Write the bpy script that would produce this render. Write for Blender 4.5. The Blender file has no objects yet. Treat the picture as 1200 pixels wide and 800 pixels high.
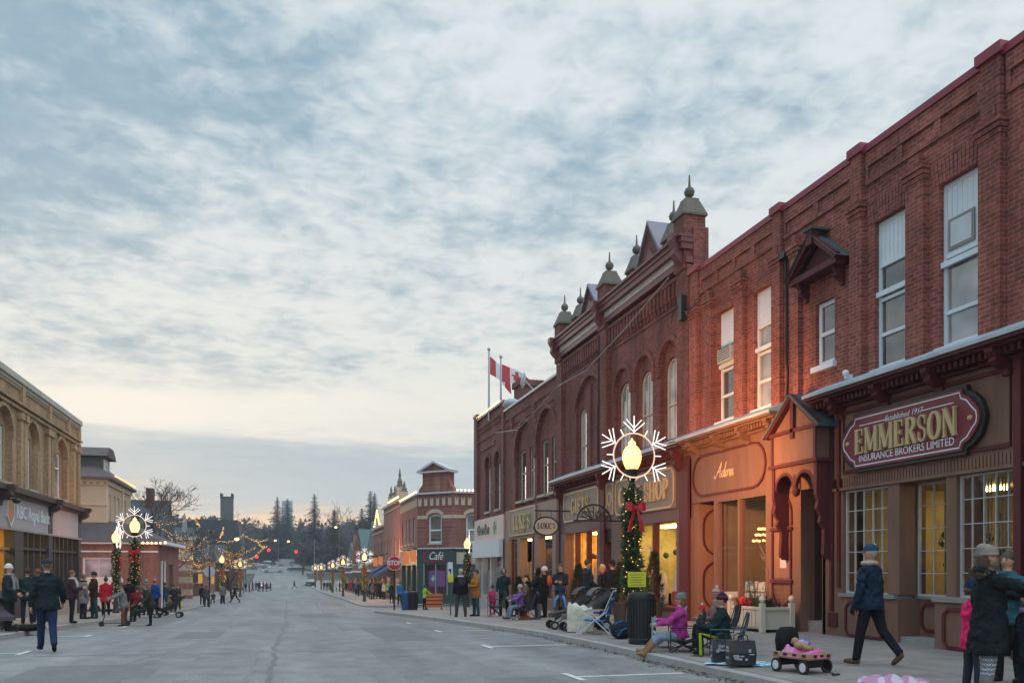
import bpy, bmesh, math, random
import numpy as np
from mathutils import Vector, Matrix
R=math.radians
sc=bpy.context.scene
COL=sc.collection
rnd=random.Random(7)
TH=math.atan(271/1000); S_,C_=math.sin(TH),math.cos(TH); EYE=1.6
# ---------------------------------------------------------------- terrain profile along the street (+Y)
PR=[(-60,0),(0,0),(10,0),(20,-.06),(30,-.28),(40,-.58),(50,-.93),(60,-1.2),(70,-1.38),(85,-1.5),(100,-1.7),(140,-2.15),(178,-2.3),(205,-1.0),(235,1.0),(300,3.6),(400,7),(600,12),(1500,14)]
def g(Y):
    if Y<=PR[0][0]: return PR[0][1]
    for (a,b),(c,d) in zip(PR,PR[1:]):
        if Y<=c: return b+(d-b)*(Y-a)/(c-a)
    return PR[-1][1]
def interp(tab,x):
    if x<=tab[0][0]: return tab[0][1]
    for (a,b),(c,d) in zip(tab,tab[1:]):
        if x<=c: return b+(d-b)*(x-a)/(c-a)
    return tab[-1][1]
KR=[(-60,6.25),(16,6.25),(21,6.05),(25,5.75),(30,5.45),(40,5.1),(46,4.9),(48.5,5.1),(50,5.7),(51.2,6.8),(52,8.2),(52.4,9.6)]
KL=[(-60,6.5),(25,6.5),(33,6.35),(38,5.9),(44,5.2),(47.5,5.2),(49,5.7),(50.2,6.6),(51,7.8),(51.5,9.4)]
KR2=[(61.9,9.8),(62.3,8.2),(63,7.0),(64,6.3),(66,6.0),(80,6.0),(200,6.2)]
KL2=[(56.0,9.8),(56.4,8.2),(57,7.0),(58,6.3),(60,6.0),(80,5.9),(175,6.0)]
XR,XL=11.5,-9.8
def onwalk(X,Y):
    if X>0:
        if Y<52.4: return X>interp(KR,Y)
        return 61.9<Y<200 and X>interp(KR2,Y)
    if Y<51.5: return -X>interp(KL,Y)
    return 56<Y<175 and -X>interp(KL2,Y)
def surf(X,Y):
    z=g(Y)
    if onwalk(X,Y): z+=.135+.016*max(0,min(5.5,abs(X)-6))
    else: z+=.004
    return z
def at(px,zc):
    t=(px-600)/1000
    return zc*(S_+t*C_), zc*(C_-t*S_)
def onplaneY(px,X=XR):
    t=(px-600)/1000; zc=X/(S_+t*C_); return zc*(C_-t*S_)
# ---------------------------------------------------------------- mesh builder
class MB:
    def __init__(s): s.v=[]; s.f=[]; s.m=[]; s.cur=0
    def add(s,vs,fs):
        o=len(s.v); s.v+= [tuple(p) for p in vs]; s.f+=[tuple(i+o for i in f) for f in fs]; s.m+=[s.cur]*len(fs); return s
    def box(s,x0,x1,y0,y1,z0,z1,F=None):
        vs=[(x,y,z) for x in (x0,x1) for y in (y0,y1) for z in (z0,z1)]
        if F: vs=[F(*p) for p in vs]
        return s.add(vs,[(0,1,3,2),(4,6,7,5),(0,4,5,1),(2,3,7,6),(0,2,6,4),(1,5,7,3)])
    # facade box: u along, v up, w out
    def fb(s,F,u0,u1,v0,v1,w0,w1):
        vs=[F(u,v,w) for u in (u0,u1) for v in (v0,v1) for w in (w0,w1)]
        return s.add(vs,[(0,1,3,2),(4,6,7,5),(0,4,5,1),(2,3,7,6),(0,2,6,4),(1,5,7,3)])
    def obox(s,c,sz,M=None):
        hx,hy,hz=[a/2 for a in sz]; c=Vector(c)
        vs=[]
        for x in (-hx,hx):
            for y in (-hy,hy):
                for z in (-hz,hz):
                    p=Vector((x,y,z)); p=(M@p if M else p)+c; vs.append(tuple(p))
        return s.add(vs,[(0,1,3,2),(4,6,7,5),(0,4,5,1),(2,3,7,6),(0,2,6,4),(1,5,7,3)])
    def prism(s,F,poly,w0,w1,caps=(1,1)):
        n=len(poly); vs=[F(u,v,w0) for u,v in poly]+[F(u,v,w1) for u,v in poly]
        fs=[(i,(i+1)%n,n+(i+1)%n,n+i) for i in range(n)]
        if caps[0]: fs.append(tuple(range(n-1,-1,-1)))
        if caps[1]: fs.append(tuple(range(n,2*n)))
        return s.add(vs,fs)
    def ribbon(s,F,pts,wd,w0,w1,closed=False):
        """flat band following 2-D points, width wd (number or list), extruded w0..w1"""
        n=len(pts); L=[];Rr=[]
        for i,(x,y) in enumerate(pts):
            if closed: a=pts[i-1]; b=pts[(i+1)%n]
            else: a=pts[max(0,i-1)]; b=pts[min(n-1,i+1)]
            dx,dy=b[0]-a[0],b[1]-a[1]; d=math.hypot(dx,dy) or 1
            w=(wd[i] if isinstance(wd,(list,tuple)) else wd)/2
            L.append((x-dy/d*w,y+dx/d*w)); Rr.append((x+dy/d*w,y-dx/d*w))
        vs=[F(u,v,w) for w in (w0,w1) for ring in (L,Rr) for u,v in ring]
        fs=[]
        for i in range(n if closed else n-1):
            j=(i+1)%n
            fs+=[(i,j,n+j,n+i),(2*n+i,3*n+i,3*n+j,2*n+j),(i,2*n+i,2*n+j,j),(n+i,n+j,3*n+j,3*n+i)]
        if not closed:
            fs+=[(0,n,3*n,2*n),(n-1,3*n-1,4*n-1,2*n-1)]
        return s.add(vs,fs)
    def tube(s,pts,rad,n=8,closed=False,cap=True,sx=1.0):
        pts=[Vector(p) for p in pts]; m=len(pts)
        if not isinstance(rad,(list,tuple)): rad=[rad]*m
        ref=None; vs=[]
        for i,p in enumerate(pts):
            if closed: d=pts[(i+1)%m]-pts[i-1]
            else: d=pts[min(m-1,i+1)]-pts[max(0,i-1)]
            if d.length<1e-9: d=Vector((0,0,1))
            d.normalize()
            if ref is None:
                ref=Vector((0,0,1)) if abs(d.z)<.9 else Vector((0,1,0))
            a=d.cross(ref)
            if a.length<1e-6: a=d.orthogonal()
            a.normalize(); b=a.cross(d); ref=b.copy()
            for k in range(n):
                t=2*math.pi*k/n
                vs.append(tuple(p+a*(math.cos(t)*rad[i]*sx)+b*(math.sin(t)*rad[i])))
        fs=[]
        for i in range(m if closed else m-1):
            j=(i+1)%m
            for k in range(n):
                l=(k+1)%n; fs.append((i*n+k,i*n+l,j*n+l,j*n+k))
        if cap and not closed:
            fs.append(tuple(range(n-1,-1,-1))); fs.append(tuple(range((m-1)*n,m*n)))
        return s.add(vs,fs)
    def loft(s,rings,cap=True):
        """rings: list of lists of points, same count"""
        n=len(rings[0]); vs=[p for r in rings for p in r]; fs=[]
        for i in range(len(rings)-1):
            for k in range(n):
                l=(k+1)%n; fs.append((i*n+k,i*n+l,(i+1)*n+l,(i+1)*n+k))
        if cap:
            fs.append(tuple(range(n-1,-1,-1))); m=len(rings); fs.append(tuple(range((m-1)*n,m*n)))
        return s.add(vs,fs)
    def lathe(s,prof,c=(0,0,0),n=16,sq=False):
        rings=[]
        for r,z in prof:
            r=max(r,.0005)
            if sq:
                q=r; rings.append([(c[0]+x*q,c[1]+y*q,c[2]+z) for x,y in((-1,-1),(1,-1),(1,1),(-1,1))])
            else: rings.append([(c[0]+r*math.cos(2*math.pi*k/n),c[1]+r*math.sin(2*math.pi*k/n),c[2]+z) for k in range(n)])
        return s.loft(rings)
    def ell(s,c,r,nu=12,nv=8,M=None,t0=0.0,t1=1.0):
        c=Vector(c); rings=[]
        if not isinstance(r,(tuple,list)): r=(r,r,r)
        for i in range(nv+1):
            ph=math.pi*(t0+(t1-t0)*i/nv); ring=[]
            for k in range(nu):
                th=2*math.pi*k/nu
                p=Vector((r[0]*max(math.sin(ph),.002)*math.cos(th),r[1]*max(math.sin(ph),.002)*math.sin(th),r[2]*math.cos(ph)))
                if M: p=M@p
                ring.append(tuple(p+c))
            rings.append(ring)
        return s.loft(rings)
    def quad(s,a,b,c,d): return s.add([a,b,c,d],[(0,1,2,3)])
    def wall(s,F,u0,u1,v0,v1,holes,w0,w1):
        """wall slab with openings (a,b,c,d,rise): rise>0 = arched head reaching d"""
        us=sorted({u0,u1,*[h[0] for h in holes],*[h[1] for h in holes]}); us=[u for u in us if u0<=u<=u1]
        vs=sorted({v0,v1,*[h[2] for h in holes],*[h[3] for h in holes]}); vs=[v for v in vs if v0<=v<=v1]
        def hole(i,j):
            if i<0 or j<0 or i>=len(us)-1 or j>=len(vs)-1: return True
            u=(us[i]+us[i+1])/2; v=(vs[j]+vs[j+1])/2
            return any(h[0]<u<h[1] and h[2]<v<h[3] for h in holes)
        for i in range(len(us)-1):
            for j in range(len(vs)-1):
                if hole(i,j): continue
                a,b,c,d=us[i],us[i+1],vs[j],vs[j+1]
                s.add([F(a,c,w1),F(b,c,w1),F(b,d,w1),F(a,d,w1)],[(0,1,2,3)])
                s.add([F(a,c,w0),F(b,c,w0),F(b,d,w0),F(a,d,w0)],[(0,3,2,1)])
                if hole(i-1,j): s.add([F(a,c,w0),F(a,c,w1),F(a,d,w1),F(a,d,w0)],[(0,1,2,3)])
                if hole(i+1,j): s.add([F(b,c,w0),F(b,c,w1),F(b,d,w1),F(b,d,w0)],[(3,2,1,0)])
                if hole(i,j-1): s.add([F(a,c,w0),F(b,c,w0),F(b,c,w1),F(a,c,w1)],[(0,1,2,3)])
                if hole(i,j+1): s.add([F(a,d,w0),F(b,d,w0),F(b,d,w1),F(a,d,w1)],[(3,2,1,0)])
        for h in holes:
            if len(h)>4 and h[4]>0:
                a,b,c,d,r=h; arc=archpts(a,b,d,r); m=len(arc)//2
                s.prism(F,[(a,d)]+arc[:m+1],w0,w1)
                s.prism(F,[(b,d)]+arc[m:][::-1],w0,w1)
        return s
    def mark(s):
        s.marks=getattr(s,'marks',[]); s.marks.append((len(s.v),len(s.f)))
    def build_each(s,name,mat,parent=None,**k):
        a=(0,0); out=[]
        for b in getattr(s,'marks',[]):
            if b[1]>a[1]:
                q=MB(); q.v=s.v[a[0]:b[0]]; q.f=[tuple(i-a[0] for i in f) for f in s.f[a[1]:b[1]]]; q.m=s.m[a[1]:b[1]]; out.append(q.build(name,mat,parent,**k))
            a=b
        return out
    def build(s,name,mat,parent=None,smooth=False,angle=40):
        me=bpy.data.meshes.new(name)
        o=bpy.data.objects.new(name,me)
        vs=s.v
        if parent is not None:
            rt=parent
            while rt.parent is not None: rt=rt.parent
            L=rt.location; vs=[(x-L.x,y-L.y,z-L.z) for x,y,z in vs]
        me.from_pydata(vs,[],s.f)
        mats=mat if isinstance(mat,(list,tuple)) else [mat]
        for m in mats: me.materials.append(m)
        if len(mats)>1: me.polygons.foreach_set('material_index',s.m)
        if smooth:
            me.polygons.foreach_set('use_smooth',[True]*len(me.polygons))
            if angle<180: me.set_sharp_from_angle(angle=R(angle))
        me.update()
        COL.objects.link(o)
        if parent is not None: o.parent=parent
        return o
def archpts(a,b,d,r,n=12):
    """points of an arched head from (a,spring) to (b,spring), crown at d, rise r"""
    h=(b-a)/2; m=(a+b)/2
    if r>=h*.98:
        return [(m-h*math.cos(math.pi*i/n), d-r+r*math.sin(math.pi*i/n)) for i in range(n+1)]
    rad=(h*h+r*r)/(2*r); cy=d-rad; a0=math.asin(h/rad)
    return [(m+rad*math.sin(-a0+2*a0*i/n), cy+rad*math.cos(-a0+2*a0*i/n)) for i in range(n+1)]
def frame(ox,oy,dx,dy,nx,ny):
    return lambda u,v,w:(ox+u*dx+w*nx, oy+u*dy+w*ny, v)
FR=frame(XR,0,0,1,-1,0)       # right-hand facades: u=Y
FL=frame(XL,0,0,1,1,0)        # left-hand facades
def tag(o,label=None,cat=None,group=None,kind=None):
    if label: o['label']=label
    if cat: o['category']=cat
    if group: o['group']=group
    if kind: o['kind']=kind
    return o
def empty(name,loc,label=None,cat=None,group=None,rz=0):
    o=bpy.data.objects.new(name,None); o.location=loc; o.rotation_euler=(0,0,rz); o.empty_display_size=.2
    COL.objects.link(o); return tag(o,label,cat,group)
def copy_tree(o,parent=None):
    c=o.copy(); COL.objects.link(c)
    if parent is not None: c.parent=parent
    for ch in list(o.children): copy_tree(ch,c)
    return c
# ---------------------------------------------------------------- materials
MATS={}
def newmat(name):
    m=bpy.data.materials.new(name); m.use_nodes=True; nt=m.node_tree; nt.nodes.clear()
    out=nt.nodes.new('ShaderNodeOutputMaterial'); return m,nt,out
def N(nt,t,**k):
    n=nt.nodes.new(t)
    for a,b in k.items():
        if a in n.inputs: n.inputs[a].default_value=b
        else: setattr(n,a,b)
    return n
def L_(nt,a,b): nt.links.new(a,b)
def srgb(r,g_,b):
    f=lambda c:(c/255/12.92 if c/255<=.04045 else ((c/255+.055)/1.055)**2.4)
    return (f(r),f(g_),f(b))
def pm(name,col,rough=.7,var=.18,scale=3.0,bump=0.0,bscale=40.0,metal=0.0,spec=.4,fine=.08,coat=0,streak=0):
    """principled with large and small procedural colour variation"""
    if name in MATS: return MATS[name]
    m,nt,out=newmat(name)
    p=N(nt,'ShaderNodeBsdfPrincipled'); p.inputs['Roughness'].default_value=rough; p.inputs['Metallic'].default_value=metal
    p.inputs['Specular IOR Level'].default_value=spec
    if coat: p.inputs['Coat Weight'].default_value=coat
    tc=N(nt,'ShaderNodeTexCoord')
    n1=N(nt,'ShaderNodeTexNoise'); n1.inputs['Scale'].default_value=scale; n1.inputs['Detail'].default_value=5; n1.inputs['Roughness'].default_value=.65
    n2=N(nt,'ShaderNodeTexNoise'); n2.inputs['Scale'].default_value=bscale; n2.inputs['Detail'].default_value=3
    if streak:
        mp=N(nt,'ShaderNodeMapping'); mp.inputs['Scale'].default_value=(1,1,streak); L_(nt,tc.outputs['Object'],mp.inputs[0]); L_(nt,mp.outputs[0],n1.inputs['Vector'])
    else: L_(nt,tc.outputs['Object'],n1.inputs['Vector'])
    L_(nt,tc.outputs['Object'],n2.inputs['Vector'])
    mx=N(nt,'ShaderNodeMath',operation='MULTIPLY_ADD'); L_(nt,n1.outputs['Fac'],mx.inputs[0]); mx.inputs[1].default_value=var*2.6; mx.inputs[2].default_value=1-var*1.3
    mz=N(nt,'ShaderNodeMath',operation='MULTIPLY_ADD'); L_(nt,n2.outputs['Fac'],mz.inputs[0]); mz.inputs[1].default_value=fine*2; mz.inputs[2].default_value=1-fine
    mm=N(nt,'ShaderNodeMath',operation='MULTIPLY'); L_(nt,mx.outputs[0],mm.inputs[0]); L_(nt,mz.outputs[0],mm.inputs[1])
    vm=N(nt,'ShaderNodeVectorMath',operation='SCALE'); vm.inputs[0].default_value=col; L_(nt,mm.outputs[0],vm.inputs['Scale'])
    L_(nt,vm.outputs[0],p.inputs['Base Color'])
    if bump:
        b=N(nt,'ShaderNodeBump'); b.inputs['Strength'].default_value=bump; b.inputs['Distance'].default_value=.02
        L_(nt,n2.outputs['Fac'],b.inputs['Height']); L_(nt,b.outputs[0],p.inputs['Normal'])
    L_(nt,p.outputs[0],out.inputs['Surface']); MATS[name]=m; return m
def em(name,col,strength):
    if name in MATS: return MATS[name]
    m,nt,out=newmat(name); e=N(nt,'ShaderNodeEmission'); e.inputs['Color'].default_value=(*col,1); e.inputs['Strength'].default_value=strength
    L_(nt,e.outputs[0],out.inputs['Surface']); MATS[name]=m; return m
def brick(name,c1,c2,mortar,bw=.22,bh=.078,ms=.010,bump=.35,stain=.35):
    if name in MATS: return MATS[name]
    m,nt,out=newmat(name); p=N(nt,'ShaderNodeBsdfPrincipled'); p.inputs['Roughness'].default_value=.88; p.inputs['Specular IOR Level'].default_value=.25
    tc=N(nt,'ShaderNodeTexCoord'); sx=N(nt,'ShaderNodeSeparateXYZ'); L_(nt,tc.outputs['Object'],sx.inputs[0])
    ad=N(nt,'ShaderNodeMath',operation='ADD'); L_(nt,sx.outputs[0],ad.inputs[0]); L_(nt,sx.outputs[1],ad.inputs[1])
    cb=N(nt,'ShaderNodeCombineXYZ'); L_(nt,ad.outputs[0],cb.inputs[0]); L_(nt,sx.outputs[2],cb.inputs[1])
    b=N(nt,'ShaderNodeTexBrick'); L_(nt,cb.outputs[0],b.inputs['Vector'])
    for k,v in {'Scale':1.0,'Mortar Size':ms,'Mortar Smooth':.3,'Bias':0.0,'Brick Width':bw,'Row Height':bh}.items(): b.inputs[k].default_value=v
    b.inputs['Color1'].default_value=(*c1,1); b.inputs['Color2'].default_value=(*c2,1); b.inputs['Mortar'].default_value=(*mortar,1)
    n=N(nt,'ShaderNodeTexNoise'); n.inputs['Scale'].default_value=.55; n.inputs['Detail'].default_value=6; n.inputs['Roughness'].default_value=.7; L_(nt,tc.outputs['Object'],n.inputs['Vector'])
    n3=N(nt,'ShaderNodeTexNoise'); n3.inputs['Scale'].default_value=9; n3.inputs['Detail'].default_value=3; L_(nt,cb.outputs[0],n3.inputs['Vector'])
    r=N(nt,'ShaderNodeMapRange'); r.inputs[1].default_value=.3; r.inputs[2].default_value=.7; r.inputs[3].default_value=1-stain; r.inputs[4].default_value=1+stain*.6; L_(nt,n.outputs['Fac'],r.inputs[0])
    r2=N(nt,'ShaderNodeMapRange'); r2.inputs[1].default_value=.3; r2.inputs[2].default_value=.7; r2.inputs[3].default_value=.75; r2.inputs[4].default_value=1.25; L_(nt,n3.outputs['Fac'],r2.inputs[0])
    mq=N(nt,'ShaderNodeMapping'); mq.inputs['Scale'].default_value=(2.2,2.2,.16); L_(nt,tc.outputs['Object'],mq.inputs[0]); n5=N(nt,'ShaderNodeTexNoise'); n5.inputs['Scale'].default_value=1.0; n5.inputs['Detail'].default_value=6; n5.inputs['Roughness'].default_value=.65; L_(nt,mq.outputs[0],n5.inputs[0])
    r5=N(nt,'ShaderNodeMapRange'); r5.inputs[1].default_value=.3; r5.inputs[2].default_value=.66; r5.inputs[3].default_value=.62; r5.inputs[4].default_value=1.12; L_(nt,n5.outputs['Fac'],r5.inputs[0])
    m5=N(nt,'ShaderNodeMath',operation='MULTIPLY'); L_(nt,r2.outputs[0],m5.inputs[0]); L_(nt,r5.outputs[0],m5.inputs[1])
    mu=N(nt,'ShaderNodeMath',operation='MULTIPLY'); L_(nt,r.outputs[0],mu.inputs[0]); L_(nt,m5.outputs[0],mu.inputs[1])
    vm=N(nt,'ShaderNodeVectorMath',operation='SCALE'); L_(nt,b.outputs['Color'],vm.inputs[0]); L_(nt,mu.outputs[0],vm.inputs['Scale'])
    L_(nt,vm.outputs[0],p.inputs['Base Color'])
    if bump:
        bp=N(nt,'ShaderNodeBump'); bp.inputs['Strength'].default_value=bump; bp.inputs['Distance'].default_value=.012; bp.invert=True
        L_(nt,b.outputs['Fac'],bp.inputs['Height']); L_(nt,bp.outputs[0],p.inputs['Normal'])
    L_(nt,p.outputs[0],out.inputs['Surface']); MATS[name]=m; return m
def glassmat(name,tint=(.9,.93,.95),refl=.035):
    m,nt,out=newmat(name); t=N(nt,'ShaderNodeBsdfTransparent'); t.inputs[0].default_value=(*tint,1)
    gl=N(nt,'ShaderNodeBsdfGlossy'); gl.inputs['Roughness'].default_value=.02
    lf=N(nt,'ShaderNodeLayerWeight'); lf.inputs['Blend'].default_value=.5; lw=N(nt,'ShaderNodeMath',operation='POWER'); L_(nt,lf.outputs['Facing'],lw.inputs[0]); lw.inputs[1].default_value=4.0
    lw2=N(nt,'ShaderNodeMath',operation='MULTIPLY'); L_(nt,lw.outputs[0],lw2.inputs[0]); lw2.inputs[1].default_value=.7; lw=lw2
    ad=N(nt,'ShaderNodeMath',operation='ADD'); L_(nt,lw.outputs[0],ad.inputs[0]); ad.inputs[1].default_value=refl
    tc=N(nt,'ShaderNodeTexCoord'); nz=N(nt,'ShaderNodeTexNoise'); nz.inputs['Scale'].default_value=1.4; L_(nt,tc.outputs['Object'],nz.inputs['Vector'])
    bp=N(nt,'ShaderNodeBump'); bp.inputs['Strength'].default_value=.05; L_(nt,nz.outputs['Fac'],bp.inputs['Height']); L_(nt,bp.outputs[0],gl.inputs['Normal'])
    mx=N(nt,'ShaderNodeMixShader'); L_(nt,ad.outputs[0],mx.inputs[0]); L_(nt,t.outputs[0],mx.inputs[1]); L_(nt,gl.outputs[0],mx.inputs[2])
    L_(nt,mx.outputs[0],out.inputs['Surface']); MATS[name]=m; return m
def darkglass(name,base=(.02,.025,.03)):
    m,nt,out=newmat(name); p=N(nt,'ShaderNodeBsdfPrincipled'); p.inputs['Roughness'].default_value=.04; p.inputs['IOR'].default_value=1.9; p.inputs['Specular IOR Level'].default_value=.8
    tc=N(nt,'ShaderNodeTexCoord'); nz=N(nt,'ShaderNodeTexNoise'); nz.inputs['Scale'].default_value=.9; L_(nt,tc.outputs['Object'],nz.inputs['Vector'])
    cr=N(nt,'ShaderNodeMapRange'); cr.inputs[1].default_value=.35; cr.inputs[2].default_value=.7; cr.inputs[3].default_value=.5; cr.inputs[4].default_value=2.2; L_(nt,nz.outputs['Fac'],cr.inputs[0])
    vm=N(nt,'ShaderNodeVectorMath',operation='SCALE'); vm.inputs[0].default_value=base; L_(nt,cr.outputs[0],vm.inputs['Scale']); L_(nt,vm.outputs[0],p.inputs['Base Color'])
    bp=N(nt,'ShaderNodeBump'); bp.inputs['Strength'].default_value=.06; L_(nt,nz.outputs['Fac'],bp.inputs['Height']); L_(nt,bp.outputs[0],p.inputs['Normal'])
    L_(nt,p.outputs[0],out.inputs['Surface']); MATS[name]=m; return m
def asphalt():
    m,nt,out=newmat('asphalt'); p=N(nt,'ShaderNodeBsdfPrincipled'); p.inputs['Roughness'].default_value=.85; p.inputs['Specular IOR Level'].default_value=.3
    tc=N(nt,'ShaderNodeTexCoord'); mp=N(nt,'ShaderNodeMapping'); mp.inputs['Scale'].default_value=(1,.18,1); L_(nt,tc.outputs['Object'],mp.inputs[0])
    n1=N(nt,'ShaderNodeTexNoise'); n1.inputs['Scale'].default_value=.55; n1.inputs['Detail'].default_value=7; n1.inputs['Roughness'].default_value=.62; L_(nt,mp.outputs[0],n1.inputs[0])
    n2=N(nt,'ShaderNodeTexNoise'); n2.inputs['Scale'].default_value=38; n2.inputs['Detail'].default_value=4; n2.inputs['Roughness'].default_value=.7; L_(nt,tc.outputs['Object'],n2.inputs[0])
    n4=N(nt,'ShaderNodeTexNoise'); n4.inputs['Scale'].default_value=1.7; n4.inputs['Detail'].default_value=6; L_(nt,tc.outputs['Object'],n4.inputs[0])
    vo=N(nt,'ShaderNodeTexVoronoi',feature='DISTANCE_TO_EDGE'); vo.inputs['Scale'].default_value=.16
    dn=N(nt,'ShaderNodeMixRGB',blend_type='ADD'); dn.inputs[0].default_value=.35; L_(nt,tc.outputs['Object'],dn.inputs[1]); L_(nt,n4.outputs['Color'],dn.inputs[2]); L_(nt,dn.outputs[0],vo.inputs['Vector'])
    cr=N(nt,'ShaderNodeMapRange'); cr.inputs[1].default_value=.0; cr.inputs[2].default_value=.005; cr.inputs[3].default_value=.80; cr.inputs[4].default_value=1.0; L_(nt,vo.outputs['Distance'],cr.inputs[0])
    r1=N(nt,'ShaderNodeMapRange'); r1.inputs[1].default_value=.32; r1.inputs[2].default_value=.68; r1.inputs[3].default_value=.74; r1.inputs[4].default_value=1.20; L_(nt,n1.outputs['Fac'],r1.inputs[0])
    r2=N(nt,'ShaderNodeMapRange'); r2.inputs[1].default_value=.25; r2.inputs[2].default_value=.75; r2.inputs[3].default_value=.62; r2.inputs[4].default_value=1.38; L_(nt,n2.outputs['Fac'],r2.inputs[0])
    r4=N(nt,'ShaderNodeMapRange'); r4.inputs[1].default_value=.3; r4.inputs[2].default_value=.7; r4.inputs[3].default_value=.82; r4.inputs[4].default_value=1.14; L_(nt,n4.outputs['Fac'],r4.inputs[0])
    a=N(nt,'ShaderNodeMath',operation='MULTIPLY'); L_(nt,r1.outputs[0],a.inputs[0]); L_(nt,r2.outputs[0],a.inputs[1])
    b=N(nt,'ShaderNodeMath',operation='MULTIPLY'); L_(nt,a.outputs[0],b.inputs[0]); L_(nt,cr.outputs[0],b.inputs[1])
    c=N(nt,'ShaderNodeMath',operation='MULTIPLY'); L_(nt,b.outputs[0],c.inputs[0]); L_(nt,r4.outputs[0],c.inputs[1])
    vm=N(nt,'ShaderNodeVectorMath',operation='SCALE'); vm.inputs[0].default_value=(.178,.175,.174); L_(nt,c.outputs[0],vm.inputs['Scale']); L_(nt,vm.outputs[0],p.inputs['Base Color'])
    bp=N(nt,'ShaderNodeBump'); bp.inputs['Strength'].default_value=.25; bp.inputs['Distance'].default_value=.01; L_(nt,n2.outputs['Fac'],bp.inputs['Height']); L_(nt,bp.outputs[0],p.inputs['Normal'])
    L_(nt,p.outputs[0],out.inputs['Surface']); MATS['asphalt']=m; return m
def paving():
    m,nt,out=newmat('sidewalk_concrete'); p=N(nt,'ShaderNodeBsdfPrincipled'); p.inputs['Roughness'].default_value=.85
    tc=N(nt,'ShaderNodeTexCoord'); b=N(nt,'ShaderNodeTexBrick'); b.offset=0; L_(nt,tc.outputs['Object'],b.inputs['Vector'])
    for k,v in {'Scale':1.0,'Mortar Size':.012,'Mortar Smooth':.2,'Brick Width':1.75,'Row Height':1.6}.items(): b.inputs[k].default_value=v
    b.inputs['Color1'].default_value=(.235,.20,.185,1); b.inputs['Color2'].default_value=(.205,.178,.168,1); b.inputs['Mortar'].default_value=(.10,.088,.08,1)
    n=N(nt,'ShaderNodeTexNoise'); n.inputs['Scale'].default_value=1.1; n.inputs['Detail'].default_value=7; n.inputs['Roughness'].default_value=.7; L_(nt,tc.outputs['Object'],n.inputs[0])
    n2=N(nt,'ShaderNodeTexNoise'); n2.inputs['Scale'].default_value=45; n2.inputs['Detail'].default_value=3; L_(nt,tc.outputs['Object'],n2.inputs[0])
    r=N(nt,'ShaderNodeMapRange'); r.inputs[1].default_value=.3; r.inputs[2].default_value=.7; r.inputs[3].default_value=.72; r.inputs[4].default_value=1.2; L_(nt,n.outputs['Fac'],r.inputs[0])
    r2=N(nt,'ShaderNodeMapRange'); r2.inputs[1].default_value=.3; r2.inputs[2].default_value=.7; r2.inputs[3].default_value=.88; r2.inputs[4].default_value=1.12; L_(nt,n2.outputs['Fac'],r2.inputs[0])
    a=N(nt,'ShaderNodeMath',operation='MULTIPLY'); L_(nt,r.outputs[0],a.inputs[0]); L_(nt,r2.outputs[0],a.inputs[1])
    vm=N(nt,'ShaderNodeVectorMath',operation='SCALE'); L_(nt,b.outputs['Color'],vm.inputs[0]); L_(nt,a.outputs[0],vm.inputs['Scale']); L_(nt,vm.outputs[0],p.inputs['Base Color'])
    L_(nt,p.outputs[0],out.inputs['Surface']); MATS['sidewalk_concrete']=m; return m
M_asph=asphalt(); M_pave=paving()
M_kerb=pm('kerb_concrete',(.26,.25,.24),.85,.3,2.5,.2,30)
M_line=pm('road_paint',(.50,.50,.50),.7,.45,6,0,60,fine=.35)
M_tar=pm('tar_seal',(.098,.096,.098),.7,.4,4)
M_earth=pm('bare_earth',(.055,.052,.038),.95,.4,.05,.2,2.0)
M_brickA=brick('brick_red',(.33,.085,.060),(.205,.054,.041),(.27,.16,.13))
M_brickB=brick('brick_maroon',(.225,.066,.052),(.150,.044,.038),(.19,.11,.09))
M_brickC=brick('brick_cafe',(.30,.105,.078),(.22,.075,.058),(.26,.17,.14),stain=.2)
M_brickD=brick('brick_pink',(.36,.15,.115),(.28,.11,.085),(.30,.2,.17),stain=.2)
M_brickK=brick('brick_brown',(.14,.06,.048),(.095,.042,.035),(.11,.07,.06))
M_cream=brick('brick_cream',(.44,.30,.175),(.37,.25,.145),(.35,.26,.17),bump=.2,stain=.22)
M_mar=pm('maroon_trim',(.090,.018,.020),.62,.4,4,.1,spec=.25,streak=.2)
M_red=pm('red_coping',(.23,.028,.045),.45,.25,1.2)
M_brown=pm('brown_storefront_paint',(.185,.098,.070),.68,.34,3.5,.15,30,spec=.25,streak=.16)
M_brown2=pm('tan_storefront_paint',(.24,.125,.085),.68,.3,3.5,.15,30,spec=.25,streak=.16)
M_dkbrown=pm('dark_brown_wood',(.055,.030,.025),.6,.25,2)
M_tanp=pm('taupe_sign_panel',(.20,.155,.125),.6,.12,1.5)
M_white=pm('white_paint',(.62,.66,.70),.6,.14,2.5,.05)
M_flash=pm('grey_metal_flashing',(.33,.38,.42),.5,.35,2.2,.1,8,spec=.5)
M_slate=pm('green_slate_roof',(.05,.085,.09),.7,.3,3,.3,20)
M_lead=pm('lead_cap',(.130,.118,.100),.85,.25,4,spec=.15)
M_black=pm('black_metal',(.015,.016,.017),.45,.2,4)
M_gold=pm('gold_lettering',(.47,.34,.175),.55,.12,6)
M_cobj=pm('cut_stone',(.40,.34,.27),.85,.2,2)
M_dg=darkglass('window_glass_dark',(.055,.052,.050)); M_dg2=darkglass('window_glass_pale',(.20,.20,.20))
M_glass=glassmat('shop_glass')
M_bulbw=em('warm_bulb',(1,.62,.18),7); M_bulbc=em('cool_white_bulb',(.95,.95,1),2.2)
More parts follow.
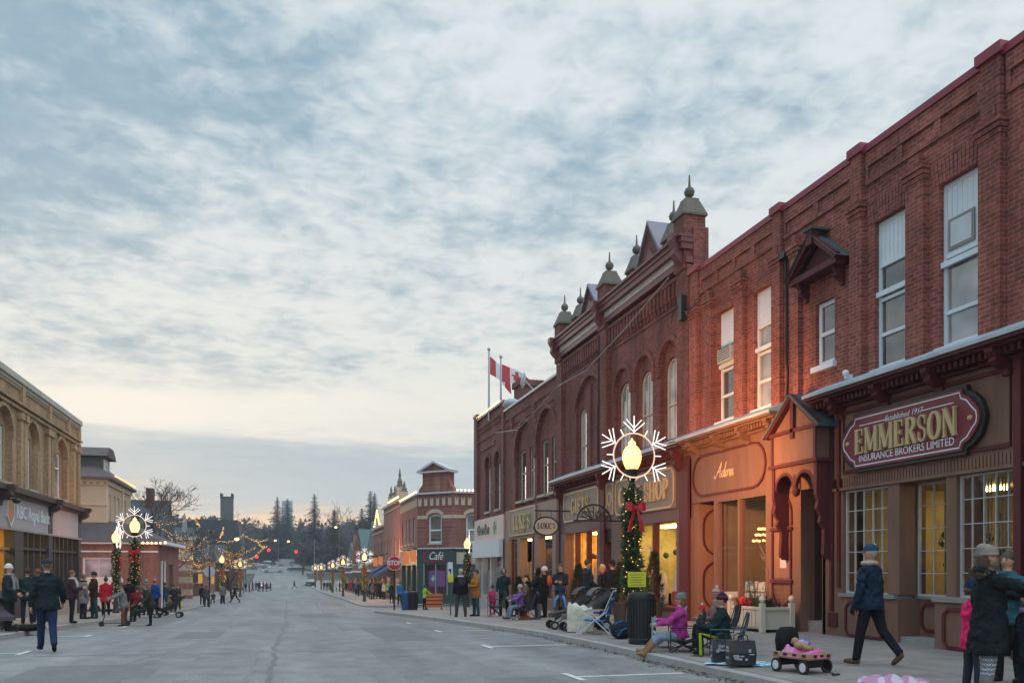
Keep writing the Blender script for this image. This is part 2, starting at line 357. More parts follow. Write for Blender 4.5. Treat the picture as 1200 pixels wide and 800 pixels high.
M_globe,_nt,_o=newmat('lamp_globe_glow'); _e=N(_nt,'ShaderNodeEmission'); _e.inputs[0].default_value=(1,.52,.15,1); _e.inputs[1].default_value=1.9; _t=N(_nt,'ShaderNodeBsdfTransparent'); _t.inputs[0].default_value=(.8,.8,.8,1); _a=N(_nt,'ShaderNodeAddShader'); L_(_nt,_e.outputs[0],_a.inputs[0]); L_(_nt,_t.outputs[0],_a.inputs[1]); L_(_nt,_a.outputs[0],_o.inputs['Surface'])
M_snow=em('snowflake_tube_light',(1,.92,.86),1.7)
M_garl=pm('pine_garland',(.028,.055,.022),.8,.4,9)
M_bow=pm('red_ribbon',(.45,.012,.016),.4,.15,6)
# ---------------------------------------------------------------- camera
cam=bpy.data.cameras.new('camera'); co=bpy.data.objects.new('camera',cam); COL.objects.link(co)
co.location=(0,0,EYE); co.rotation_euler=(R(90),0,-TH); cam.sensor_fit='HORIZONTAL'; cam.sensor_width=36; cam.lens=30.0
cam.shift_x=0; cam.shift_y=(666-400)/1200; cam.clip_start=.1; cam.clip_end=5000
sc.camera=co
# ---------------------------------------------------------------- world
w=bpy.data.worlds.new('World'); sc.world=w; w.use_nodes=True; nt=w.node_tree; nt.nodes.clear()
SUN_EL,SUN_AZ=R(7),R(-12)      # azimuth from +Y, negative = left of the street
out=N(nt,'ShaderNodeOutputWorld'); bg=N(nt,'ShaderNodeBackground')
sky=N(nt,'ShaderNodeTexSky'); sky.sky_type='NISHITA'; sky.sun_disc=False; sky.sun_elevation=SUN_EL; sky.sun_rotation=SUN_AZ
sky.air_density=1.2; sky.dust_density=2.0
tc=N(nt,'ShaderNodeTexCoord'); sp=N(nt,'ShaderNodeSeparateXYZ'); L_(nt,tc.outputs['Generated'],sp.inputs[0])
def MA(op,a,b=None,c=None,clamp=False):
    n=N(nt,'ShaderNodeMath',operation=op); n.use_clamp=clamp
    for i,x in enumerate((a,b,c)):
        if x is None: continue
        if isinstance(x,(int,float)): n.inputs[i].default_value=x
        else: L_(nt,x,n.inputs[i])
    return n.outputs[0]
def MR(x,a,b,c,d,smooth=True):
    n=N(nt,'ShaderNodeMapRange'); n.interpolation_type='SMOOTHSTEP' if smooth else 'LINEAR'; L_(nt,x,n.inputs[0])
    for i,v in enumerate((a,b,c,d)): n.inputs[i+1].default_value=v
    return n.outputs[0]
def MIX(f,a,b):
    n=N(nt,'ShaderNodeMixRGB')
    if isinstance(f,float): n.inputs[0].default_value=f
    else: L_(nt,f,n.inputs[0])
    for i,x in ((1,a),(2,b)):
        if isinstance(x,tuple): n.inputs[i].default_value=(*x,1)
        else: L_(nt,x,n.inputs[i])
    return n.outputs[0]
zz=MA('MAXIMUM',sp.outputs[2],0.0); den=MA('ADD',zz,.10)
cx=MA('DIVIDE',sp.outputs[0],den); cy=MA('DIVIDE',sp.outputs[1],den)
cb=N(nt,'ShaderNodeCombineXYZ'); L_(nt,cx,cb.inputs[0]); L_(nt,cy,cb.inputs[1])
def NZ(scale,detail,rough,off,dist=0):
    mp=N(nt,'ShaderNodeMapping'); mp.inputs['Location'].default_value=off; L_(nt,cb.outputs[0],mp.inputs[0])
    n=N(nt,'ShaderNodeTexNoise'); n.inputs['Scale'].default_value=scale; n.inputs['Detail'].default_value=detail; n.inputs['Roughness'].default_value=rough; n.inputs['Distortion'].default_value=dist
    L_(nt,mp.outputs[0],n.inputs[0]); return n.outputs['Fac']
big=NZ(1.1,3,.5,(3.1,1.7,0)); mid=NZ(5.2,4,.5,(7,2,0),.2); fin=NZ(14,5,.6,(1,9,0),.3)
side=MR(sp.outputs[0],-.45,.55,-.07,.15)
cov=MA('ADD',MA('ADD',MA('MULTIPLY',big,.62),MA('MULTIPLY',mid,.62)),MA('ADD',MA('MULTIPLY',fin,.46),side))
cov=MA('ADD',cov,MR(zz,.20,.42,.10,-.03))
lit=MR(cov,.70,1.10,0,1)
cshade=MIX(MR(zz,.12,.6,0,1),srgb(170,189,198),srgb(146,177,196)); cshade=MIX(MR(fin,.35,.65,0,.5),cshade,srgb(172,194,206))
cbright=MIX(MR(zz,.10,.5,0,1),srgb(242,240,230),srgb(228,236,239))
cl=MIX(lit,cshade,cbright)
sm=N(nt,'ShaderNodeMapping'); sm.inputs['Scale'].default_value=(2.4,2.4,26.0); L_(nt,tc.outputs['Generated'],sm.inputs[0])
sn=N(nt,'ShaderNodeTexNoise'); sn.inputs['Scale'].default_value=1.0; sn.inputs['Detail'].default_value=6; sn.inputs['Roughness'].default_value=.6; L_(nt,sm.outputs[0],sn.inputs[0])
zj=MA('ADD',zz,MA('MULTIPLY',MA('SUBTRACT',sn.outputs['Fac'],.5),.11))
band=MR(zj,.115,.18,.85,0); cl=MIX(band,cl,MIX(sn.outputs['Fac'],srgb(166,185,197),srgb(200,211,214)))
az=N(nt,'ShaderNodeMath',operation='ARCTAN2'); L_(nt,sp.outputs[0],az.inputs[0]); L_(nt,sp.outputs[1],az.inputs[1])
azs=MA('SUBTRACT',az.outputs[0],-.13)
aw=MA('POWER',2.718,MA('MULTIPLY',MA('MULTIPLY',azs,azs),-6.0))
op=MA('MULTIPLY',MA('MULTIPLY',MR(zj,.122,.15,0,1),MR(zj,.165,.235,1,0)),MA('MULTIPLY_ADD',aw,.9,.10),clamp=True)
cl=MIX(op,cl,srgb(255,249,236))
glow=MA('MULTIPLY',MR(zj,.062,.088,1,0),MA('MULTIPLY_ADD',aw,.55,.45),clamp=True)
cl=MIX(glow,cl,srgb(255,220,186))
nis=N(nt,'ShaderNodeVectorMath',operation='SCALE'); L_(nt,sky.outputs[0],nis.inputs[0]); nis.inputs['Scale'].default_value=.09
mix=MIX(.04,cl,nis.outputs[0])
# overcast rise towards the zenith, plus added unseen brightness behind camera to light facades
sky_boost=MA("MULTIPLY",MR(zz,.54,.92,1.0,3.2),MR(sp.outputs[1],-.35,.15,1.7,1.0)); 
fm=N(nt,'ShaderNodeVectorMath',operation='SCALE'); L_(nt,mix,fm.inputs[0]); L_(nt,sky_boost,fm.inputs['Scale'])
gd=MIX(MR(sp.outputs[2],-.02,.0,1,0),fm.outputs[0],(.08,.085,.09))
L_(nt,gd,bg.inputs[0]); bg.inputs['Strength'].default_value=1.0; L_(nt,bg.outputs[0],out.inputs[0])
sl=bpy.data.lights.new('sun','SUN'); so=bpy.data.objects.new('sun',sl); COL.objects.link(so)
sl.energy=.5; sl.angle=R(20); sl.color=(1,.86,.7)
so.rotation_euler=Vector((-math.sin(SUN_AZ)*math.cos(SUN_EL),-math.cos(SUN_AZ)*math.cos(SUN_EL),-math.sin(SUN_EL))).to_track_quat('-Z','Y').to_euler()
so.location=(0,0,60)
sc.view_settings.view_transform='Standard'; sc.view_settings.look='None'; sc.view_settings.exposure=0; sc.view_settings.gamma=1
sc.cycles.use_denoising=True
sc.cycles.max_bounces=6; sc.cycles.transparent_max_bounces=12; sc.cycles.sample_clamp_indirect=6; sc.cycles.caustics_reflective=False; sc.cycles.caustics_refractive=False
# ---------------------------------------------------------------- ground, road, sidewalks
def sheet(name,mat,xs,ys,dz,zf=None):
    m=MB(); n=len(xs); vs=[(x,y,(zf(x,y) if zf else g(y)+dz)) for y in ys for x in xs]
    fs=[(j*n+i,j*n+i+1,(j+1)*n+i+1,(j+1)*n+i) for j in range(len(ys)-1) for i in range(n-1)]
    m.add(vs,fs); return tag(m.build(name,mat,smooth=True,angle=180),kind='structure')
YS=[-60,0,10,15,20,25,30,35,40,45,50,55,60,65,70,78,85,92,100,120,140,160,178,190,205,220,235,265,300,350,400,500,560]
def hillz(x,y):
    z=g(y)-.012
    if y>200: z-=.06; z+=min(1,(y-200)/150)*7*min(1,max(0,abs(x)-14)/70)
    return z
sheet('ground',M_earth,[-520,-400,-200,-120,-84,-50,-30,-14,0,14,30,50,84,120,200,400,520],YS,0,hillz)
sheet('road',M_asph,[-13,-6,0,6,13],[y for y in YS if y<=190],.004); sheet('road',M_asph,[-6.2,0,6.2],[y for y in YS if 190<=y<=400],.004); sheet('side_street',M_asph,[-40,-6.21],[226,235,242],.006); sheet('side_street',M_asph,[6.21,40],[226,235,242],.006)
sheet('side_street',M_asph,[-90,-40,-13.01],[48,53,60.5],.004); sheet('side_street',M_asph,[13.01,40,90],[50.5,56,63.5],.004)
def walkway(sgn,tab,y0,y1,step,xin,nm):
    ys=[]; y=y0
    base=sorted({y0,y1,*[t[0] for t in tab if y0<t[0]<y1],*[p[0] for p in PR if y0<p[0]<y1]})
    for a,b in zip(base,base[1:]):
        k=max(1,int((b-a)/step))
        ys+=[a+(b-a)*i/k for i in range(k)]
    ys.append(y1)
    mk=MB(); ms=MB(); rk=[];rs=[]
    for y in ys:
        x=interp(tab,y); z=g(y)
        rk.append([(sgn*(x-.02),y,z-.05),(sgn*x,y,z+.125),(sgn*(x+.02),y,z+.137),(sgn*(x+.17),y,z+.139),(sgn*(x+.17),y,z-.05)])
        pts=[x+.17]+[max(x+.17,q) for q in (6.0,7.5,9,xin)]
        rs.append([(sgn*q,y,z+.138+.016*max(0,min(5.5,q-6))) for q in pts])
    mk.loft(rk)
    n=len(rs[0])
    for r in rs: ms.v+=r
    for j in range(len(rs)-1):
        for i in range(n-1):
            ms.f.append((j*n+i,j*n+i+1,(j+1)*n+i+1,(j+1)*n+i)); ms.m.append(0)
    tag(mk.build('kerb',M_kerb),kind='structure'); tag(ms.build('sidewalk',M_pave),kind='structure')
walkway(1,KR,-40,52.4,1.5,13.5,'r'); walkway(-1,KL,-40,51.5,1.5,12,'l')
walkway(1,KR2,61.9,200,4,14,'r'); walkway(-1,KL2,56,175,4,14,'l')
# kerbs along the side streets
for x0,x1,y in ((9.6,60,52.4),(9.8,60,61.9),(-60,-9.4,51.5),(-60,-9.8,56.0)):
    m=MB(); m.box(x0,x1,y-.09,y+.09,g(y)-.1,g(y)+.14); tag(m.build('kerb',M_kerb),kind='structure')
for x0,x1,y0,y1 in ((13.5,60,45,52.31),(-60,-12,44,51.41),(14,60,61.99,66),(-60,-14,56.09,60)):
    xs=[x0,x1]; sheet('sidewalk',M_pave,xs,[y0,y1],.139+.088)
# painted parking stalls (T marks), tar seams and cracks
def strip(name,mat,pts,wd,dz):
    m=MB(); F=lambda u,v,w_:(u,v,g(v)+w_)
    n=len(pts)
    pp=[]
    for a,b in zip(pts,pts[1:]):
        k=max(1,int(math.hypot(b[0]-a[0],b[1]-a[1])/3))
        pp+=[(a[0]+(b[0]-a[0])*i/k,a[1]+(b[1]-a[1])*i/k) for i in range(k)]
    pp.append(pts[-1]); n=len(pp); Lf=[];Rt=[]
    for i,(x,y) in enumerate(pp):
        a=pp[max(0,i-1)];b=pp[min(n-1,i+1)];dx,dy=b[0]-a[0],b[1]-a[1];d=math.hypot(dx,dy) or 1
        Lf.append((x-dy/d*wd/2,y+dx/d*wd/2)); Rt.append((x+dy/d*wd/2,y-dx/d*wd/2))
    vs=[(x,y,g(y)+dz) for x,y in Lf+Rt]
    m.add(vs,[(i,i+1,n+i+1,n+i) for i in range(n-1)])
    return tag(m.build(name,mat),kind='structure')
for y in (6.3,12.0,17.5,23.3,29.0):
    strip('road_marking',M_line,[(4.2,y),(interp(KR,y)-.25,y)],.10,.0085); strip('road_marking',M_line,[(4.2,y-.45),(4.2,y+.45)],.10,.0125)
for y in (18.6,24.4,29.7,35.2):
    strip('road_marking',M_line,[(-4.85,y),(-interp(KL,y)+.25,y)],.10,.0085); strip('road_marking',M_line,[(-4.85,y-.45),(-4.85,y+.45)],.10,.0125)
def wob(p0,p1,n,amp):
    return [(p0[0]+(p1[0]-p0[0])*i/n+rnd.uniform(-amp,amp),p0[1]+(p1[1]-p0[1])*i/n+rnd.uniform(-amp,amp)) for i in range(n+1)]
strip('road_line',M_tar,wob((-6.3,17.9),(6.0,17.0),26,.03),.05,.0065)
strip('road_line',M_tar,wob((-6.3,28.6),(5.3,27.6),22,.04),.05,.0065)
strip('road_line',M_tar,wob((-.15,8),(-.1,17.3),24,.06),.09,.0065)
strip('road_line',M_tar,wob((-.12,17.8),(.25,34),26,.06),.10,.0065)
strip('road_line',M_tar,wob((.2,36),(.6,88),26,.06),.11,.0065)
strip('road_line',M_tar,wob((2.4,44),(2.9,80),18,.06),.14,.0065)
strip('road_line',M_tar,wob((-3.1,13.0),(-1.4,22.0),12,.05),.035,.0065)
strip('road_line',M_tar,wob((1.2,24),(3.4,29),12,.08),.035,.0065)
strip('road_line',M_tar,wob((-5.2,9.5),(3,10.5),16,.05),.03,.0065)
M_patch=pm('asphalt_patch',(.128,.126,.126),.9,.3,2.5,.3,40,fine=.3)
for (x0,x1,y0,y1) in ((-3.9,-2.2,12.5,15.8),(2.3,3.6,19.5,26.5),(-5.3,-3.9,30,38),(.9,2.6,38,47),(-2.6,-1.5,22,25.5),(3.0,3.9,8.2,12.2)):
    sheet('road_surface',M_patch,[x0,(x0+x1)/2,x1],sorted({y0,y1,*[p[0] for p in PR if y0<p[0]<y1]}),.0055)
for xx in (-3.3,-1.7,1.5,3.1): strip('road_line',pm('tyre_worn_asphalt',(.158,.155,.154),.85,.4,1.2,.2,40,fine=.3),wob((xx,6),(xx*1.02,88),40,.05),.42,.0048)
# fallen leaves in the gutter
lm=MB()
for i in range(700):
    y=rnd.choice((rnd.uniform(7,15),rnd.uniform(9,14),rnd.uniform(15,24))); x=interp(KR,y)-abs(rnd.gauss(0,.13))-.03
    s=rnd.uniform(.010,.028); a=rnd.uniform(0,6.3); z=g(y)+.008+rnd.uniform(0,.03)
    c,s2=math.cos(a)*s,math.sin(a)*s
    lm.add([(x+c,y+s2,z),(x-s2,y+c,z+rnd.uniform(0,.02)),(x-c,y-s2,z),(x+s2,y-c,z+rnd.uniform(0,.02))],[(0,1,2,3)])
tag(lm.build('fallen_leaves',pm('dead_leaf',(.085,.045,.025),.9,.5,9)),'dead brown leaves lying in the gutter by the right kerb','leaves',kind='stuff')
# ---------------------------------------------------------------- lettering
def planeF(O,r,u):
    O,r,u=Vector(O),Vector(r).normalized(),Vector(u).normalized(); n=r.cross(u)
    return lambda a,b,c: tuple(O+r*a+u*b+n*c)
def text(s,F,size,depth,mat,parent,name='lettering',shear=0,xs=1.0,align='CENTER',bold=0.0):
    cu=bpy.data.curves.new('tx','FONT'); cu.body=s; cu.size=size; cu.extrude=depth/2; cu.align_x=align; cu.align_y='CENTER'; cu.shear=shear; cu.offset=bold; cu.resolution_u=3
    ob=bpy.data.objects.new('tx',cu); COL.objects.link(ob)
    me=bpy.data.meshes.new_from_object(ob)
    m=MB(); m.add([F(v.co.x*xs,v.co.y,v.co.z+depth/2) for v in me.vertices],[tuple(p.vertices) for p in me.polygons])
    bpy.data.objects.remove(ob); bpy.data.curves.remove(cu); bpy.data.meshes.remove(me)
    return m.build(name,mat,parent)
def arc(cx,cy,rx,ry,a0,a1,n=14): return [(cx+rx*math.cos(R(a0+(a1-a0)*i/n)),cy+ry*math.sin(R(a0+(a1-a0)*i/n))) for i in range(n+1)]
T_,t_=.17,.07
def vw(n,lo,hi,ph=1): return [lo+(hi-lo)*abs(math.sin(math.pi*i/(n-1)*ph)) for i in range(n)]
def st(x,s=.13,y0=0,y1=1,w=T_): return [([(x,y0),(x,y1)],w),([(x-s,y1-.02),(x+s,y1-.02)],.05),([(x-s,y0+.02),(x+s,y0+.02)],.05)]
GL={
'E':(.70,st(.17)+[([(.17,.96),(.60,.96)],t_),([(.17,.52),(.46,.52)],t_),([(.17,.04),(.64,.04)],t_),([(.60,.99),(.57,.74)],.06),([(.64,.01),(.60,.28)],.06),([(.46,.42),(.46,.62)],.05)]),
'F':(.64,st(.17)+[([(.17,.96),(.58,.96)],t_),([(.17,.52),(.46,.52)],t_),([(.58,.99),(.55,.74)],.06),([(.46,.42),(.46,.62)],.05)]),
'M':(1.02,st(.14,.1,w=.08)+st(.86,.13)+[([(.14,1),(.50,.08)],T_),([(.50,.08),(.86,1)],.08)]),
'N':(.86,st(.14,.1,w=.08)+st(.72,.1,w=.08)+[([(.14,1),(.72,.02)],T_)]),
'R':(.76,st(.17)+[(([(.17,.96)]+arc(.36,.74,.24,.22,90,-90)+[(.17,.52)]),[t_]+vw(15,t_,.18)+[t_]),([(.36,.52),(.66,.02)],.15),([(.6,.02),(.78,.02)],.05)]),
'P':(.66,st(.17)+[(([(.17,.96)]+arc(.34,.72,.25,.24,90,-90)+[(.17,.48)]),[t_]+vw(15,t_,.18)+[t_])]),
'D':(.80,st(.17)+[(([(.17,.96)]+arc(.34,.5,.36,.46,90,-90)+[(.17,.04)]),[t_]+vw(15,t_,.18)+[t_])]),
'S':(.60,[(arc(.30,.73,.20,.235,25,180,9)+arc(.30,.73,.20,.20,190,250,4)+arc(.30,.27,.22,.22,70,10,4)+arc(.30,.27,.22,.24,0,-155,9),[.07]*9+[.08,.11,.14,.16,.17,.18,.18,.17,.16,.14,.11]+[.08]*9),([(.49,.62),(.49,.96)],.05),([(.09,.06),(.09,.38)],.05)]),
'O':(.82,[(arc(.41,.5,.31,.47,0,360,28),[.08+.10*abs(math.cos(2*math.pi*i/28)) for i in range(29)])]),
'C':(.72,[(arc(.42,.5,.33,.46,50,310,20),[.07+.11*abs(math.sin(math.pi*i/20)) for i in range(21)]),([(.63,.70),(.63,.99)],.05)]),
'G':(.78,[(arc(.42,.5,.33,.46,50,320,20),[.07+.11*abs(math.sin(math.pi*i/20)) for i in range(21)]),([(.63,.70),(.63,.99)],.05),([(.66,.06),(.66,.44)],.15),([(.5,.44),(.8,.44)],.05)]),
'A':(.82,[([(.12,.02),(.41,1)],.08),([(.41,1),(.70,.02)],T_),([(.2,.34),(.6,.34)],.06),([(.03,.02),(.21,.02)],.05),([(.59,.02),(.81,.02)],.05)]),
'I':(.36,st(.18)),'H':(.84,st(.17)+st(.67)+[([(.17,.5),(.67,.5)],t_)]),
'L':(.64,st(.17)+[([(.17,.04),(.58,.04)],t_),([(.59,.01),(.55,.30)],.06)]),
'T':(.70,st(.35)+[([(.05,.96),(.65,.96)],t_),([(.05,.99),(.08,.72)],.06),([(.65,.99),(.62,.72)],.06)]),
'K':(.80,st(.17)+[([(.25,.42),(.62,.98)],.08),([(.34,.56),(.68,.02)],.16),([(.52,.98),(.74,.98)],.05),([(.58,.02),(.8,.02)],.05)]),
'U':(.82,[([(.17,1)]+arc(.41,.32,.24,.29,180,360,12)+[(.65,1)],[T_]*7+[.14,.12,.1,.08,.08,.08,.08,.08]),([(.03,.98),(.31,.98)],.05),([(.53,.98),(.77,.98)],.05)]),
"'":(.24,[([(.12,1.0),(.10,.74)],[.14,.03])]),' ':(.38,[]),
'X':(.8,[([(.15,1),(.65,0)],T_),([(.65,1),(.15,0)],.08)])}
def serif(s,F,h,xs,depth,mat,parent,name='lettering',track=.06,width=None):
    tot=sum(GL[c][0]+track for c in s)-track
    if width: xs=width/(tot*h)
    x=-tot/2; m=MB(); k=0
    for c in s:
        w_,ss=GL[c]
        for pts,wd in ss:
            k+=1; P=[((x+a)*h*xs,(b-.5)*h) for a,b in pts]
            W=[q*h for q in wd] if isinstance(wd,(list,tuple)) else wd*h
            if isinstance(W,list) and len(W)!=len(P): W=W[0]
            m.ribbon(F,P,W,0,depth+.0012*(k%7))
        x+=w_+track
    return m.build(name,mat,parent)
# ---------------------------------------------------------------- building kit
def window(P,F,a,b,c,d,rise=0,dep=.14,fw=.065,rails=(.5,),mull=0,mat=None,glass=None,sill=M_cobj,wf=0,panel=0,name='window',sillw=.10):
    mat=mat or M_white; glass=glass or M_dg
    m=MB(); w1=wf-dep; w0=w1-.07
    top=d-rise if rise else d
    m.fb(F,a,a+fw,c,top,w0,w1); m.fb(F,b-fw,b,c,top,w0,w1); m.fb(F,a+fw,b-fw,c,c+fw*1.2,w0,w1)
    if rise:
        ar=archpts(a+fw/2,b-fw/2,d-fw/2,rise-fw/2 if rise>fw else rise,14); m.ribbon(F,ar,fw,w0,w1)
    else: m.fb(F,a+fw,b-fw,d-fw,d,w0,w1)
    H=(top if panel==0 else d-panel)-c
    for i,r in enumerate(rails):
        v=c+H*r; m.fb(F,a+fw,b-fw,v-fw*.45,v+fw*.45,w0+.006,w1+.012)
    for i in range(mull):
        u=a+(b-a)*(i+1)/(mull+1); m.fb(F,u-.016,u+.016,c+fw*1.2,top-(fw if not rise else -rise*.6),w0+.012,w1-.012)
    o=m.build(name,mat,P)
    g_=MB(); wz=w1-.035
    poly=[(a+.01,c+.01),(b-.01,c+.01)]+([(b-.01,top)]+archpts(a+.01,b-.01,d-.01,rise-.005,12)[::-1][1:-1]+[(a+.01,top)] if rise else [(b-.01,d-.01),(a+.01,d-.01)])
    g_.add([F(u,v,wz) for u,v in poly],[tuple(range(len(poly)))]); g_.build('pane',glass,o)
    if panel:
        q=MB(); n=7; u0,u1=a+fw,b-fw
        for i in range(n): q.fb(F,u0+(u1-u0)*i/n+.004,u0+(u1-u0)*(i+1)/n-.004,d-panel,d-fw,w0+.02,w1-.01)
        q.fb(F,u0,u1,d-panel-.07,d-panel,w0,w1+.02); q.build('beadboard_panel',mat,o)
    if sill:
        s=MB(); s.fb(F,a-.07,b+.07,c-.12,c,wf-dep,wf+sillw); s.build('sill',sill,o)
    return o
def shell(P,F,u0,u1,v0,v1,dep,mat,roof=M_tar,front=.3):
    m=MB(); m.fb(F,u0,u0+.3,v0,v1,-dep,-front); m.fb(F,u1-.3,u1,v0,v1,-dep,-front); m.fb(F,u0+.3,u1-.3,v0,v1,-dep,-dep+.3)
    m.build('wall',mat,P); r=MB(); r.fb(F,u0+.3,u1-.3,v1-.75,v1-.6,-dep+.3,-front); r.build('roof',roof,P)
def room(P,F,u0,u1,v0,v1,dep,wallm,floorm,lights,lm,front=.32):
    m=MB(); Q=lambda pts:m.add([F(*p) for p in pts],[(0,1,2,3)])
    Q([(u0,v0,-dep),(u1,v0,-dep),(u1,v1,-dep),(u0,v1,-dep)])
    Q([(u0,v0,-front),(u0,v0,-dep),(u0,v1,-dep),(u0,v1,-front)]); Q([(u1,v0,-front),(u1,v0,-dep),(u1,v1,-dep),(u1,v1,-front)])
    Q([(u0,v1,-front),(u1,v1,-front),(u1,v1,-dep),(u0,v1,-dep)])
    m.cur=1; Q([(u0,v0,-front),(u1,v0,-front),(u1,v0,-dep),(u0,v0,-dep)])
    m.build('shop_interior',[wallm,floorm],P)
    for (a,b,wa,wb) in lights:
        q=MB(); q.fb(F,a,b,v1-.09,v1-.03,-wb,-wa); q.build('ceiling_light',lm,P)
def outline(m,F,poly,wd,w0,w1): m.ribbon(F,poly,wd,w0,w1,closed=True)
def octo(a,b,c,d,k): return [(a+k,c),(b-k,c),(b,c+k),(b,d-k),(b-k,d),(a+k,d),(a,d-k),(a,c+k)]
def stadium(a,b,c,d,n=8):
    w_,h=b-a,d-c; r=min(w_,h)/2
    P=[]
    if h>=w_:
        P+= [(a+r+r*math.cos(math.pi*i/n),d-r+r*math.sin(math.pi*i/n)) for i in range(n+1)]
        P+= [(a+r+r*math.cos(math.pi+math.pi*i/n),c+r+r*math.sin(math.pi+math.pi*i/n)) for i in range(n+1)]
    else:
        P+= [(b-r+r*math.cos(-math.pi/2+math.pi*i/n),c+r+r*math.sin(-math.pi/2+math.pi*i/n)) for i in range(n+1)]
        P+= [(a+r+r*math.cos(math.pi/2+math.pi*i/n),c+r+r*math.sin(math.pi/2+math.pi*i/n)) for i in range(n+1)]
    return P
def bracket(m,F,u,wd,v1,h,w_,w0=0):
    """scrolled console bracket under a cornice"""
    poly=[(w0,v1),(w0+w_,v1),(w0+w_*1.0,v1-h*.16),(w0+w_*.80,v1-h*.34),(w0+w_*.86,v1-h*.5),(w0+w_*.62,v1-h*.66),(w0+w_*.30,v1-h*.78),(w0+w_*.26,v1-h),(w0,v1-h)]
    G=lambda a,b,c:F(c,b,a)
    m.prism(G,poly,u-wd/2,u+wd/2)
def cornice(P,F,u0,u1,v0,v1,out_,matc,flash=True,dent=True,brk=(),bh=.45,name='cornice'):
    m=MB(); h=v1-v0
    m.fb(F,u0,u1,v1-h*.28,v1,0,out_); m.fb(F,u0,u1,v1-h*.42,v1-h*.285,0,out_*.82); m.fb(F,u0,u1,v0,v0+h*.14,0,out_*.30)
    o=m.build(name,matc,P)
    if dent:
        d=MB(); n=int((u1-u0)/.13)
        for i in range(n):
            u=u0+(u1-u0)*(i+.5)/n; d.fb(F,u-.032,u+.032,v1-h*.80,v1-h*.425,.01,out_*.62)
        d.build('dentil_course',matc,o)
    for u in brk:
        b=MB(); bracket(b,F,u,.16,v1-h*.42,bh,out_*.85); b.build('bracket',matc,o)
    if flash:
        f=MB(); f.prism(lambda a,b,c:F(c,b,a),[(-.02,v1+.27),(.0,v1+.28),(out_+.03,v1+.035),(out_+.03,v1-.03),(out_+.005,v1-.03),(out_+.005,v1+.004),(-.02,v1+.004)],u0,u1); f.build('flashing',M_flash,o)
    return o
# ================================================================ red brick block, right foreground
B1=empty('brick_commercial_building',(XR,14,0),'red brick two storey block with pilasters and red coping above brown shopfronts','building')
win1=[(19.98,20.98),(18.17,19.14),(13.66,14.62),(11.90,12.88)]
holes=[(a,b,5.52,8.52) for a,b in win1]+[(15.90,16.56,6.02,7.46)]+[(4.2,5.2,5.52,8.52),(6,7,5.52,8.52),(8.3,9.3,5.52,8.52)]
m=MB(); m.wall(FR,2.0,22.44,5.0,10.02,holes,-.32,0); m.build('wall',M_brickA,B1)
shell(B1,FR,2.0,22.44,0,10.0,14,M_brickA,front=.32)
m=MB()
for a,b,tall in [(21.98,22.44,1),(21.12,21.5,0),(19.48,19.92,0),(17.80,18.16,1),(17.05,17.4,0),(14.88,15.24,1),(13.14,13.60,0),(11.40,11.86,1),(9.6,10,0),(7.3,7.8,1)]:
    m.fb(FR,a,b,5.0,8.75,.003,.13)
    if tall: m.fb(FR,a+.02,b-.02,8.75,10.06,.003,.11)
    for k in range(3): m.fb(FR,a-.02-.02*k,b+.02+.02*k,8.75+.09*k,8.835+.09*k,.003,.15+.03*k)
    m.fb(FR,a+.10,b-.10,9.03,9.25,.003,.15); m.mark()
m.build_each('pilaster',M_brickA,B1)
m=MB()
for a,b in [(18.2,21.95),(15.28,17.76),(11.9,14.84),(7.9,11.36)]:
    m.fb(FR,a,b,9.72,10.02,.003,.05); m.fb(FR,a,b,9.36,9.44,.003,.05)
    k=int((b-a)/.9)
    for i in range(k+1):
        u=a+(b-a)*i/max(1,k); m.fb(FR,max(a,u-.07),min(b,u+.07),9.445,9.715,.003,.045)
m.build('frieze',M_brickA,B1)
m=MB()
for a,b in win1:
    n=15
    for i in range(n):
        u0=a-.15+(b-a+.3)*i/n; u1=a-.15+(b-a+.3)*(i+1)/n; mid=(u0+u1)/2-(a+b)/2
        m.prism(FR,[(u0+.006,8.53),(u1-.006,8.53),(u1+mid*.12-.006,8.93+.05*math.cos(mid*2)),(u0+mid*.12+.006,8.93+.05*math.cos(mid*2))],.003,.016)
    m.mark()
m.build_each('flat_arch',M_brickA,B1)
m=MB(); m.fb(FR,2,22.44,10.02,10.16,-.36,.09)
for a,b in [(21.92,22.46),(17.76,18.2),(14.84,15.28),(11.36,11.9),(7.3,7.8)]: m.fb(FR,a,b,10.06,10.24,-.38,.17)
m.build('coping',M_red,B1)
for i,(a,b) in enumerate(win1):
    o=window(B1,FR,a,b,5.56,8.52,rails=(.33,.66) if i!=3 else (.38,),panel=.85 if i!=3 else 1.28,mat=M_white,glass=M_dg2 if i%2 else M_dg,dep=.10,sill=None,fw=.075)
    q=MB(); q.fb(FR,a-.04,b+.04,7.02,7.12,-.10,-.03); q.build('transom_rail',M_white,o); q=MB(); q.fb(FR,a-.03,b+.03,5.44,5.56,-.12,.10); q.build('sill',M_white,o)
    if i==0:
        q=MB(); q.fb(FR,a+.16,b-.16,7.12,7.50,-.18,.10); q.build('air_conditioner',pm('beige_plastic',(.42,.42,.42),.5),o)
        q=MB()
        for k in range(6): q.fb(FR,a+.2,b-.2,7.17+k*.06,7.195+k*.06,.10,.108)
        q.build('grille',M_black,o)
    if i==3:
        q=MB(); q.fb(FR,a+.26,b-.12,7.30,7.86,-.115,-.085); q.build('transom_frame',pm('weathered_trim',(.22,.21,.2),.7),o)
        q=MB(); q.fb(FR,a+.32,b-.18,7.36,7.80,-.085,-.08); q.build('frosted_pane',pm('frosted_glass',(.5,.53,.55),.3),o)
    if i in (2,0): 
        q=MB(); q.fb(FR,a+.09,b-.09,6.0 if i==0 else 6.6,6.9,-.30,-.295); 
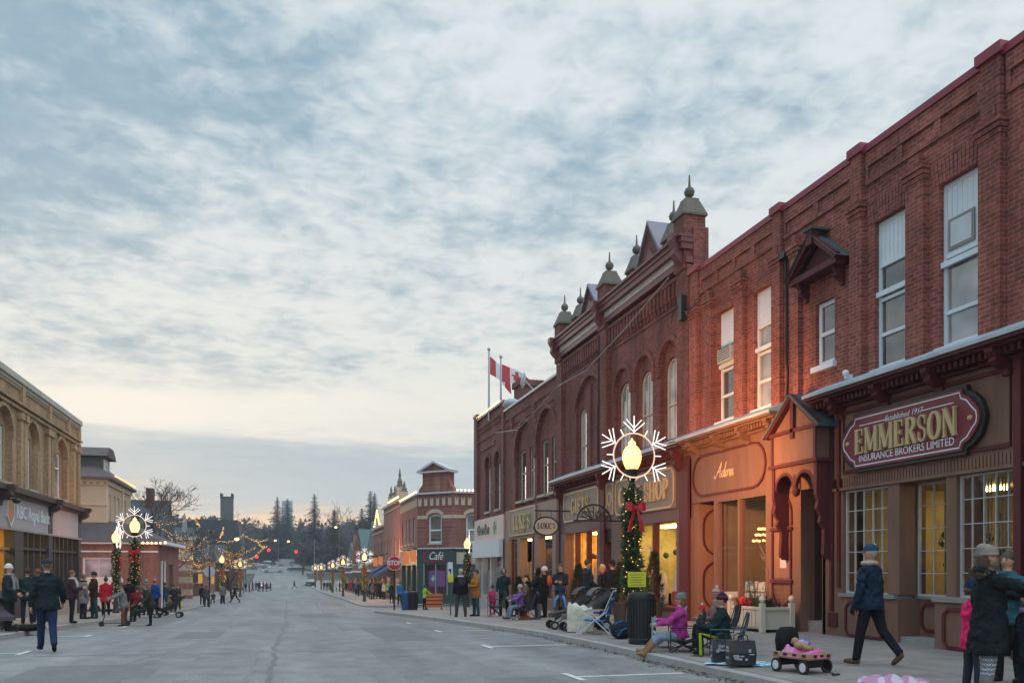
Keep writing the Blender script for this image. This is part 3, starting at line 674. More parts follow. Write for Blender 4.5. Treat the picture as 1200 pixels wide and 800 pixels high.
for a,b in ((4.2,5.2),(6,7),(8.3,9.3)): window(B1,FR,a,b,5.56,8.52,rails=(.33,.66),panel=.85,dep=.1,sill=None)
o=window(B1,FR,15.90,16.56,6.06,7.46,rails=(.5,),dep=.08,fw=.09,sill=M_white)
# little gabled hood over the small window
m=MB(); G=lambda a,b,c:FR(a,b,c)
FH=lambda u,v,w:FR(16.22+(u-16.35)*.84,7.98+(v-7.98)*.95,w*.72)
m.prism(FH,[(15.35,7.98),(17.35,7.98),(17.35,8.12),(15.35,8.12)],.003,.5)
m.ribbon(FH,[(15.30,8.12),(16.35,8.86),(17.40,8.12)],.14,.40,.56); m.ribbon(FH,[(15.5,8.16),(16.35,8.74),(17.2,8.16)],.06,.34,.42)
m.prism(FH,[(15.55,8.12),(17.15,8.12),(16.35,8.66)],.003,.25)
m.fb(FH,16.22,16.48,8.66,8.98,.30,.60)
for u in (15.6,17.1): bracket(m,FH,u,.12,7.98,.42,.38)
hood=m.build('window_hood',M_mar,B1)
m=MB(); m.quad(FH(15.22,8.10,.62),FH(16.35,8.93,.62),FH(16.35,8.93,.0),FH(15.22,8.10,.0)); m.quad(FH(17.48,8.10,.62),FH(16.35,8.93,.62),FH(16.35,8.93,.0),FH(17.48,8.10,.0))
m.fb(FH,16.15,16.55,8.985,9.03,.0,.66); m.build('roof',M_slate,hood)
m=MB(); m.tube([FR(17.62,8.9,.08),FR(17.60,7.6,.07),FR(17.62,6.6,.07),FR(17.55,6.2,.07),FR(17.62,5.3,.07)],.035,6); m.box(XR-.2,XR-.04,17.5,17.75,8.85,9.0); m.build('conduit',M_black,B1)
m=MB(); m.ell(FR(15.15,5.62,.28),(.07,.07,.07)); m.fb(FR,15.12,15.18,5.5,5.6,.1,.3); m.build('security_light',M_white,B1)
# --- insurance shopfront
cornice(B1,FR,2.0,16.25,4.98,5.30,.55,M_mar,brk=[15.55,14.15,12.75,11.3,9.9,8.5,7,5.5,4],bh=.42)
m=MB(); m.fb(FR,2,16.25,3.50,4.98,-.3,.05); m.fb(FR,2,16.25,3.24,3.30,-.3,.10)
m.fb(FR,13.84,14.17,1.10,3.24,-.3,.06); m.fb(FR,12.41,12.65,1.10,3.24,-.3,.06); m.fb(FR,15.55,16.25,.05,3.24,-.3,.05)
m.fb(FR,14.0,15.55,.08,1.02,-.3,.08); m.fb(FR,11.08,12.5,.10,1.02,-.3,.34); m.fb(FR,12.5,14.0,.30,1.02,-.5,-.42)
m.fb(FR,2,10.7,.1,1.02,-.3,.2); m.fb(FR,13.86,14.0,.06,1.02,-.56,.078); m.fb(FR,12.5,12.62,.06,1.02,-.56,.33); m.fb(FR,13.84,14.17,3.10,3.24,-.5,-.3); m.fb(FR,13.86,14.0,1.09,3.24,-.56,-.302); m.fb(FR,12.42,12.62,1.11,3.24,-.56,-.302); m.build('shopfront',M_brown,B1)
m=MB(); n=56
for i in range(n):
    u=11.1+(15.55-11.1)*i/n; m.fb(FR,u,u+.055,3.305,3.495,.0,.075)
m.build('fluted_band',M_brown,B1)
m=MB(); m.fb(FR,13.9,15.6,1.02,1.09,-.3,.14); m.mark(); m.fb(FR,11.02,12.62,1.02,1.10,-.3,.40); m.mark(); m.fb(FR,12.5,14.0,1.02,1.08,-.5,-.36); m.mark(); m.build_each('sill',pm('grey_sill',(.20,.20,.19),.6),B1)
m=MB()
outline(m,FR,octo(14.25,15.40,.22,.90,.10),.06,.08,.115); outline(m,FR,octo(11.25,12.38,.24,.90,.10),.06,.34,.375); outline(m,FR,octo(12.72,13.78,.42,.92,.10),.06,-.42,-.385)
outline(m,FR,[(11.25,3.62),(15.5,3.62),(15.5,4.86),(11.25,4.86)],.07,.05,.09)
m.fb(FR,11.0,11.14,.1,5.0,-.3,.13); m.fb(FR,10.72,10.86,.1,5.0,-.3,.13); m.fb(FR,15.62,15.70,1.2,4.9,.05,.10); m.fb(FR,15.85,15.93,.7,4.9,.05,.12); m.fb(FR,15.72,16.02,.36,.66,.05,.09)
m.build('trim',M_mar,B1)
m=MB(); m.fb(FR,12.5,14.0,.05,.30,-.8,.02); m.build('step',M_kerb,B1)
M_grid=pm('grey_white_muntin',(.40,.41,.42),.6,.2)
def gridwin(P,F,a,b,c,d,nu,nv,wf,fm=M_grid):
    m=MB(); fw=.035
    m.fb(F,a,a+fw,c,d,wf-.06,wf); m.fb(F,b-fw,b,c,d,wf-.06,wf); m.fb(F,a+fw,b-fw,c,c+fw,wf-.06,wf); m.fb(F,a+fw,b-fw,d-fw,d,wf-.06,wf)
    for i in range(1,nu): u=a+(b-a)*i/nu; m.fb(F,u-.008,u+.008,c+fw,d-fw,wf-.05,wf-.012)
    for i in range(1,nv): v=c+(d-c)*i/nv; m.fb(F,a+fw,b-fw,v-.008,v+.008,wf-.052,wf-.009)
    o=m.build('window',fm,P); q=MB(); q.add([F(a+.01,c+.01,wf-.03),F(b-.01,c+.01,wf-.03),F(b-.01,d-.01,wf-.03),F(a+.01,d-.01,wf-.03)],[(0,1,2,3)]); q.build('pane',M_glass,o); return o
gridwin(B1,FR,14.17,15.55,1.09,3.23,5,5,-.02); gridwin(B1,FR,12.65,13.84,1.08,3.23,3,5,-.36); gridwin(B1,FR,11.14,12.41,1.10,3.23,5,5,-.02)
gridwin(B1,FR,8,10.7,1.05,3.23,6,5,-.02)
M_wallI=pm('interior_ochre',(.34,.27,.13),.8,.45,1.6); M_floorI=pm('interior_floor',(.12,.08,.05),.6)
M_lampI=em('fluorescent_tube',(1,.72,.28),58); M_lampW=em('warm_ceiling_lamp',(1,.55,.16),26)
room(B1,FR,9,15.6,.3,3.3,4.2,M_wallI,M_floorI,[(11.2,12.1,2.2,2.35),(12.4,12.9,2.6,2.75),(14.1,14.6,2.6,2.75)],M_lampI,front=.55)
q=MB()
for u in (11.3,11.62,11.95,12.25,13.2,14.6,15.2):
    for k in range(6): q.fb(FR,u+k*.035,u+k*.035+.022,1.1,3.2,-.56-(k%2)*.03,-.54-(k%2)*.03)
q.build('vertical_blind',pm('blind_fabric',(.24,.21,.15),.8),B1)
q=MB(); q.fb(FR,12.75,13.5,1.1,1.55,-1.2,-.8); q.build('gift_display',pm('red_boxes',(.34,.03,.05),.6,.4,8),B1)
q=MB(); rn=random.Random(3)
for i in range(160):
    u=12.8+rn.gauss(.3,.28); v=1.55+abs(rn.gauss(0,.28)); w_=-1.0+rn.gauss(0,.15); s=.09
    q.add([FR(u-s,v,w_),FR(u,v+s,w_+.03),FR(u+s,v,w_),FR(u,v-s,w_-.03)],[(0,1,2,3)])
q.build('potted_greenery',M_garl,B1)
q=MB(); q.fb(FR,9.4,15.4,.3,1.15,-3.2,-2.7); q.fb(FR,10.2,10.9,.3,2.3,-4.1,-3.8); q.fb(FR,13.7,14.5,.3,2.2,-4.1,-3.7); q.build('reception_desk',M_dkbrown,B1)
# --- boutique shopfront
cornice(B1,FR,17.62,22.95,4.98,5.28,.5,M_brown,brk=[22.0,20.6,19.3,18.0],bh=.40)
m=MB(); m.fb(FR,18.46,22.44,3.47,4.98,-.3,.05); m.fb(FR,22.44,22.95,.05,4.98,-.05,.05)
m.fb(FR,17.12,18.46,.05,4.98,-.3,.05); m.fb(FR,18.46,21.02,.05,.80,-.3,.05); m.fb(FR,21.0,21.10,.8,3.47,-.28,.06); m.fb(FR,19.76,19.85,.85,3.40,-.12,.05); m.fb(FR,20.92,21.0,.8,3.47,-.1,.05)
m.fb(FR,18.46,18.54,.85,3.40,-.1,.04); m.fb(FR,18.46,20.92,3.40,3.47,-.1,.04); m.fb(FR,18.46,20.92,.80,.85,-.1,.07)
m.build('shopfront',M_brown,B1)
m=MB()
outline(m,FR,stadium(18.5,22.3,3.64,4.76),.06,.05,.09)
for c,d in ((3.7,4.7),(2.2,3.55),(.6,2.0)): outline(m,FR,stadium(22.55,22.85,c,d),.045,.05,.085)
m.fb(FR,22.92,23.02,.0,4.9,-.02,.10)
outline(m,FR,[(17.35,3.62),(17.35,2.62)]+[(18.2,2.62)]+archpts(17.35,18.2,3.62,.42)[::-1][:-1][::1],.05,.05,.085) if 0 else None
m.ribbon(FR,[(17.40,2.60)]+archpts(17.40,18.22,3.30,.40)+[(18.22,2.60)],.05,.05,.085); m.fb(FR,17.36,18.26,2.50,2.57,.05,.11)
m.fb(FR,17.40,17.46,1.36,2.48,.05,.09); m.fb(FR,18.16,18.22,1.36,2.48,.05,.09); m.fb(FR,17.36,18.26,1.26,1.34,.05,.11)
m.ribbon(FR,[(17.42,1.24)]+[(a,1.24-(b-.0)) for a,b in archpts(17.42,18.2,.52,.40)]+[(18.2,1.24)],.05,.05,.085)
outline(m,FR,[(17.83+.20*math.cos(2*math.pi*i/16),.36+.22*math.sin(2*math.pi*i/16)) for i in range(16)],.05,.09,.13)
m.build('trim',M_mar,B1)
m=MB(); m.fb(FR,17.48,18.14,1.38,2.46,.051,.062); m.build('niche_panel',M_brown2,B1)
m=MB(); m.fb(FR,17.3,18.34,.08,.66,.05,.09); m.build('plinth',M_brown2,B1)
# recessed entrance wall with moulded door panels
EN=frame(XR+.02,21.08,.94,.34,.34,-.94)
def dF(u,v,w_):  # oblique door wall from the pane end back into the recess
    return (XR+.03+u*.80, 21.2+u*.9+w_*.6*-1, v)
FD=frame(XR,22.12,1,0,0,-1)
m=MB(); m.fb(FR,21.10,22.12,.1,3.47,-1.5,-1.42); m.fb(FR,22.12,22.43,.1,3.47,-1.5,-.02)
m.build('entrance_door',M_brown2,B1)
m=MB()
for c,d in ((2.0,3.3),(.45,1.8)): outline(m,FD,stadium(.16,1.05,c,d),.055,0,.035)
m.build('door_moulding',M_mar,B1)
o=MB(); o.add([FR(18.5,.82,-.03),FR(20.95,.82,-.03),FR(20.95,3.45,-.03),FR(18.5,3.45,-.03)],[(0,1,2,3)]); o.build('display_window',M_glass,B1)
M_wallA=pm('interior_taupe',(.20,.14,.10),.8,.3,1)
room(B1,FR,18.3,21.05,.5,3.5,3.6,M_wallA,M_floorI,[(18.8,19.2,1.6,1.9)],M_lampW)
def chandelier(F,u,v,w_):
    q=MB()
    for k in range(3):
        for i in range(9):
            a=2*math.pi*i/9; r=.26-.07*k; p=F(u,v+.16*k,w_); q.ell((p[0]+r*math.cos(a),p[1]+r*math.sin(a),p[2]),.035,6,4)
    q.build('chandelier',em('chandelier_glow',(1,.55,.15),4),B1)
chandelier(FR,20.35,2.35,-1.0); chandelier(FR,18.95,2.55,-1.2)
q=MB(); rn=random.Random(5); q.cur=0
for i in range(26):
    u=19.0+rn.gauss(0,.06); pts=[]
    du,dw=rn.gauss(0,.35),rn.gauss(0,.15); h=rn.uniform(.9,1.7)
    q.tube([FR(u,.9,-.6),FR(u+du*.3,.9+h*.5,-.6+dw*.4),FR(u+du,.9+h,-.6+dw)],[.014,.010,.004],5)
    for k in range(4): 
        f=rn.uniform(.4,1); q.tube([FR(u+du*f,.9+h*f,-.6+dw*f),FR(u+du*f+rn.gauss(0,.16),.9+h*f+rn.uniform(.05,.25),-.6+dw*f+rn.gauss(0,.08))],[.008,.003],4)
q.build('branch_display',pm('birch_branches',(.45,.38,.30),.8),B1)
q=MB(); q.fb(FR,18.5,20.9,.82,.98,-.7,-.1)
for i in range(14):
    u=rn.uniform(18.6,20.8); h=rn.uniform(.12,.5); w_=rn.uniform(-.65,-.2); q.lathe([(.06,0),(.13,.04),(.14,h*.35),(.09,h*.6),(.02,h*.66)],FR(u,.98,w_),8)
q.build('window_display',pm('white_fluff',(.5,.48,.47),.9,.3,6),B1)
# gabled porch hood over the stair door
m=MB(); w1=.45
m.fb(FR,15.92,17.6,3.98,4.70,.003,w1); m.prism(FR,[(15.92,4.70),(17.6,4.70),(16.76,5.36)],.003,w1-.04)
ph=m.build('porch_hood',M_brown,B1)
m=MB(); m.fb(FR,15.84,17.68,3.90,3.98,.0,w1+.06); m.fb(FR,15.84,17.68,4.64,4.72,.0,w1+.05); m.ribbon(FR,[(15.75,4.66),(16.76,5.44),(17.77,4.66)],.12,w1-.03,w1+.09); m.fb(FR,16.70,16.82,4.5,5.34,w1,w1+.05); m.fb(FR,15.90,15.98,3.98,4.64,w1,w1+.03); m.fb(FR,17.54,17.62,3.98,4.64,w1,w1+.03)
for u in (15.95,17.57):
    G=lambda a,b,c:FR(c,b,a)
    m.prism(G,[(0,3.9),(w1,3.9),(w1,3.2),(w1-.05,3.05),(w1-.01,2.9),(w1-.12,2.72),(w1-.08,2.6),(w1-.2,2.45),(w1-.18,1.9),(w1-.26,1.8),(0,1.8)],u-.05,u+.05)
m.ribbon(FR,archpts(16.05,16.74,3.75,.34),.07,w1-.10,w1-.02); m.ribbon(FR,archpts(16.78,17.5,3.75,.34),.07,w1-.10,w1-.02)
m.lathe([(.01,0),(.08,.06),(.1,.14),(.05,.22),(.06,.5)],FR(16.76,3.2,w1-.07),10)
m.build('trim',M_mar,ph)
m=MB(); pts=[(16.02,3.9),(16.02,3.42)]+archpts(16.05,16.74,3.72,.34)+[(16.76,3.42)]+archpts(16.78,17.5,3.72,.34)+[(17.52,3.42),(17.52,3.9)]
m.prism(FR,pts,w1-.09,w1-.03); m.build('arcade_panel',M_brown,ph)
m=MB()
for s in (-1,1):
    u=16.76+s*1.06; m.prism(lambda a,b,c:FR(a,b,c),[(16.76,5.50),(u,4.68),(u,4.62),(16.76,5.44)],-.0,w1+.12)
m.build('roof',M_slate,ph)
m=MB(); m.fb(FR,16.15,16.27,.1,3.4,-.3,.05); m.fb(FR,17.05,17.13,.1,3.4,-.3,.06); m.fb(FR,15.9,17.65,3.4,3.9,-.3,.003); m.fb(FR,16.27,16.30,.1,3.4,-1.2,-.0); m.build('door_surround',M_brown,B1)
m=MB(); m.fb(FR,16.27,17.05,.45,3.4,-1.25,-1.18); m.fb(FR,17.05,17.08,.4,3.4,-1.2,-.30); m.build('stair_door',M_dkbrown,B1)
m=MB(); m.fb(FR,16.27,17.05,.1,.42,-1.3,-.12); m.build('step',pm('tiled_step',(.20,.20,.22),.7,.3,9),B1)
m=MB(); m.prism(FR,[(17.62,1.62),(17.88,1.62),(17.88,2.0)]+archpts(17.62,17.88,2.12,.12)[::-1][1:-1]+[(17.62,2.0)],.062,.066); m.build('door_notice',pm('pale_paper',(.55,.48,.55),.7),B1)
# signs hung on this block
sg=empty('shop_sign',FR(13.6,4.17,.06),'carved maroon sign reading EMMERSON with gold letters and stepped black edge','sign')
def badge(u0,u1,v0,v1,k,r):
    P=[]
    for (cx,cy,a0) in ((u1,v1,180),(u0,v1,270),(u0,v0,0),(u1,v0,90)):
        pass
    # quarter-round notched ends
    n=6
    P=[(u0+k,v0),(u1-k,v0)]
    P+=[(u1-k+.03,v0+.10),(u1-k+.16,v0+.16),(u1-.10,v0+.30),(u1-.02,(v0+v1)/2-.10),(u1-.0,(v0+v1)/2),(u1-.02,(v0+v1)/2+.10),(u1-.10,v1-.30),(u1-k+.16,v1-.16),(u1-k+.03,v1-.10)]
    P+=[(u1-k,v1),(u0+k,v1)]
    P+=[(u0+k-.03,v1-.10),(u0+k-.16,v1-.16),(u0+.10,v1-.30),(u0+.02,(v0+v1)/2+.10),(u0,(v0+v1)/2),(u0+.02,(v0+v1)/2-.10),(u0+.10,v0+.30),(u0+k-.16,v0+.16),(u0+k-.03,v0+.10)]
    return P
SF=planeF(FR(13.57,4.16,.07),(0,-1,0),(0,0,1))
m=MB(); m.prism(SF,badge(-1.90,1.90,-.60,.60,.42,0),0,.09); m.build('backing_board',M_black,sg)
m=MB(); m.prism(SF,badge(-1.82,1.82,-.53,.53,.40,0),.09,.13); m.build('board',pm('sign_maroon',(.175,.024,.034),.55,.3,1.6),sg)
m=MB(); m.ribbon(SF,badge(-1.76,1.76,-.475,.475,.38,0),.022,.13,.136,closed=True); m.ribbon(SF,[(-1.25,.325),(-.42,.325)],.018,.13,.136); m.ribbon(SF,[(.42,.325),(1.25,.325)],.018,.13,.136); m.build('border_line',M_white,sg)
serif('EMMERSON',planeF(FR(13.57,4.16,.20),(0,-1,0),(0,0,1)),.50,1,.05,M_gold,sg,width=2.72,track=.05)
text('Established 1917',planeF(FR(13.57,4.16+.335,.2),(0,-1,0),(0,0,1)),.15,.006,M_white,sg,shear=.25)
text('INSURANCE BROKERS LIMITED',planeF(FR(13.57,4.16-.345,.2),(0,-1,0),(0,0,1)),.20,.006,M_white,sg,xs=.92)
m=MB()
for s in (-1,1): m.ell(FR(13.57+s*1.62,4.16,.20),(.05,.05,.05)); m.mark()
m.build_each('boss',M_gold,sg)
ad=empty('shop_sign',FR(20.5,4.2,.05),'cream script lettering reading Adorn on the oval brown panel','sign')
SC={'A':[[(0,0),(.35,.5),(.62,1),(.55,.4),(.62,.03),(.72,.06)],[(.18,.38),(.6,.44)],[(0,0),(-.12,.05),(-.14,.18)]],'d':[[(.36,.42),(.2,.44),(.08,.2),(.18,.02),(.34,.16),(.5,.95)],[(.5,.95),(.38,.12),(.46,.0),(.56,.12)]],
'o':[[(.22,.42),(.06,.24),(.12,.02),(.28,.06),(.34,.28),(.22,.42),(.4,.36)]],'r':[[(.02,.34),(.12,.44),(.14,.36),(.28,.40),(.22,.1),(.28,.0),(.36,.08)]],'n':[[(.0,.3),(.1,.42),(.04,.0)],[(.06,.2),(.22,.42),(.28,.34),(.24,.08),(.3,.0),(.44,.12)]]}
def script(s,F,h,mat,P,wd=.07):
    q=MB(); x=0; k=0
    for ch in s:
        for pts in SC[ch]:
            k+=1; sm=[]
            for a,b in zip(pts,pts[1:]): sm+=[(a[0]+(b[0]-a[0])*i/4,a[1]+(b[1]-a[1])*i/4) for i in range(4)]
            sm.append(pts[-1]); q.ribbon(F,[((x+a+b*.22)*h,b*h) for a,b in sm],wd*h,0,.012+.001*k)
        x+={'A':.72,'d':.5,'o':.36,'r':.32,'n':.42}[ch]
    return q.build('lettering',mat,P)
script('Adorn',planeF(FR(21.02,4.05,.052),(0,-1,0),(0,0,1)),.42,pm('cream_letters',(.6,.45,.25),.5),ad)
# ================================================================ maroon brick block with turrets
B2=empty('turreted_commercial_building',(XR,28.5,0),'dark maroon brick block with capped turrets, two gables and arched upper windows','building')
W2=[(27.2,28.2),(25.40,26.35),(23.52,24.45),(31.62,32.36),(29.72,30.45)]
big=[(a-.2,b+.2,4.95,8.55,.62) for a,b in W2[:3]]
blind=[(29.55,32.55,5.0,9.0,.95)]
m=MB(); m.wall(FR,22.44,34.63,4.7,10.4,big+blind,-.09,0); m.build('wall',M_brickB,B2)
m=MB()
for a,b in W2[:3]: m.wall(FR,a-.2,b+.2,4.95,8.55,[(a,b,5.5,8.08,(b-a)/2*.8)],-.34,-.095)
m.wall(FR,29.55,32.55,5.0,9.0,[(a,b,5.5,7.95,.3) for a,b in W2[3:]],-.34,-.095)
m.fb(FR,30.95,31.15,5.0,8.7,-.094,-.02)
m.build('recessed_wall',M_brickB,B2)
shell(B2,FR,22.45,34.62,0,10.4,15,M_brickB,front=.35)
m=MB()
for a,b in W2[:3]:
    m.ribbon(FR,[(a-.28,7.6)]+archpts(a-.28,b+.28,8.66,.68,14)+[(b+.28,7.6)],.16,.003,.06)
m.ribbon(FR,[(29.47,7.9)]+archpts(29.47,32.63,9.1,1.0,16)+[(32.63,7.9)],.16,.003,.06)
m.build('hood_mould',M_brickB,B2)
for i,(a,b) in enumerate(W2):
    top=8.05 if i<3 else 7.92
    window(B2,FR,a+.02,b-.02,5.52,top,rise=(b-a)/2*.78 if i<3 else .28,rails=(.52 if i<3 else .45,),mull=1,dep=.15,fw=.055,mat=pm('cream_sash',(.42,.37,.30),.6),glass=M_dg2,sill=M_brickB)
m=MB()
for a,b in ((22.46,23.15),(28.85,29.50),(33.95,34.62)):
    m.fb(FR,a,b,5.0,10.4,.003,.16); m.mark()
m.build_each('pilaster',M_brickB,B2)
m=MB()
for a,b in ((23.15,28.85),(29.5,33.95)):
    n=int((b-a)/.26)
    for i in range(n):
        u=a+(b-a)*(i+.5)/n
        m.fb(FR,u-.07,u+.07,9.72,10.2,.003,.10); m.fb(FR,u-.05,u+.05,9.58,9.72,.003,.06)
    m.fb(FR,a,b,10.2,10.32,.003,.13); m.fb(FR,a,b,9.42,9.50,.003,.035)
m.build('corbel_table',M_brickB,B2)
m=MB(); M_maroonmet=pm('maroon_metal_cornice',(.125,.035,.038),.5,.25,1.5)
m.fb(FR,22.44,34.63,10.44,10.62,0,.22); m.fb(FR,22.44,34.63,10.84,11.02,0,.36); m.fb(FR,22.40,34.67,11.02,11.16,0,.40); m.fb(FR,22.38,34.69,11.16,11.24,0,.47)
for u in (22.75,29.18,34.3):
    bracket(m,FR,u,.30,11.30,1.15,.60)
m.build('cornice',M_maroonmet,B2)
m=MB(); m.fb(FR,23.1,28.9,10.62,10.84,0,.24); m.fb(FR,29.5,34.0,10.62,10.84,0,.24); m.build('frieze_band',pm('pale_metal_band',(.34,.31,.30),.5,.25,2),B2)
m=MB(); m.fb(FR,22.44,34.63,10.4,11.5,-.5,-.02); m.build('parapet',M_brickB,B2)
def turret(u,w_,z0,z1,s):
    t=MB(); t.fb(FR,u-s,u+s,z0,z1,w_-s,w_+s); t.fb(FR,u-s-.05,u+s+.05,z1-.12,z1,w_-s-.05,w_+s+.05) if 0 else None
    o=t.build('turret',M_brickB,B2)
    c=FR(u,z1,w_); q=MB(); q.lathe([(s+.05,0),(s+.05,.06),(s*.60,.52),(s*.60,.56)],c,sq=True); q.lathe([(.05,.56),(.05,.64),(.13,.70),(.16,.80),(.12,.90),(.05,.94),(.035,1.02),(.02,1.30)],c,10); q.build('cap',M_lead,o)
for u in (22.86,29.18,34.28): turret(u,-.10,10.3,11.86,.34)
for u in (24.55,27.45,30.1,33.2): turret(u,-.42,10.4,11.86,.27)
for a,b,z in ((24.9,27.1,13.0),(30.4,32.9,12.75)):
    q=MB(); c=(a+b)/2; q.prism(FR,[(a,11.2),(b,11.2),(c,z-.1)],-.6,-.25); o=q.build('gable',M_brickB,B2)
    q=MB()
    q.prism(FR,[(a-.15,11.2),(c,z-.05),(c,z+.07),(a-.29,11.2)],-1.3,-.15); q.prism(FR,[(b+.15,11.2),(c,z-.05),(c,z+.07),(b+.29,11.2)],-1.3,-.15); q.build('roof',pm('purple_slate',(.17,.15,.19),.6,.2,3),o)
    q=MB(); q.prism(FR,[(c-.35,11.55),(c+.35,11.55),(c+.35,11.8),(c,12.2),(c-.35,11.8)],-.26,-.22); q.build('date_panel',M_maroonmet,o)
m=MB(); m.tube([FR(29.6,10.2,.14),FR(29.6,7,.14),FR(29.6,5,.14)],.055,6); m.build('downpipe',M_black,B2)
cornice(B2,FR,22.5,34.6,4.80,5.25,.5,M_mar,flash=True,dent=False,brk=[23.0,29.2,34.2],bh=.8)
m=MB()
n=26
for i in range(n):
    u=23.3+(33.9-23.3)*i/(n-1)
    if abs(u-29.2)>.5: bracket(m,FR,u,.09,5.06,.2,.36); m.mark()
m.build_each('modillion',M_mar,B2)
m=MB(); m.fb(FR,22.44,34.63,3.05,4.80,-.3,.05)
for a,b in ((22.5,23.3),(27.75,28.5),(29.45,29.95),(33.7,34.55)): m.fb(FR,a,b,.0,3.05,-.3,.10)
m.fb(FR,23.3,27.75,-.2,.42,-.3,.06); m.fb(FR,29.95,33.7,-.3,.40,-.3,.06)
m.build('shopfront',pm('plum_shopfront_paint',(.125,.065,.062),.6,.2,1.5),B2)
m=MB()
for u in (25.05,31.15,32.45): m.fb(FR,u-.06,u+.06,.42,3.05,-.14,.05)
m.fb(FR,22.44,23.0,.0,4.8,.10,.17); m.fb(FR,29.1,29.5,.0,4.7,.10,.16); m.fb(FR,34.3,34.6,-.2,4.7,.1,.16); m.fb(FR,23.3,27.75,.36,.46,.06,.12); m.fb(FR,29.95,33.7,.34,.44,.06,.12); m.build('trim',M_mar,B2)
m=MB(); m.fb(FR,28.5,29.45,-.1,2.6,-1.0,-.92); m.fb(FR,28.5,29.45,2.55,3.05,-.3,.0); m.build('door',M_dkbrown,B2)
for a,b in ((23.3,27.75),(29.95,33.7)):
    q=MB(); q.add([FR(a,.42,-.1),FR(b,.42,-.1),FR(b,3.05,-.1),FR(a,3.05,-.1)],[(0,1,2,3)]); q.build('display_window',M_glass,B2)
M_wallY=pm('interior_amber',(.55,.38,.13),.8,.75,3.0)
M_lampG=em('amber_shop_lamp',(1,.62,.16),40)
room(B2,FR,29.8,33.8,.2,3.1,2.6,M_wallY,M_floorI,[(30.3,33.3,1.0,1.25)],em('amber_shop_lamp_bright',(1,.52,.10),55))
room(B2,FR,23.1,27.9,.2,3.1,3.4,pm('interior_yellow',(.50,.41,.18),.8,.6,2.5),M_floorI,[(23.6,27.4,1.3,1.55)],em('shop_lamp_yellow',(1,.72,.22),34))
GOODS=[pm('goods_wood',(.20,.11,.05),.7,.3,5),pm('goods_red',(.30,.04,.03),.6),pm('goods_white',(.5,.46,.4),.6),pm('goods_green',(.05,.12,.05),.6),pm('goods_dark',(.05,.035,.03),.6)]
rn=random.Random(11)
for (a,b,w_) in ((23.4,27.6,-2.2),(30.0,33.6,-1.8)):
    q=MB()
    for k in range(5): q.fb(FR,a,b,.6+.5*k,.63+.5*k,w_-.3,w_)
    u=a
    while u<b:
        for k in range(4):
            h=rn.uniform(.12,.4); d=rn.uniform(.1,.3)
            if rn.random()<.75: q.fb(FR,u,min(b,u+d),.631+.5*k,.631+.5*k+h,w_-.25,w_-.03)
        u+=rn.uniform(.25,.45)
    q.m=[random.Random(i//6).randrange(5) if i>=30 else 0 for i in range(len(q.f))]; q.build('display_shelf',GOODS,B2)
    q=MB()
    u=a+.2
    while u<b-.3:
        q.lathe([(.10,0),(.16,.05),(.13,rn.uniform(.3,.8)),(.04,rn.uniform(.9,1.3))],FR(u,.42,-.45),8); u+=rn.uniform(.4,.9)
    for k in range(7):
        uu=rn.uniform(a+.2,b-.2); q.tube([FR(uu,3.05,-.5),FR(uu,rn.uniform(2.2,2.7),-.5)],[.006,.006],4); q.ell(FR(uu,rn.uniform(2.0,2.4),-.5),rn.uniform(.05,.12),8,6)
    for k in range(5):
        uu=rn.uniform(a+.2,b-.6); q.fb(FR,uu,uu+rn.uniform(.2,.5),.42,.42+rn.uniform(.2,.8),-.9,-.6)
    q.m=[(i//40)%4+1 for i in range(len(q.f))]
    q.build('window_display',GOODS if True else pm('shop_ornaments',(.30,.22,.16),.6,.6,4),B2)
def panelsign(name,label,u0,u1,v0,v1,words,h,wid,small=None,w_=.05):
    s=empty(name,FR((u0+u1)/2,(v0+v1)/2,w_),label,'sign'); c=(u0+u1)/2; cv=(v0+v1)/2
    q=MB(); q.fb(FR,u0,u1,v0,v1,w_,w_+.05); q.build('board',M_tanp,s)
    q=MB(); k=.14; q.ribbon(FR,[(u0+k+.1,v0+.06),(u1-k-.1,v0+.06),(u1-k,v0+k),(u1-.06,v0+k+.1),(u1-.06,v1-k-.1),(u1-k,v1-k),(u1-k-.1,v1-.06),(u0+k+.1,v1-.06),(u0+k,v1-k),(u0+.06,v1-k-.1),(u0+.06,v0+k+.1),(u0+k,v0+k)],.06,w_+.05,w_+.075,closed=True); q.build('border_moulding',M_gold,s)
    dv=-.10 if small else 0
    serif(words,planeF(FR(c,cv+dv,w_+.055),(0,-1,0),(0,0,1)),h,1,.04,M_gold,s,width=wid)
    if small: serif(small,planeF(FR(c,cv+h*.5+.12,w_+.055),(0,-1,0),(0,0,1)),.2,1,.02,M_gold,s,width=wid*.55)
    return s
_gs=panelsign('shop_sign','taupe board sign reading GIFTS in gold with small line above, over the amber lit window',29.75,33.85,3.48,4.72,'GIFTS',.58,2.0)
text('UNIQUE',planeF(FR(31.8,4.48,.105),(0,-1,0),(0,0,1)),.22,.012,M_gold,bpy.data.objects[_gs.name])
panelsign('shop_sign','long taupe board sign reading CARD SHOP in gold behind the near lamp',23.42,28.15,3.42,4.70,'CARD SHOP',.64,3.9)
s=empty('shop_sign',FR(28.75,4.1,.05),'small blank taupe panel with gold ring between the GIFTS and CARD SHOP boards','sign')
q=MB(); q.fb(FR,28.3,29.08,3.5,4.7,.05,.09); q.build('board',M_tanp,s); q=MB(); q.ribbon(FR,[(28.69+.2*math.cos(R(20*i)),4.1+.22*math.sin(R(20*i))) for i in range(18)],.05,.09,.11,closed=True); q.ribbon(FR,[(28.37,3.57),(29.01,3.57),(29.01,4.63),(28.37,4.63)],.05,.09,.11,closed=True); q.build('border_moulding',M_gold,s)
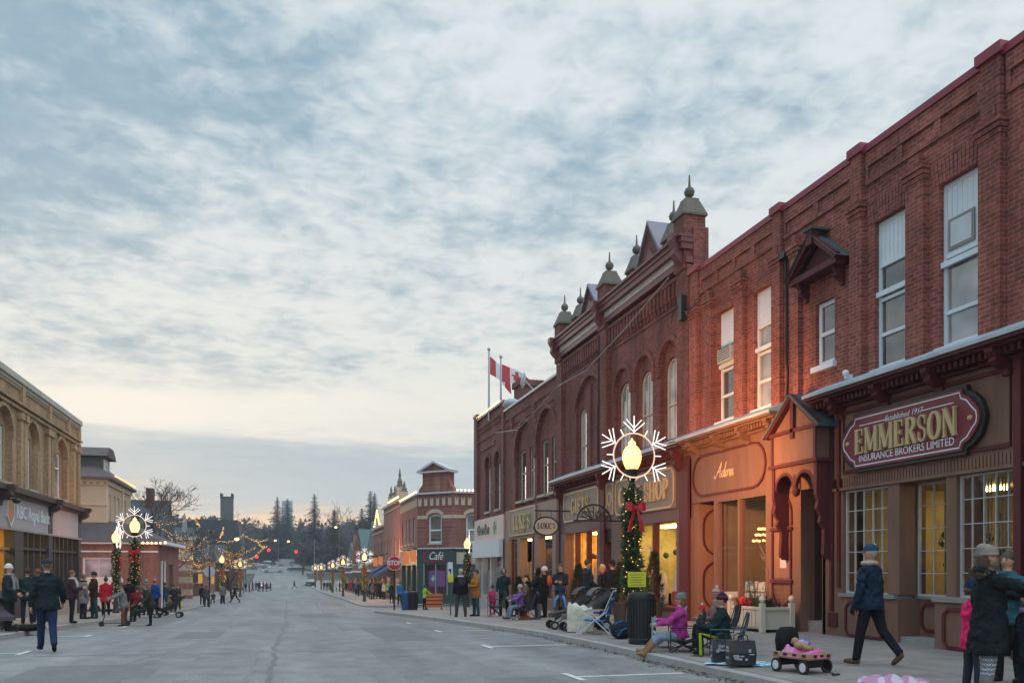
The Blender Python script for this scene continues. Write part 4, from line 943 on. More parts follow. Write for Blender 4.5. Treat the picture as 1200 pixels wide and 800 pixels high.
# overhead festoon cable across the fronts
m=MB(); pts=[]
ctrl=[(44.5,8.9,.35),(40,8.35,.4),(36.5,8.75,.4),(33.5,9.1,.5),(30,9.0,.5),(26.5,9.5,.5),(23.4,10.3,.3)]
for a,b in zip(ctrl,ctrl[1:]):
    for i in range(5): t=i/5; pts.append(FR(*(a[k]+(b[k]-a[k])*t for k in range(3))))
pts.append(FR(*ctrl[-1])); m.tube(pts,.022,5); tag(m.build('overhead_cable',pm('grey_cable',(.30,.29,.29),.6)),'grey cable looping along the upper walls of the maroon brick blocks','cable')
m=MB(); m.fb(FR,22.5,22.75,8.8,9.5,.16,.34); m.tube([FR(22.6,9.4,.3),FR(23.0,9.0,.4),FR(23.3,8.9,.25)],.02,5); m.tube([FR(22.6,9.1,.3),FR(22.2,8.9,.3),FR(21.5,9.05,.25)],.015,5); tag(m.build('electrical_box',M_black),'black electrical box with loose wires on the end pier by the red brick block','electrical box')
# ================================================================ double arch block
B3=empty('arched_brick_building',(XR,39.2,0),'maroon brick block with two tall blind arches above a country store front','building')
A3=[(35.05,38.0,4.7,8.75,1.3),(38.45,41.75,4.7,8.75,1.3)]
W3=[(35.30,36.15),(36.75,37.65),(38.55+.25,39.7),(40.35,41.4)]
m=MB(); m.wall(FR,34.63,43.82,4.6,9.9,A3,-.14,0); m.build('wall',M_brickB,B3)
m=MB()
for k,(a,b,c,d,r) in enumerate(A3): m.wall(FR,a,b,c,d,[(p,q_,4.95,7.45) for p,q_ in W3[2*k:2*k+2]],-.34,-.145)
m.build('recessed_wall',M_brickB,B3)
shell(B3,FR,34.64,43.8,-.5,9.9,15,M_brickB,front=.35)
for a,b in W3: window(B3,FR,a,b,4.97,7.45,rails=(.55,),dep=.22,fw=.07,mat=pm('cream_sash',(.5,.46,.4),.6),glass=M_dg,sill=M_cobj)
m=MB()
for a,b,c,d,r in A3: m.ribbon(FR,[(a-.1,6.8)]+archpts(a-.1,b+.1,d+.12,r+.1,16)+[(b+.1,6.8)],.18,.003,.07)
m.fb(FR,34.65,43.8,9.35,9.43,.003,.05); m.fb(FR,34.65,43.8,8.95,9.02,.003,.04)
for u in (34.9,38.22,42.2): bracket(m,FR,u,.3,9.3,.9,.14)
m.build('brick_trim',M_brickB,B3)
m=MB(); m.fb(FR,34.64,43.82,9.9,10.0,-.4,.1); m.build('coping',M_flash,B3)
m=MB(); m.fb(FR,34.63,43.82,3.1,4.62,-.3,.04)
for a,b in ((34.7,35.4),(37.6,38.4),(40.6,41.1),(43.0,43.8)): m.fb(FR,a,b,-.5,3.1,-.3,.09)
m.fb(FR,35.4,37.6,-.5,.25,-.3,.05); m.fb(FR,41.1,43.0,-.5,.25,-.3,.05); m.build('shopfront',pm('mushroom_paint',(.20,.12,.095),.6,.2,1.5),B3)
m=MB()
for a,b in ((34.64,34.8),(38.2,38.42),(43.62,43.82),(42.0,42.12)): m.fb(FR,a,b,-.5,3.12,.0,.13)
m.build('trim',M_mar,B3)
m=MB(); m.fb(FR,38.4,40.6,-.4,2.6,-1.2,-1.1); m.build('door',M_dkbrown,B3)
for a,b in ((35.4,37.6),(41.1,43.0)):
    q=MB(); q.add([FR(a,.25,-.1),FR(b,.25,-.1),FR(b,3.1,-.1),FR(a,3.1,-.1)],[(0,1,2,3)]); q.build('display_window',M_glass,B3)
room(B3,FR,34.9,43.5,-.35,3.15,2.8,M_wallA,M_floorI,[(35.6,37.4,1.0,1.2),(38.9,39.9,.7,1.0),(41.2,42.9,1.0,1.2)],M_lampG)
q=MB()
for u in (35.6,36.3,37.1,41.3,42.1,42.8): q.lathe([(.2,0),(.3,.1),(.22,.9),(.08,1.7)],FR(u,.26,-.7),8)
q.build('window_display',pm('shop_goods2',(.36,.25,.15),.7,.5,3),B3)
_ls=panelsign('shop_sign',"taupe board sign reading LUKE'S in gold above the country store windows",37.9,42.6,3.22,4.60,"LUKE'S",.72,3.0)
# small second line of the store sign
serif('STORE',planeF(FR(40.25,3.50,.11),(0,-1,0),(0,0,1)),.22,1,.03,M_gold,_ls,width=1.2)
s=empty('blade_sign',(XR-1.15,33.2,3.3),"oval cream blade sign with black rim reading LUKE'S, hung out from the wall",'sign')
BF=planeF((XR-1.12,33.0,3.32),(1,0,0),(0,0,1))
q=MB(); q.prism(BF,[(.54*math.cos(R(10*i)),.40*math.sin(R(10*i))) for i in range(36)],-.08,0); q.build('rim',M_black,s)
q=MB(); q.prism(BF,[(.475*math.cos(R(10*i)),.335*math.sin(R(10*i))) for i in range(36)],.0,.012); q.build('face',pm('cream_face',(.52,.43,.36),.5),s)
serif("LUKE'S",planeF((XR-1.12,33.0-.013,3.34),(1,0,0),(0,0,1)),.22,1,.01,M_black,s,width=.76)
q=MB(); q.tube([(XR,33.05,3.95),(XR-1.6,33.05,3.95)],.03,6); q.tube([(XR-.9,33.05,3.95),(XR-.9,33.05,3.6)],.015,5); q.tube([(XR-1.35,33.05,3.95),(XR-1.35,33.05,3.6)],.015,5); q.build('bracket',M_black,s)
# ================================================================ end block with flags
B4=empty('corner_brick_building',(XR,47.3,0),'maroon brick corner block with pale pharmacy fascia and lights along its roof','building')
W4=[(47.25,48.2),(44.95,45.9)]
m=MB(); m.wall(FR,43.82,50.8,4.5,10.45,[(a-.15,b+.15,4.75,8.0,.5) for a,b in W4],-.14,0); m.build('wall',M_brickB,B4)
m=MB()
for a,b in W4: m.wall(FR,a-.15,b+.15,4.75,8.0,[(a,b,4.85,7.55,.4)],-.34,-.145)
m.build('recessed_wall',M_brickB,B4)
shell(B4,FR,43.84,50.8,-1,10.4,15,M_brickB,front=.35)
for a,b in W4: window(B4,FR,a,b,4.87,7.53,rise=.38,rails=(.5,),dep=.2,sill=M_cobj,glass=M_dg2)
m=MB()
for a,b in W4: m.ribbon(FR,[(a-.22,7.3)]+archpts(a-.22,b+.22,8.14,.56,12)+[(b+.22,7.3)],.14,.003,.06)
m.fb(FR,43.9,50.7,9.1,9.18,.003,.06); m.fb(FR,43.9,50.7,9.9,10.0,.003,.08); m.fb(FR,50.0,50.8,4.5,10.7,.003,.14); m.fb(FR,43.84,44.3,4.5,10.4,.003,.1)
n=20
for i in range(n): u=44.4+5.5*i/(n-1); m.fb(FR,u-.06,u+.06,9.55,9.9,.003,.06)
m.fb(FR,46.0,49.6,8.5,8.75,.003,.05)
m.build('brick_trim',M_brickB,B4)
m=MB(); m.fb(FR,43.82,50.85,10.45,10.56,-.4,.12); m.fb(FR,49.95,50.85,10.7,10.85,-.5,.2); m.build('coping',M_maroonmet,B4)
m=MB(); m.fb(FR,43.82,50.8,3.2,4.5,-.3,.10); m.build('fascia',pm('pale_pink_fascia',(.52,.40,.37),.6,.12,1.2),B4)
m=MB(); m.fb(FR,44.0,50.5,2.25,3.18,.05,.30); m.build('valance_panel',pm('white_canvas',(.60,.61,.62),.8,.1,1),B4)
m=MB()
for a,b in ((43.9,44.5),(46.7,47.1),(48.9,49.2),(50.2,50.8)): m.fb(FR,a,b,-1,3.2,-.3,.04)
m.fb(FR,47.1,50.2,-1,.1,-.3,.03); m.fb(FR,43.84,50.8,2.6,3.2,-.3,.03); m.build('shopfront',pm('grey_shopfront',(.33,.33,.34),.6),B4)
q=MB(); q.add([FR(44.5,-.6,-.1),FR(50.2,-.6,-.1),FR(50.2,2.6,-.1),FR(44.5,2.6,-.1)],[(0,1,2,3)]); q.build('display_window',M_glass,B4)
q=MB(); q.fb(FR,45.3,46.0,-.6,1.7,-.18,-.12); q.build('door',pm('teal_door',(.09,.19,.20),.5),B4)
room(B4,FR,44,50.5,-.7,2.8,4,pm('interior_grey',(.4,.38,.36),.8),M_floorI,[(45,49.5,1.5,1.8)],em('neutral_shop_lamp',(1,.8,.6),14))
q=MB(); q.fb(FR,47.3,49.8,-.6,1.5,-.5,-.3); q.build('window_poster',pm('poster_paper',(.5,.42,.4),.7,.5,2),B4)
s=empty('shop_sign',FR(48,3.85,.1),'teal and black pharmacy lettering with a green cross on the pale fascia','sign')
text('Guardian',planeF(FR(48.5,3.85,.11),(0,-1,0),(0,0,1)),.78,.04,pm('dark_teal_letters',(.01,.06,.065),.5),s,shear=.2,bold=.015)
q=MB(); q.fb(FR,45.35,46.15,3.5,4.25,.101,.115); q.build('patch',pm('green_patch',(.16,.42,.28),.5),s)
q=MB(); q.fb(FR,45.65,45.85,3.55,4.2,.115,.135); q.fb(FR,45.42,46.08,3.77,3.97,.118,.139); q.build('cross',M_black,s)
def bulbs(pts,r=.05,name='bulb_string',mat=None,parent=None):
    q=MB()
    for p in pts: q.ell(p,r,5,4)
    return q.build(name,mat or M_bulbw,parent)
o=bulbs([FR(44.6+i*.42,10.64,.12) for i in range(14)],.04); tag(o,'row of warm bulbs along the roof edge of the block with the flags','string lights')
m=MB(); m.box(12.2,13.4,43.4,44.6,9.5,11.5); m.box(12.1,13.5,43.3,44.7,11.3,11.6); o=m.build('chimney',M_brickB,B4)
m=MB(); 
for (px_,py_,pz) in ((11.95,41.9,11.2),):
    M2=Matrix.Rotation(R(100),4,'Y')@Matrix.Rotation(R(25),4,'X'); m.ell((px_,py_,pz),(.42,.42,.10),16,8,M=M2.to_3x3()); m.tube([(px_+.1,py_,pz),(px_+.5,py_,pz-.4),(px_+.5,py_,9.9)],.04,6)
tag(m.build('satellite_dish',pm('dish_grey',(.36,.38,.40),.5)),'round grey satellite dish on the parapet beside the roof chimney','satellite dish')
m=MB(); m.ell((11.7,43.3,10.25),(.45,.6,.28),12,8); tag(m.build('roof_vent_cover',M_flash),'domed grey vent cover on the roof edge below the satellite dish','vent')
def flag(px,zc,ztop,fw,fh,lab,flab,droop,leaf):
    x,y=at(px,zc); e=empty('flagpole',(x,y,10.0),lab,'flagpole'); 
    q=MB(); q.tube([(x,y,10.0),(x,y,ztop)],[.07,.045],8); q.ell((x,y,ztop+.06),.10,8,6); q.build('pole',pm('steel_pole',(.35,.38,.42),.4,metal=.5),e)
    f=empty('flag',(x,y,ztop-.5),flab,'flag')
    q=MB(); n=18; rows=8; idx={}
    for i in range(n+1):
        for j in range(rows+1):
            t=i/n; s_=j/rows
            xx=.06+fw*t*math.cos(R(droop)); zz_=-fw*t*math.sin(R(droop))*(.6+.5*t)-fh*s_*(1-.25*t)
            yy=.16*math.sin(t*8+s_*1.5)*t
            q.v.append((x+xx,y+yy,ztop-.35+zz_))
    for i in range(n):
        for j in range(rows):
            t=(i+.5)/n; s_=(j+.5)/rows
            red=t<.27 or t>.73
            if leaf and not red:
                dx=(t-.5)/.17; dz=(s_-.5)/.34; rr=math.hypot(dx,dz); an=math.atan2(dz,dx); red= rr<.62+.38*abs(math.cos(2.5*an+.8))
            q.f.append((i*(rows+1)+j,(i+1)*(rows+1)+j,(i+1)*(rows+1)+j+1,i*(rows+1)+j+1)); q.m.append(0 if red else 1)
    q.build('cloth',[pm('flag_red',(.42,.05,.06),.8,.12,2),pm('flag_white',(.60,.60,.62),.8,.1,2)],f,smooth=True,angle=180)
flag(573,48.5,14.0,1.75,1.0,'taller steel flagpole on the roof of the corner block','red and white flag drooping steeply from the taller flagpole',44,False)
flag(587,47.0,13.2,1.8,.95,'shorter steel flagpole on the roof nearer the chimney','red and white maple leaf flag streaming from the shorter flagpole',22,True)
# ================================================================ cafe on the far corner
ZC=-1.3
B5=empty('cafe_building',(12,68,0),'red brick corner cafe with pedimented chamfered corner and green shopfront','building')
cx0,cy0=10.2,65.6; ch=2.35
F5a=frame(cx0,cy0,0,1,-1,0)                                    # street side: u from corner along +Y
r2=math.sqrt(.5); F5b=frame(cx0,cy0,r2,-r2,-r2,-r2); LB=ch*math.sqrt(2)   # chamfer
F5c=frame(cx0+ch,cy0-ch,1,0,0,-1)                              # side street face
def uwall(P,F,L,holes,mat,z0,z1): q=MB(); q.wall(F,0,L,z0,z1,holes,-.3,0); q.build('wall',mat,P)
zs=3.1; zt=7.3
hA=[(1.2+i*2.1,2.2+i*2.1,3.6,5.7,.15) for i in range(4)]
uwall(B5,F5a,9.4,hA,M_brickC,zs,zt); uwall(B5,F5b,LB,[(1.05,2.25,3.55,5.75,.22)],M_brickC,zs,zt); uwall(B5,F5c,8,[(1.0,2.1,3.55,5.75,.22),(4.5,5.6,3.55,5.75,.22)],M_brickC,zs,zt)
for a,b,c,d,r in hA: window(B5,F5a,a,b,c,d,rise=r,mat=M_white,glass=M_dg,dep=.1)
window(B5,F5b,1.05,2.25,3.55,5.75,rise=.22,dep=.1,fw=.12,glass=M_dg); 
for a in (1.0,4.5): window(B5,F5c,a,a+1.1,3.55,5.75,rise=.22,dep=.1,fw=.12,glass=M_dg2)
M_buff=pm('buff_stone_trim',(.46,.36,.27),.85,.2,2)
q=MB()
for F,L,a,b in ((F5b,LB,1.05,2.25),(F5c,8,1.0,2.1)):
    q.ribbon(F,[(0,5.55),(a-.1,5.55)]+archpts(a-.1,b+.1,6.02,.26,8)+[(b+.1,5.55),(L if L<5 else 4.2,5.55)],.26,.003,.035)
for F,L in ((F5b,LB),(F5c,8),(F5a,9.4)):
    n=int(L/.5)
    for i in range(n): u=L*(i+.5)/n; q.prism(F,[(u-.14,6.4),(u+.14,6.4),(u+.14,7.0),(u+.07,7.0),(u,6.75),(u-.07,7.0),(u-.14,7.0)],.003,.07)
q.build('stone_band',M_buff,B5)
q=MB()
for F,L in ((F5b,LB),(F5c,8),(F5a,9.4)): q.fb(F,0,L,zt,zt+.14,-.3,.16); q.fb(F,0,L,3.1,3.2,-.2,.14)
q.build('coping',pm('pale_metal_coping',(.42,.43,.45),.6),B5)
q=MB(); c=LB/2
q.fb(F5b,c-1.15,c+1.15,zt+.14,9.0,-.9,.03)
for s_ in (-1,1):
    q.prism(F5b,[(c+s_*1.15,zt+.14),(c+s_*1.65,zt+.14),(c+s_*1.6,7.7),(c+s_*1.3,8.0),(c+s_*1.15,8.4)],-.5,-.1)
t=q.build('corner_tower',M_brickC,B5)
q=MB(); q.prism(F5b,[(c-.5,7.5)]+[(c+.5,7.5)]+archpts(c-.5,c+.5,8.55,.4)[::-1],.03,.06); q.build('arched_panel',M_brickA,t)
q=MB(); q.ribbon(F5b,[(c-1.5,9.02),(c,9.72),(c+1.5,9.02)],.16,-.9,.30); q.fb(F5b,c-1.5,c+1.5,8.92,9.04,-.9,.3); q.build('pediment',pm('pale_metal_coping',(.42,.43,.45),.6),t)
q=MB(); q.prism(F5b,[(c-1.2,9.04),(c+1.2,9.04),(c,9.6)],-.2,.05); q.build('tympanum',M_brickC,t)
M_dgreen=pm('dark_green_shopfront',(.030,.062,.055),.5,.2,1.5)
q=MB()
for F,L,hs in ((F5b,LB,[(.7,2.75,-.3,1.9)]),(F5c,8,[(2.0,3.2,-1.2,1.6),(3.8,7.2,-.6,1.7)]),(F5a,9.4,[(.6,2.6,-.6,1.9),(3.4,5.4,-.6,1.9),(6.2,8.6,-.6,1.9)])): q.wall(F,0,L,ZC-.6,zs,hs,-.3,.02)
q.build('shopfront',M_dgreen,B5)
q=MB()
for F,a,b,c_,d in ((F5b,.7,2.75,-.3,1.9),(F5c,3.8,7.2,-.6,1.7),(F5a,.6,2.6,-.6,1.9),(F5a,3.4,5.4,-.6,1.9),(F5a,6.2,8.6,-.6,1.9)): q.add([F(a,c_,-.15),F(b,c_,-.15),F(b,d,-.15),F(a,d,-.15)],[(0,1,2,3)])
q.build('display_window',M_glass,B5)
q=MB(); q.fb(F5b,1.68,1.76,-.3,1.9,-.14,.04); q.fb(F5b,.6,.7,-.4,2.0,.02,.06); q.fb(F5b,2.75,2.85,-.4,2.0,.02,.06); q.build('window_frame',pm('grey_green_trim',(.22,.25,.26),.6),B5)
room(B5,frame(cx0+1.6,cy0+.2,0,1,-1,0),.2,8,-1.0,2.4,5,pm('interior_plum',(.25,.16,.18),.8,.5,1),M_floorI,[(1,4,1.5,1.8)],em('cafe_lamp',(1,.65,.5),20),front=.2)
q=MB(); q.fb(F5b,.95,2.45,.25,1.45,-.22,-.19); q.build('neon_board',em('open_sign_glow',(.30,.16,.42),.3),B5)
q=MB(); q.fb(F5b,1.05,1.65,.5,1.2,-.185,-.18); q.build('board_emblem',pm('board_blue',(.1,.14,.3),.5),B5)
q=MB(); q.prism(F5b,[(1.35-.2,.85),(1.35,.6),(1.35+.2,.85),(1.35,1.1)],-.18,-.17); q.build('board_emblem',pm('board_white',(.6,.6,.65),.5),B5)
q=MB(); q.fb(F5c,.25,3.4,1.95,2.85,.02,.08); q.build('fascia_panel',pm('beige_fascia',(.40,.35,.29),.6),B5)
q=MB(); q.fb(F5c,2.15,3.05,-1.0,1.5,-.2,-.1); q.build('door',pm('pale_door',(.38,.30,.24),.6),B5)
for i in range(9): pass
s=empty('shop_sign',F5b(1.7,2.5,.05),'white and red script sign reading Cafe on the dark green corner fascia','sign')
Rv=Vector((r2,-r2,0))
text('Café',planeF(F5b(1.75,2.55,.05),Rv,(0,0,1)),.85,.04,pm('sign_white',(.65,.62,.62),.5),s,shear=.35,xs=.85)
q=MB(); q.ribbon(F5b,[(.72,2.75)]+[(1.02+.36*math.cos(R(a)),2.52+.42*math.sin(R(a))) for a in range(70,300,23)]+[(1.6,2.16),(2.3,2.22),(3.1,2.26)],[.02,.05,.07,.09,.1,.1,.1,.1,.09,.08,.07,.06,.05,.03],.05,.08); q.build('swoosh',pm('sign_red',(.40,.02,.05),.5),s)
text('C',planeF(F5b(.98,2.5,.05),Rv,(0,0,1)),.001,.001,M_black,s) if 0 else None
s=empty('notice_board',F5b(3.05,1.4,.08),'small white notice board on the green wall right of the cafe window','sign')
q=MB(); q.fb(F5b,2.9,3.3,.9,2.1,.03,.10); q.build('board',M_white,s); q=MB(); q.fb(F5b,2.98,3.22,1.4,1.6,.10,.105); q.build('print',M_black,s)
o=bulbs([F5a(.2+i*.36,zt+.22,.1) for i in range(26)]+[F5c(.3+i*.3,zt+.22,.1) for i in range(24)],.07); tag(o,'warm bulbs lining the parapet of the corner cafe','string lights')
shell(B5,frame(cx0,cy0,0,1,-1,0),0.3,9.4,-1.5,7.2,12,M_brickC,front=2.6)
# street side awnings and lanterns along the cafe
for i,(u,c_) in enumerate(((.5,'lit orange'),(2.9,'lit orange'))):
    pass
# ================================================================ more fronts beyond the cafe on the right
def rowhouse(name,label,y0,y1,z1,mat,xf=10.2,nw=3,shopc=None,gable=0,z0=None,winm=None,depth=12,trim=None,lamp=None,arch=.12):
    yb=(y0+y1)/2; b=empty(name,(xf,yb,0),label,'building'); F=frame(xf,y0,0,1,-1,0); L=y1-y0; zb=(z0 if z0 is not None else g(y1))-.2
    zs_=zb+3.4; hs=[]
    for i in range(nw):
        u=L*(i+.5)/nw; hs.append((u-.5,u+.5,zs_+.8,min(zs_+2.8,z1-.7),arch))
    q=MB(); q.wall(F,0,L,zs_,z1,hs,-.3,0); q.build('wall',mat,b)
    for h in hs: window(b,F,*h[:4],rise=h[4],dep=.1,mat=winm or M_white)
    q=MB(); q.fb(F,0,L,z1,z1+.2,-.4,.22); q.fb(F,0,L,z1-.5,z1-.38,.0,.08); q.fb(F,0,L,zs_-.1,zs_+.12,0,.25); q.build('cornice',trim or M_buff,b)
    q=MB(); q.wall(F,0,L,zb,zs_-.1,[(.5,L*.42,zb+.8,zs_-.9),(L*.58,L-.5,zb+.8,zs_-.9)],-.25,.0); q.build('shopfront',shopc or M_dkbrown,b)
    q=MB()
    for a,c in ((.5,L*.42),(L*.58,L-.5)): q.add([F(a,zb+.8,-.12),F(c,zb+.8,-.12),F(c,zs_-.9,-.12),F(a,zs_-.9,-.12)],[(0,1,2,3)])
    q.build('display_window',M_glass,b)
    room(b,F,.3,L-.3,zb+.2,zs_-.3,3,M_wallA,M_floorI,[(1,L-1,1,1.3)],lamp or M_lampG)
    shell(b,F,0.01,L-.01,zb,z1,depth,mat,front=.31)
    if gable:
        q=MB(); q.prism(F,[(0,z1),(L,z1),(L/2,z1+gable)],-depth,-.2); q.build('roof',M_slate,b)
    return b
b6=rowhouse('brick_commercial_building','pale brick block with spired turrets and lit parapet beyond the cafe',75.2,88,7.6,M_brickD,nw=5,trim=M_buff,arch=.3,lamp=M_lampG)
for y,z,h in ((77.5,7.8,1.6),(80.5,7.8,3.0),(80.9,7.8,2.4),(84,7.8,1.8),(87,7.8,2.0)):
    q=MB(); q.box(10.55,11.15,y-.3,y+.3,z,z+h*.5); o=q.build('turret',M_buff,b6); q=MB(); q.lathe([(.36,h*.5),(.22,h*.62),(.26,h*.66),(.08,h*.8),(.13,h*.86),(.02,h*1.1)],(10.85,y,z),8); q.build('cap',M_lead,o)
o=bulbs([(10.0,75.4+i*.4,7.95) for i in range(18)],.07); tag(o,'warm bulbs along the parapet of the pale brick block with turrets','string lights')
b7=rowhouse('brick_commercial_building','red brick block with gold lit scrolled parapet next to the turreted pale block',88,98,5.9,M_brickC,nw=3)
q=MB(); q.prism(frame(10.2,88,0,1,-1,0),[(2,6.1),(8,6.1),(7.2,6.8),(6,7.0),(5,8.1),(4,7.0),(2.8,6.8)],-.4,0); q.build('scrolled_parapet',M_cobj,b7)
o=bulbs([(10.05,90+i*.35,6.3+1.6*max(0,1-abs(i-9)/7)) for i in range(18)],.075); tag(o,'warm bulbs outlining the scrolled parapet on the red brick block','string lights')
rowhouse('gabled_shop','low brick shop with grey pitched roof, nearest of the gabled row',98,112,3.2,M_brickC,nw=4,gable=4.2,xf=10.5,trim=M_white)
rowhouse('gabled_shop','narrow pink brick shop with steep grey roof in the middle of the gabled row',112,128,2.6,M_brickD,nw=3,gable=4.5,xf=10.2,trim=M_white)
rowhouse('gabled_shop','farthest low brick shop of the gabled row, beside the last lamps',128,150,2.3,M_brickK,nw=4,gable=3.4,xf=10.6,trim=M_white)
q=MB(); q.prism(frame(10.1,118,0,1,-1,0),[(0,2.4),(4,2.4),(2,6.3)],-.6,.4); q.build('front_gable',M_brickA,bpy.data.objects['gabled_shop.001'])
# awnings and orange lit lanterns along the right pavement far away
for i,(px,py,zc,c) in enumerate(((437,661,96,'white'),(447,667,84,'navy'),(441,670,82,'blue'))):
    x,y=at(px,zc); z=1.6+zc*(666-py)/1000; F=frame(9.9,y,0,1,-1,0)
    q=MB(); q.prism(lambda a,b,c_:F(c_,b,a),[(0,z+.5),(.1,z+.5),(1.4,z-.25),(1.4,z-.45),(0,z+.3)],-1.8,1.8); tag(q.build('shop_awning',pm(c+'_awning',{'white':(.5,.5,.52),'navy':(.03,.05,.11),'blue':(.05,.09,.2)}[c],.8)),c+' sloping awning over a far right pavement shopfront','awning')
# ================================================================ bank, left foreground
B7=empty('bank_building',(XL,38,0),'cream brick bank with arched upper windows over a grey signboard and dark shopfront','building')
WL=[(29.6,30.8),(34.35,35.75),(38.15,39.35),(42.75,44.3)]
m=MB(); m.wall(FL,26,47.0,4.45,8.75,[(a-.3,b+.3,4.55,7.55,.75) for a,b in WL],-.2,0); m.build('wall',M_cream,B7)
m=MB()
for a,b in WL: m.wall(FL,a-.3,b+.3,4.55,7.55,[(a,b,4.8,6.95)],-.4,-.205)
m.build('recessed_wall',M_cream,B7)
shell(B7,FL,26,47,-.6,8.7,14,M_cream,front=.42)
for i,(a,b) in enumerate(WL): window(B7,FL,a+.02,b-.02,4.82,6.93,rails=(.68,),mull=1,dep=.26,fw=.09,mat=M_white,glass=M_dg2,sill=M_cobj)
m=MB()
for a,b in WL: m.ribbon(FL,[(a-.4,6.6)]+archpts(a-.4,b+.4,7.66,.86,14)+[(b+.4,6.6)],.17,.003,.06)
for u in (27,28.3,32.2,33.2,36.9,37.4,40.9,41.5,45.6,46.6):
    m.fb(FL,u-.22,u+.22,4.5,7.5,.003,.14); m.fb(FL,u-.3,u+.3,7.35,7.62,.003,.2)
m.fb(FL,26,47.05,7.72,7.84,.003,.12); m.fb(FL,26,47.05,7.9,7.98,.003,.2)
for u in (32.7,37.15,41.2,44.6,46.8): m.fb(FL,u-.18,u+.18,7.98,8.75,.003,.14)
m.build('brick_trim',M_cream,B7)
m=MB(); m.fb(FL,26,47.1,8.75,8.98,-.4,.18); m.fb(FL,26,47.1,8.62,8.75,-.0,.10); m.build('coping',pm('pale_stone_coping',(.40,.385,.34),.8,.25,1.5),B7)
m=MB()
for i in range(90):
    u=26.1+20.8*i/89
    m.fb(FL,u-.06,u+.06,8.52,8.62,.0,.07)
m.build('dentil_course',M_cobj,B7)
M_navy=pm('navy_black_timber',(.022,.026,.038),.5,.2,2)
m=MB(); m.fb(FL,26,47.15,4.42,4.62,0,.42); m.fb(FL,26,47.1,4.30,4.42,0,.22)
for u in (34.2,41.2,46.85): bracket(m,FL,u,.36,4.62,.75,.62)
m.build('cornice',M_dkbrown,B7)
m=MB(); m.fb(FL,26,41.0,3.12,4.30,-.3,.10); m.fb(FL,41.4,46.7,3.12,4.30,-.3,.10); m.build('fascia',pm('lilac_grey_fascia',(.36,.34,.385),.55,.08,1.0),B7)
m=MB()
for a,b in ((26,26.6),(36.0,37.1),(40.85,41.5),(46.5,47.0),(33,33.8)): m.fb(FL,a,b,-.6,4.3 if a>40 else 3.12,-.3,.12)
for u in (38.1,38.95,39.9,42.3,43.1,43.9,44.7,45.6): m.fb(FL,u-.07,u+.07,.3,3.12,-.25,.02)
m.fb(FL,37.1,46.5,2.35,2.45,-.25,.03); m.build('shopfront',M_navy,B7)
m=MB(); m.fb(FL,37.1,46.5,-.6,.3,-.3,.06); m.fb(FL,26.6,36,-.5,.15,-.3,.06); m.fb(FL,26,47.0,3.04,3.12,-.1,.16); m.build('bulkhead',pm('putty_paint',(.30,.27,.25),.6),B7)
for a,b in ((26.6,36.0),(37.1,40.85),(41.5,46.5)):
    q=MB(); q.add([FL(a,.15,-.12),FL(b,.15,-.12),FL(b,3.12,-.12),FL(a,3.12,-.12)],[(0,1,2,3)]); q.build('display_window',M_glass,B7)
room(B7,FL,26.3,46.8,-.1,3.2,4.5,pm('interior_gold',(.5,.36,.12),.8,.3,.8),M_floorI,[(33.5,35.8,1.0,1.4),(37.5,40.5,1.6,1.9),(43.2,45,2.2,2.4),(28,31,1.2,1.5)],em('bank_lamp',(1,.58,.13),40),front=.35)
m=MB()
for u in (27.5,29,31,34.6,35.3): m.fb(FL,u-.05,u+.05,.15,3.1,-.2,-.06)
m.fb(FL,26.6,36,2.3,2.4,-.2,-.05); m.build('window_frame',pm('gold_frame',(.35,.2,.05),.5),B7)
m=MB()
rn=random.Random(2)
for i in range(12):
    u=rn.uniform(37.3,46.3); m.fb(FL,u,u+rn.uniform(.2,.5),.3,rn.uniform(.8,2.2),-rn.uniform(.8,3),-.7)
m.build('office_furniture',pm('office_mix',(.16,.12,.12),.7,.6,2),B7)
s=empty('shop_sign',FL(38.6,3.7,.1),'white RBC Royal Bank lettering with shield on the grey bank fascia','sign')
text('RBC Royal Bank',planeF(FL(38.55,3.74,.105),(0,1,0),(0,0,1)),.72,.03,M_white,s,xs=1.0,bold=.012)
q=MB(); q.prism(FL,[(35.05,4.15),(35.75,4.15),(35.75,3.55),(35.4,3.22),(35.05,3.55)],.1,.15); q.build('shield',pm('shield_orange_lit',(.45,.20,.07),.5,.3,3),s)  # blue shield with the orange light on it painted into its colour
q=MB(); q.ribbon(FL,[(35.0,4.2),(35.8,4.2),(35.8,3.53),(35.4,3.16),(35.0,3.53)],.05,.1,.16,closed=True); q.build('shield_rim',M_white,s)
m=MB(); m.tube([FL(34.4,4.1,.1),FL(34.4,4.1,.5)],.03,6); m.ell(FL(34.4,4.05,.6),(.14,.1,.1)); tag(m.build('security_camera',M_black),'black security camera on a short arm left of the bank lettering','camera')
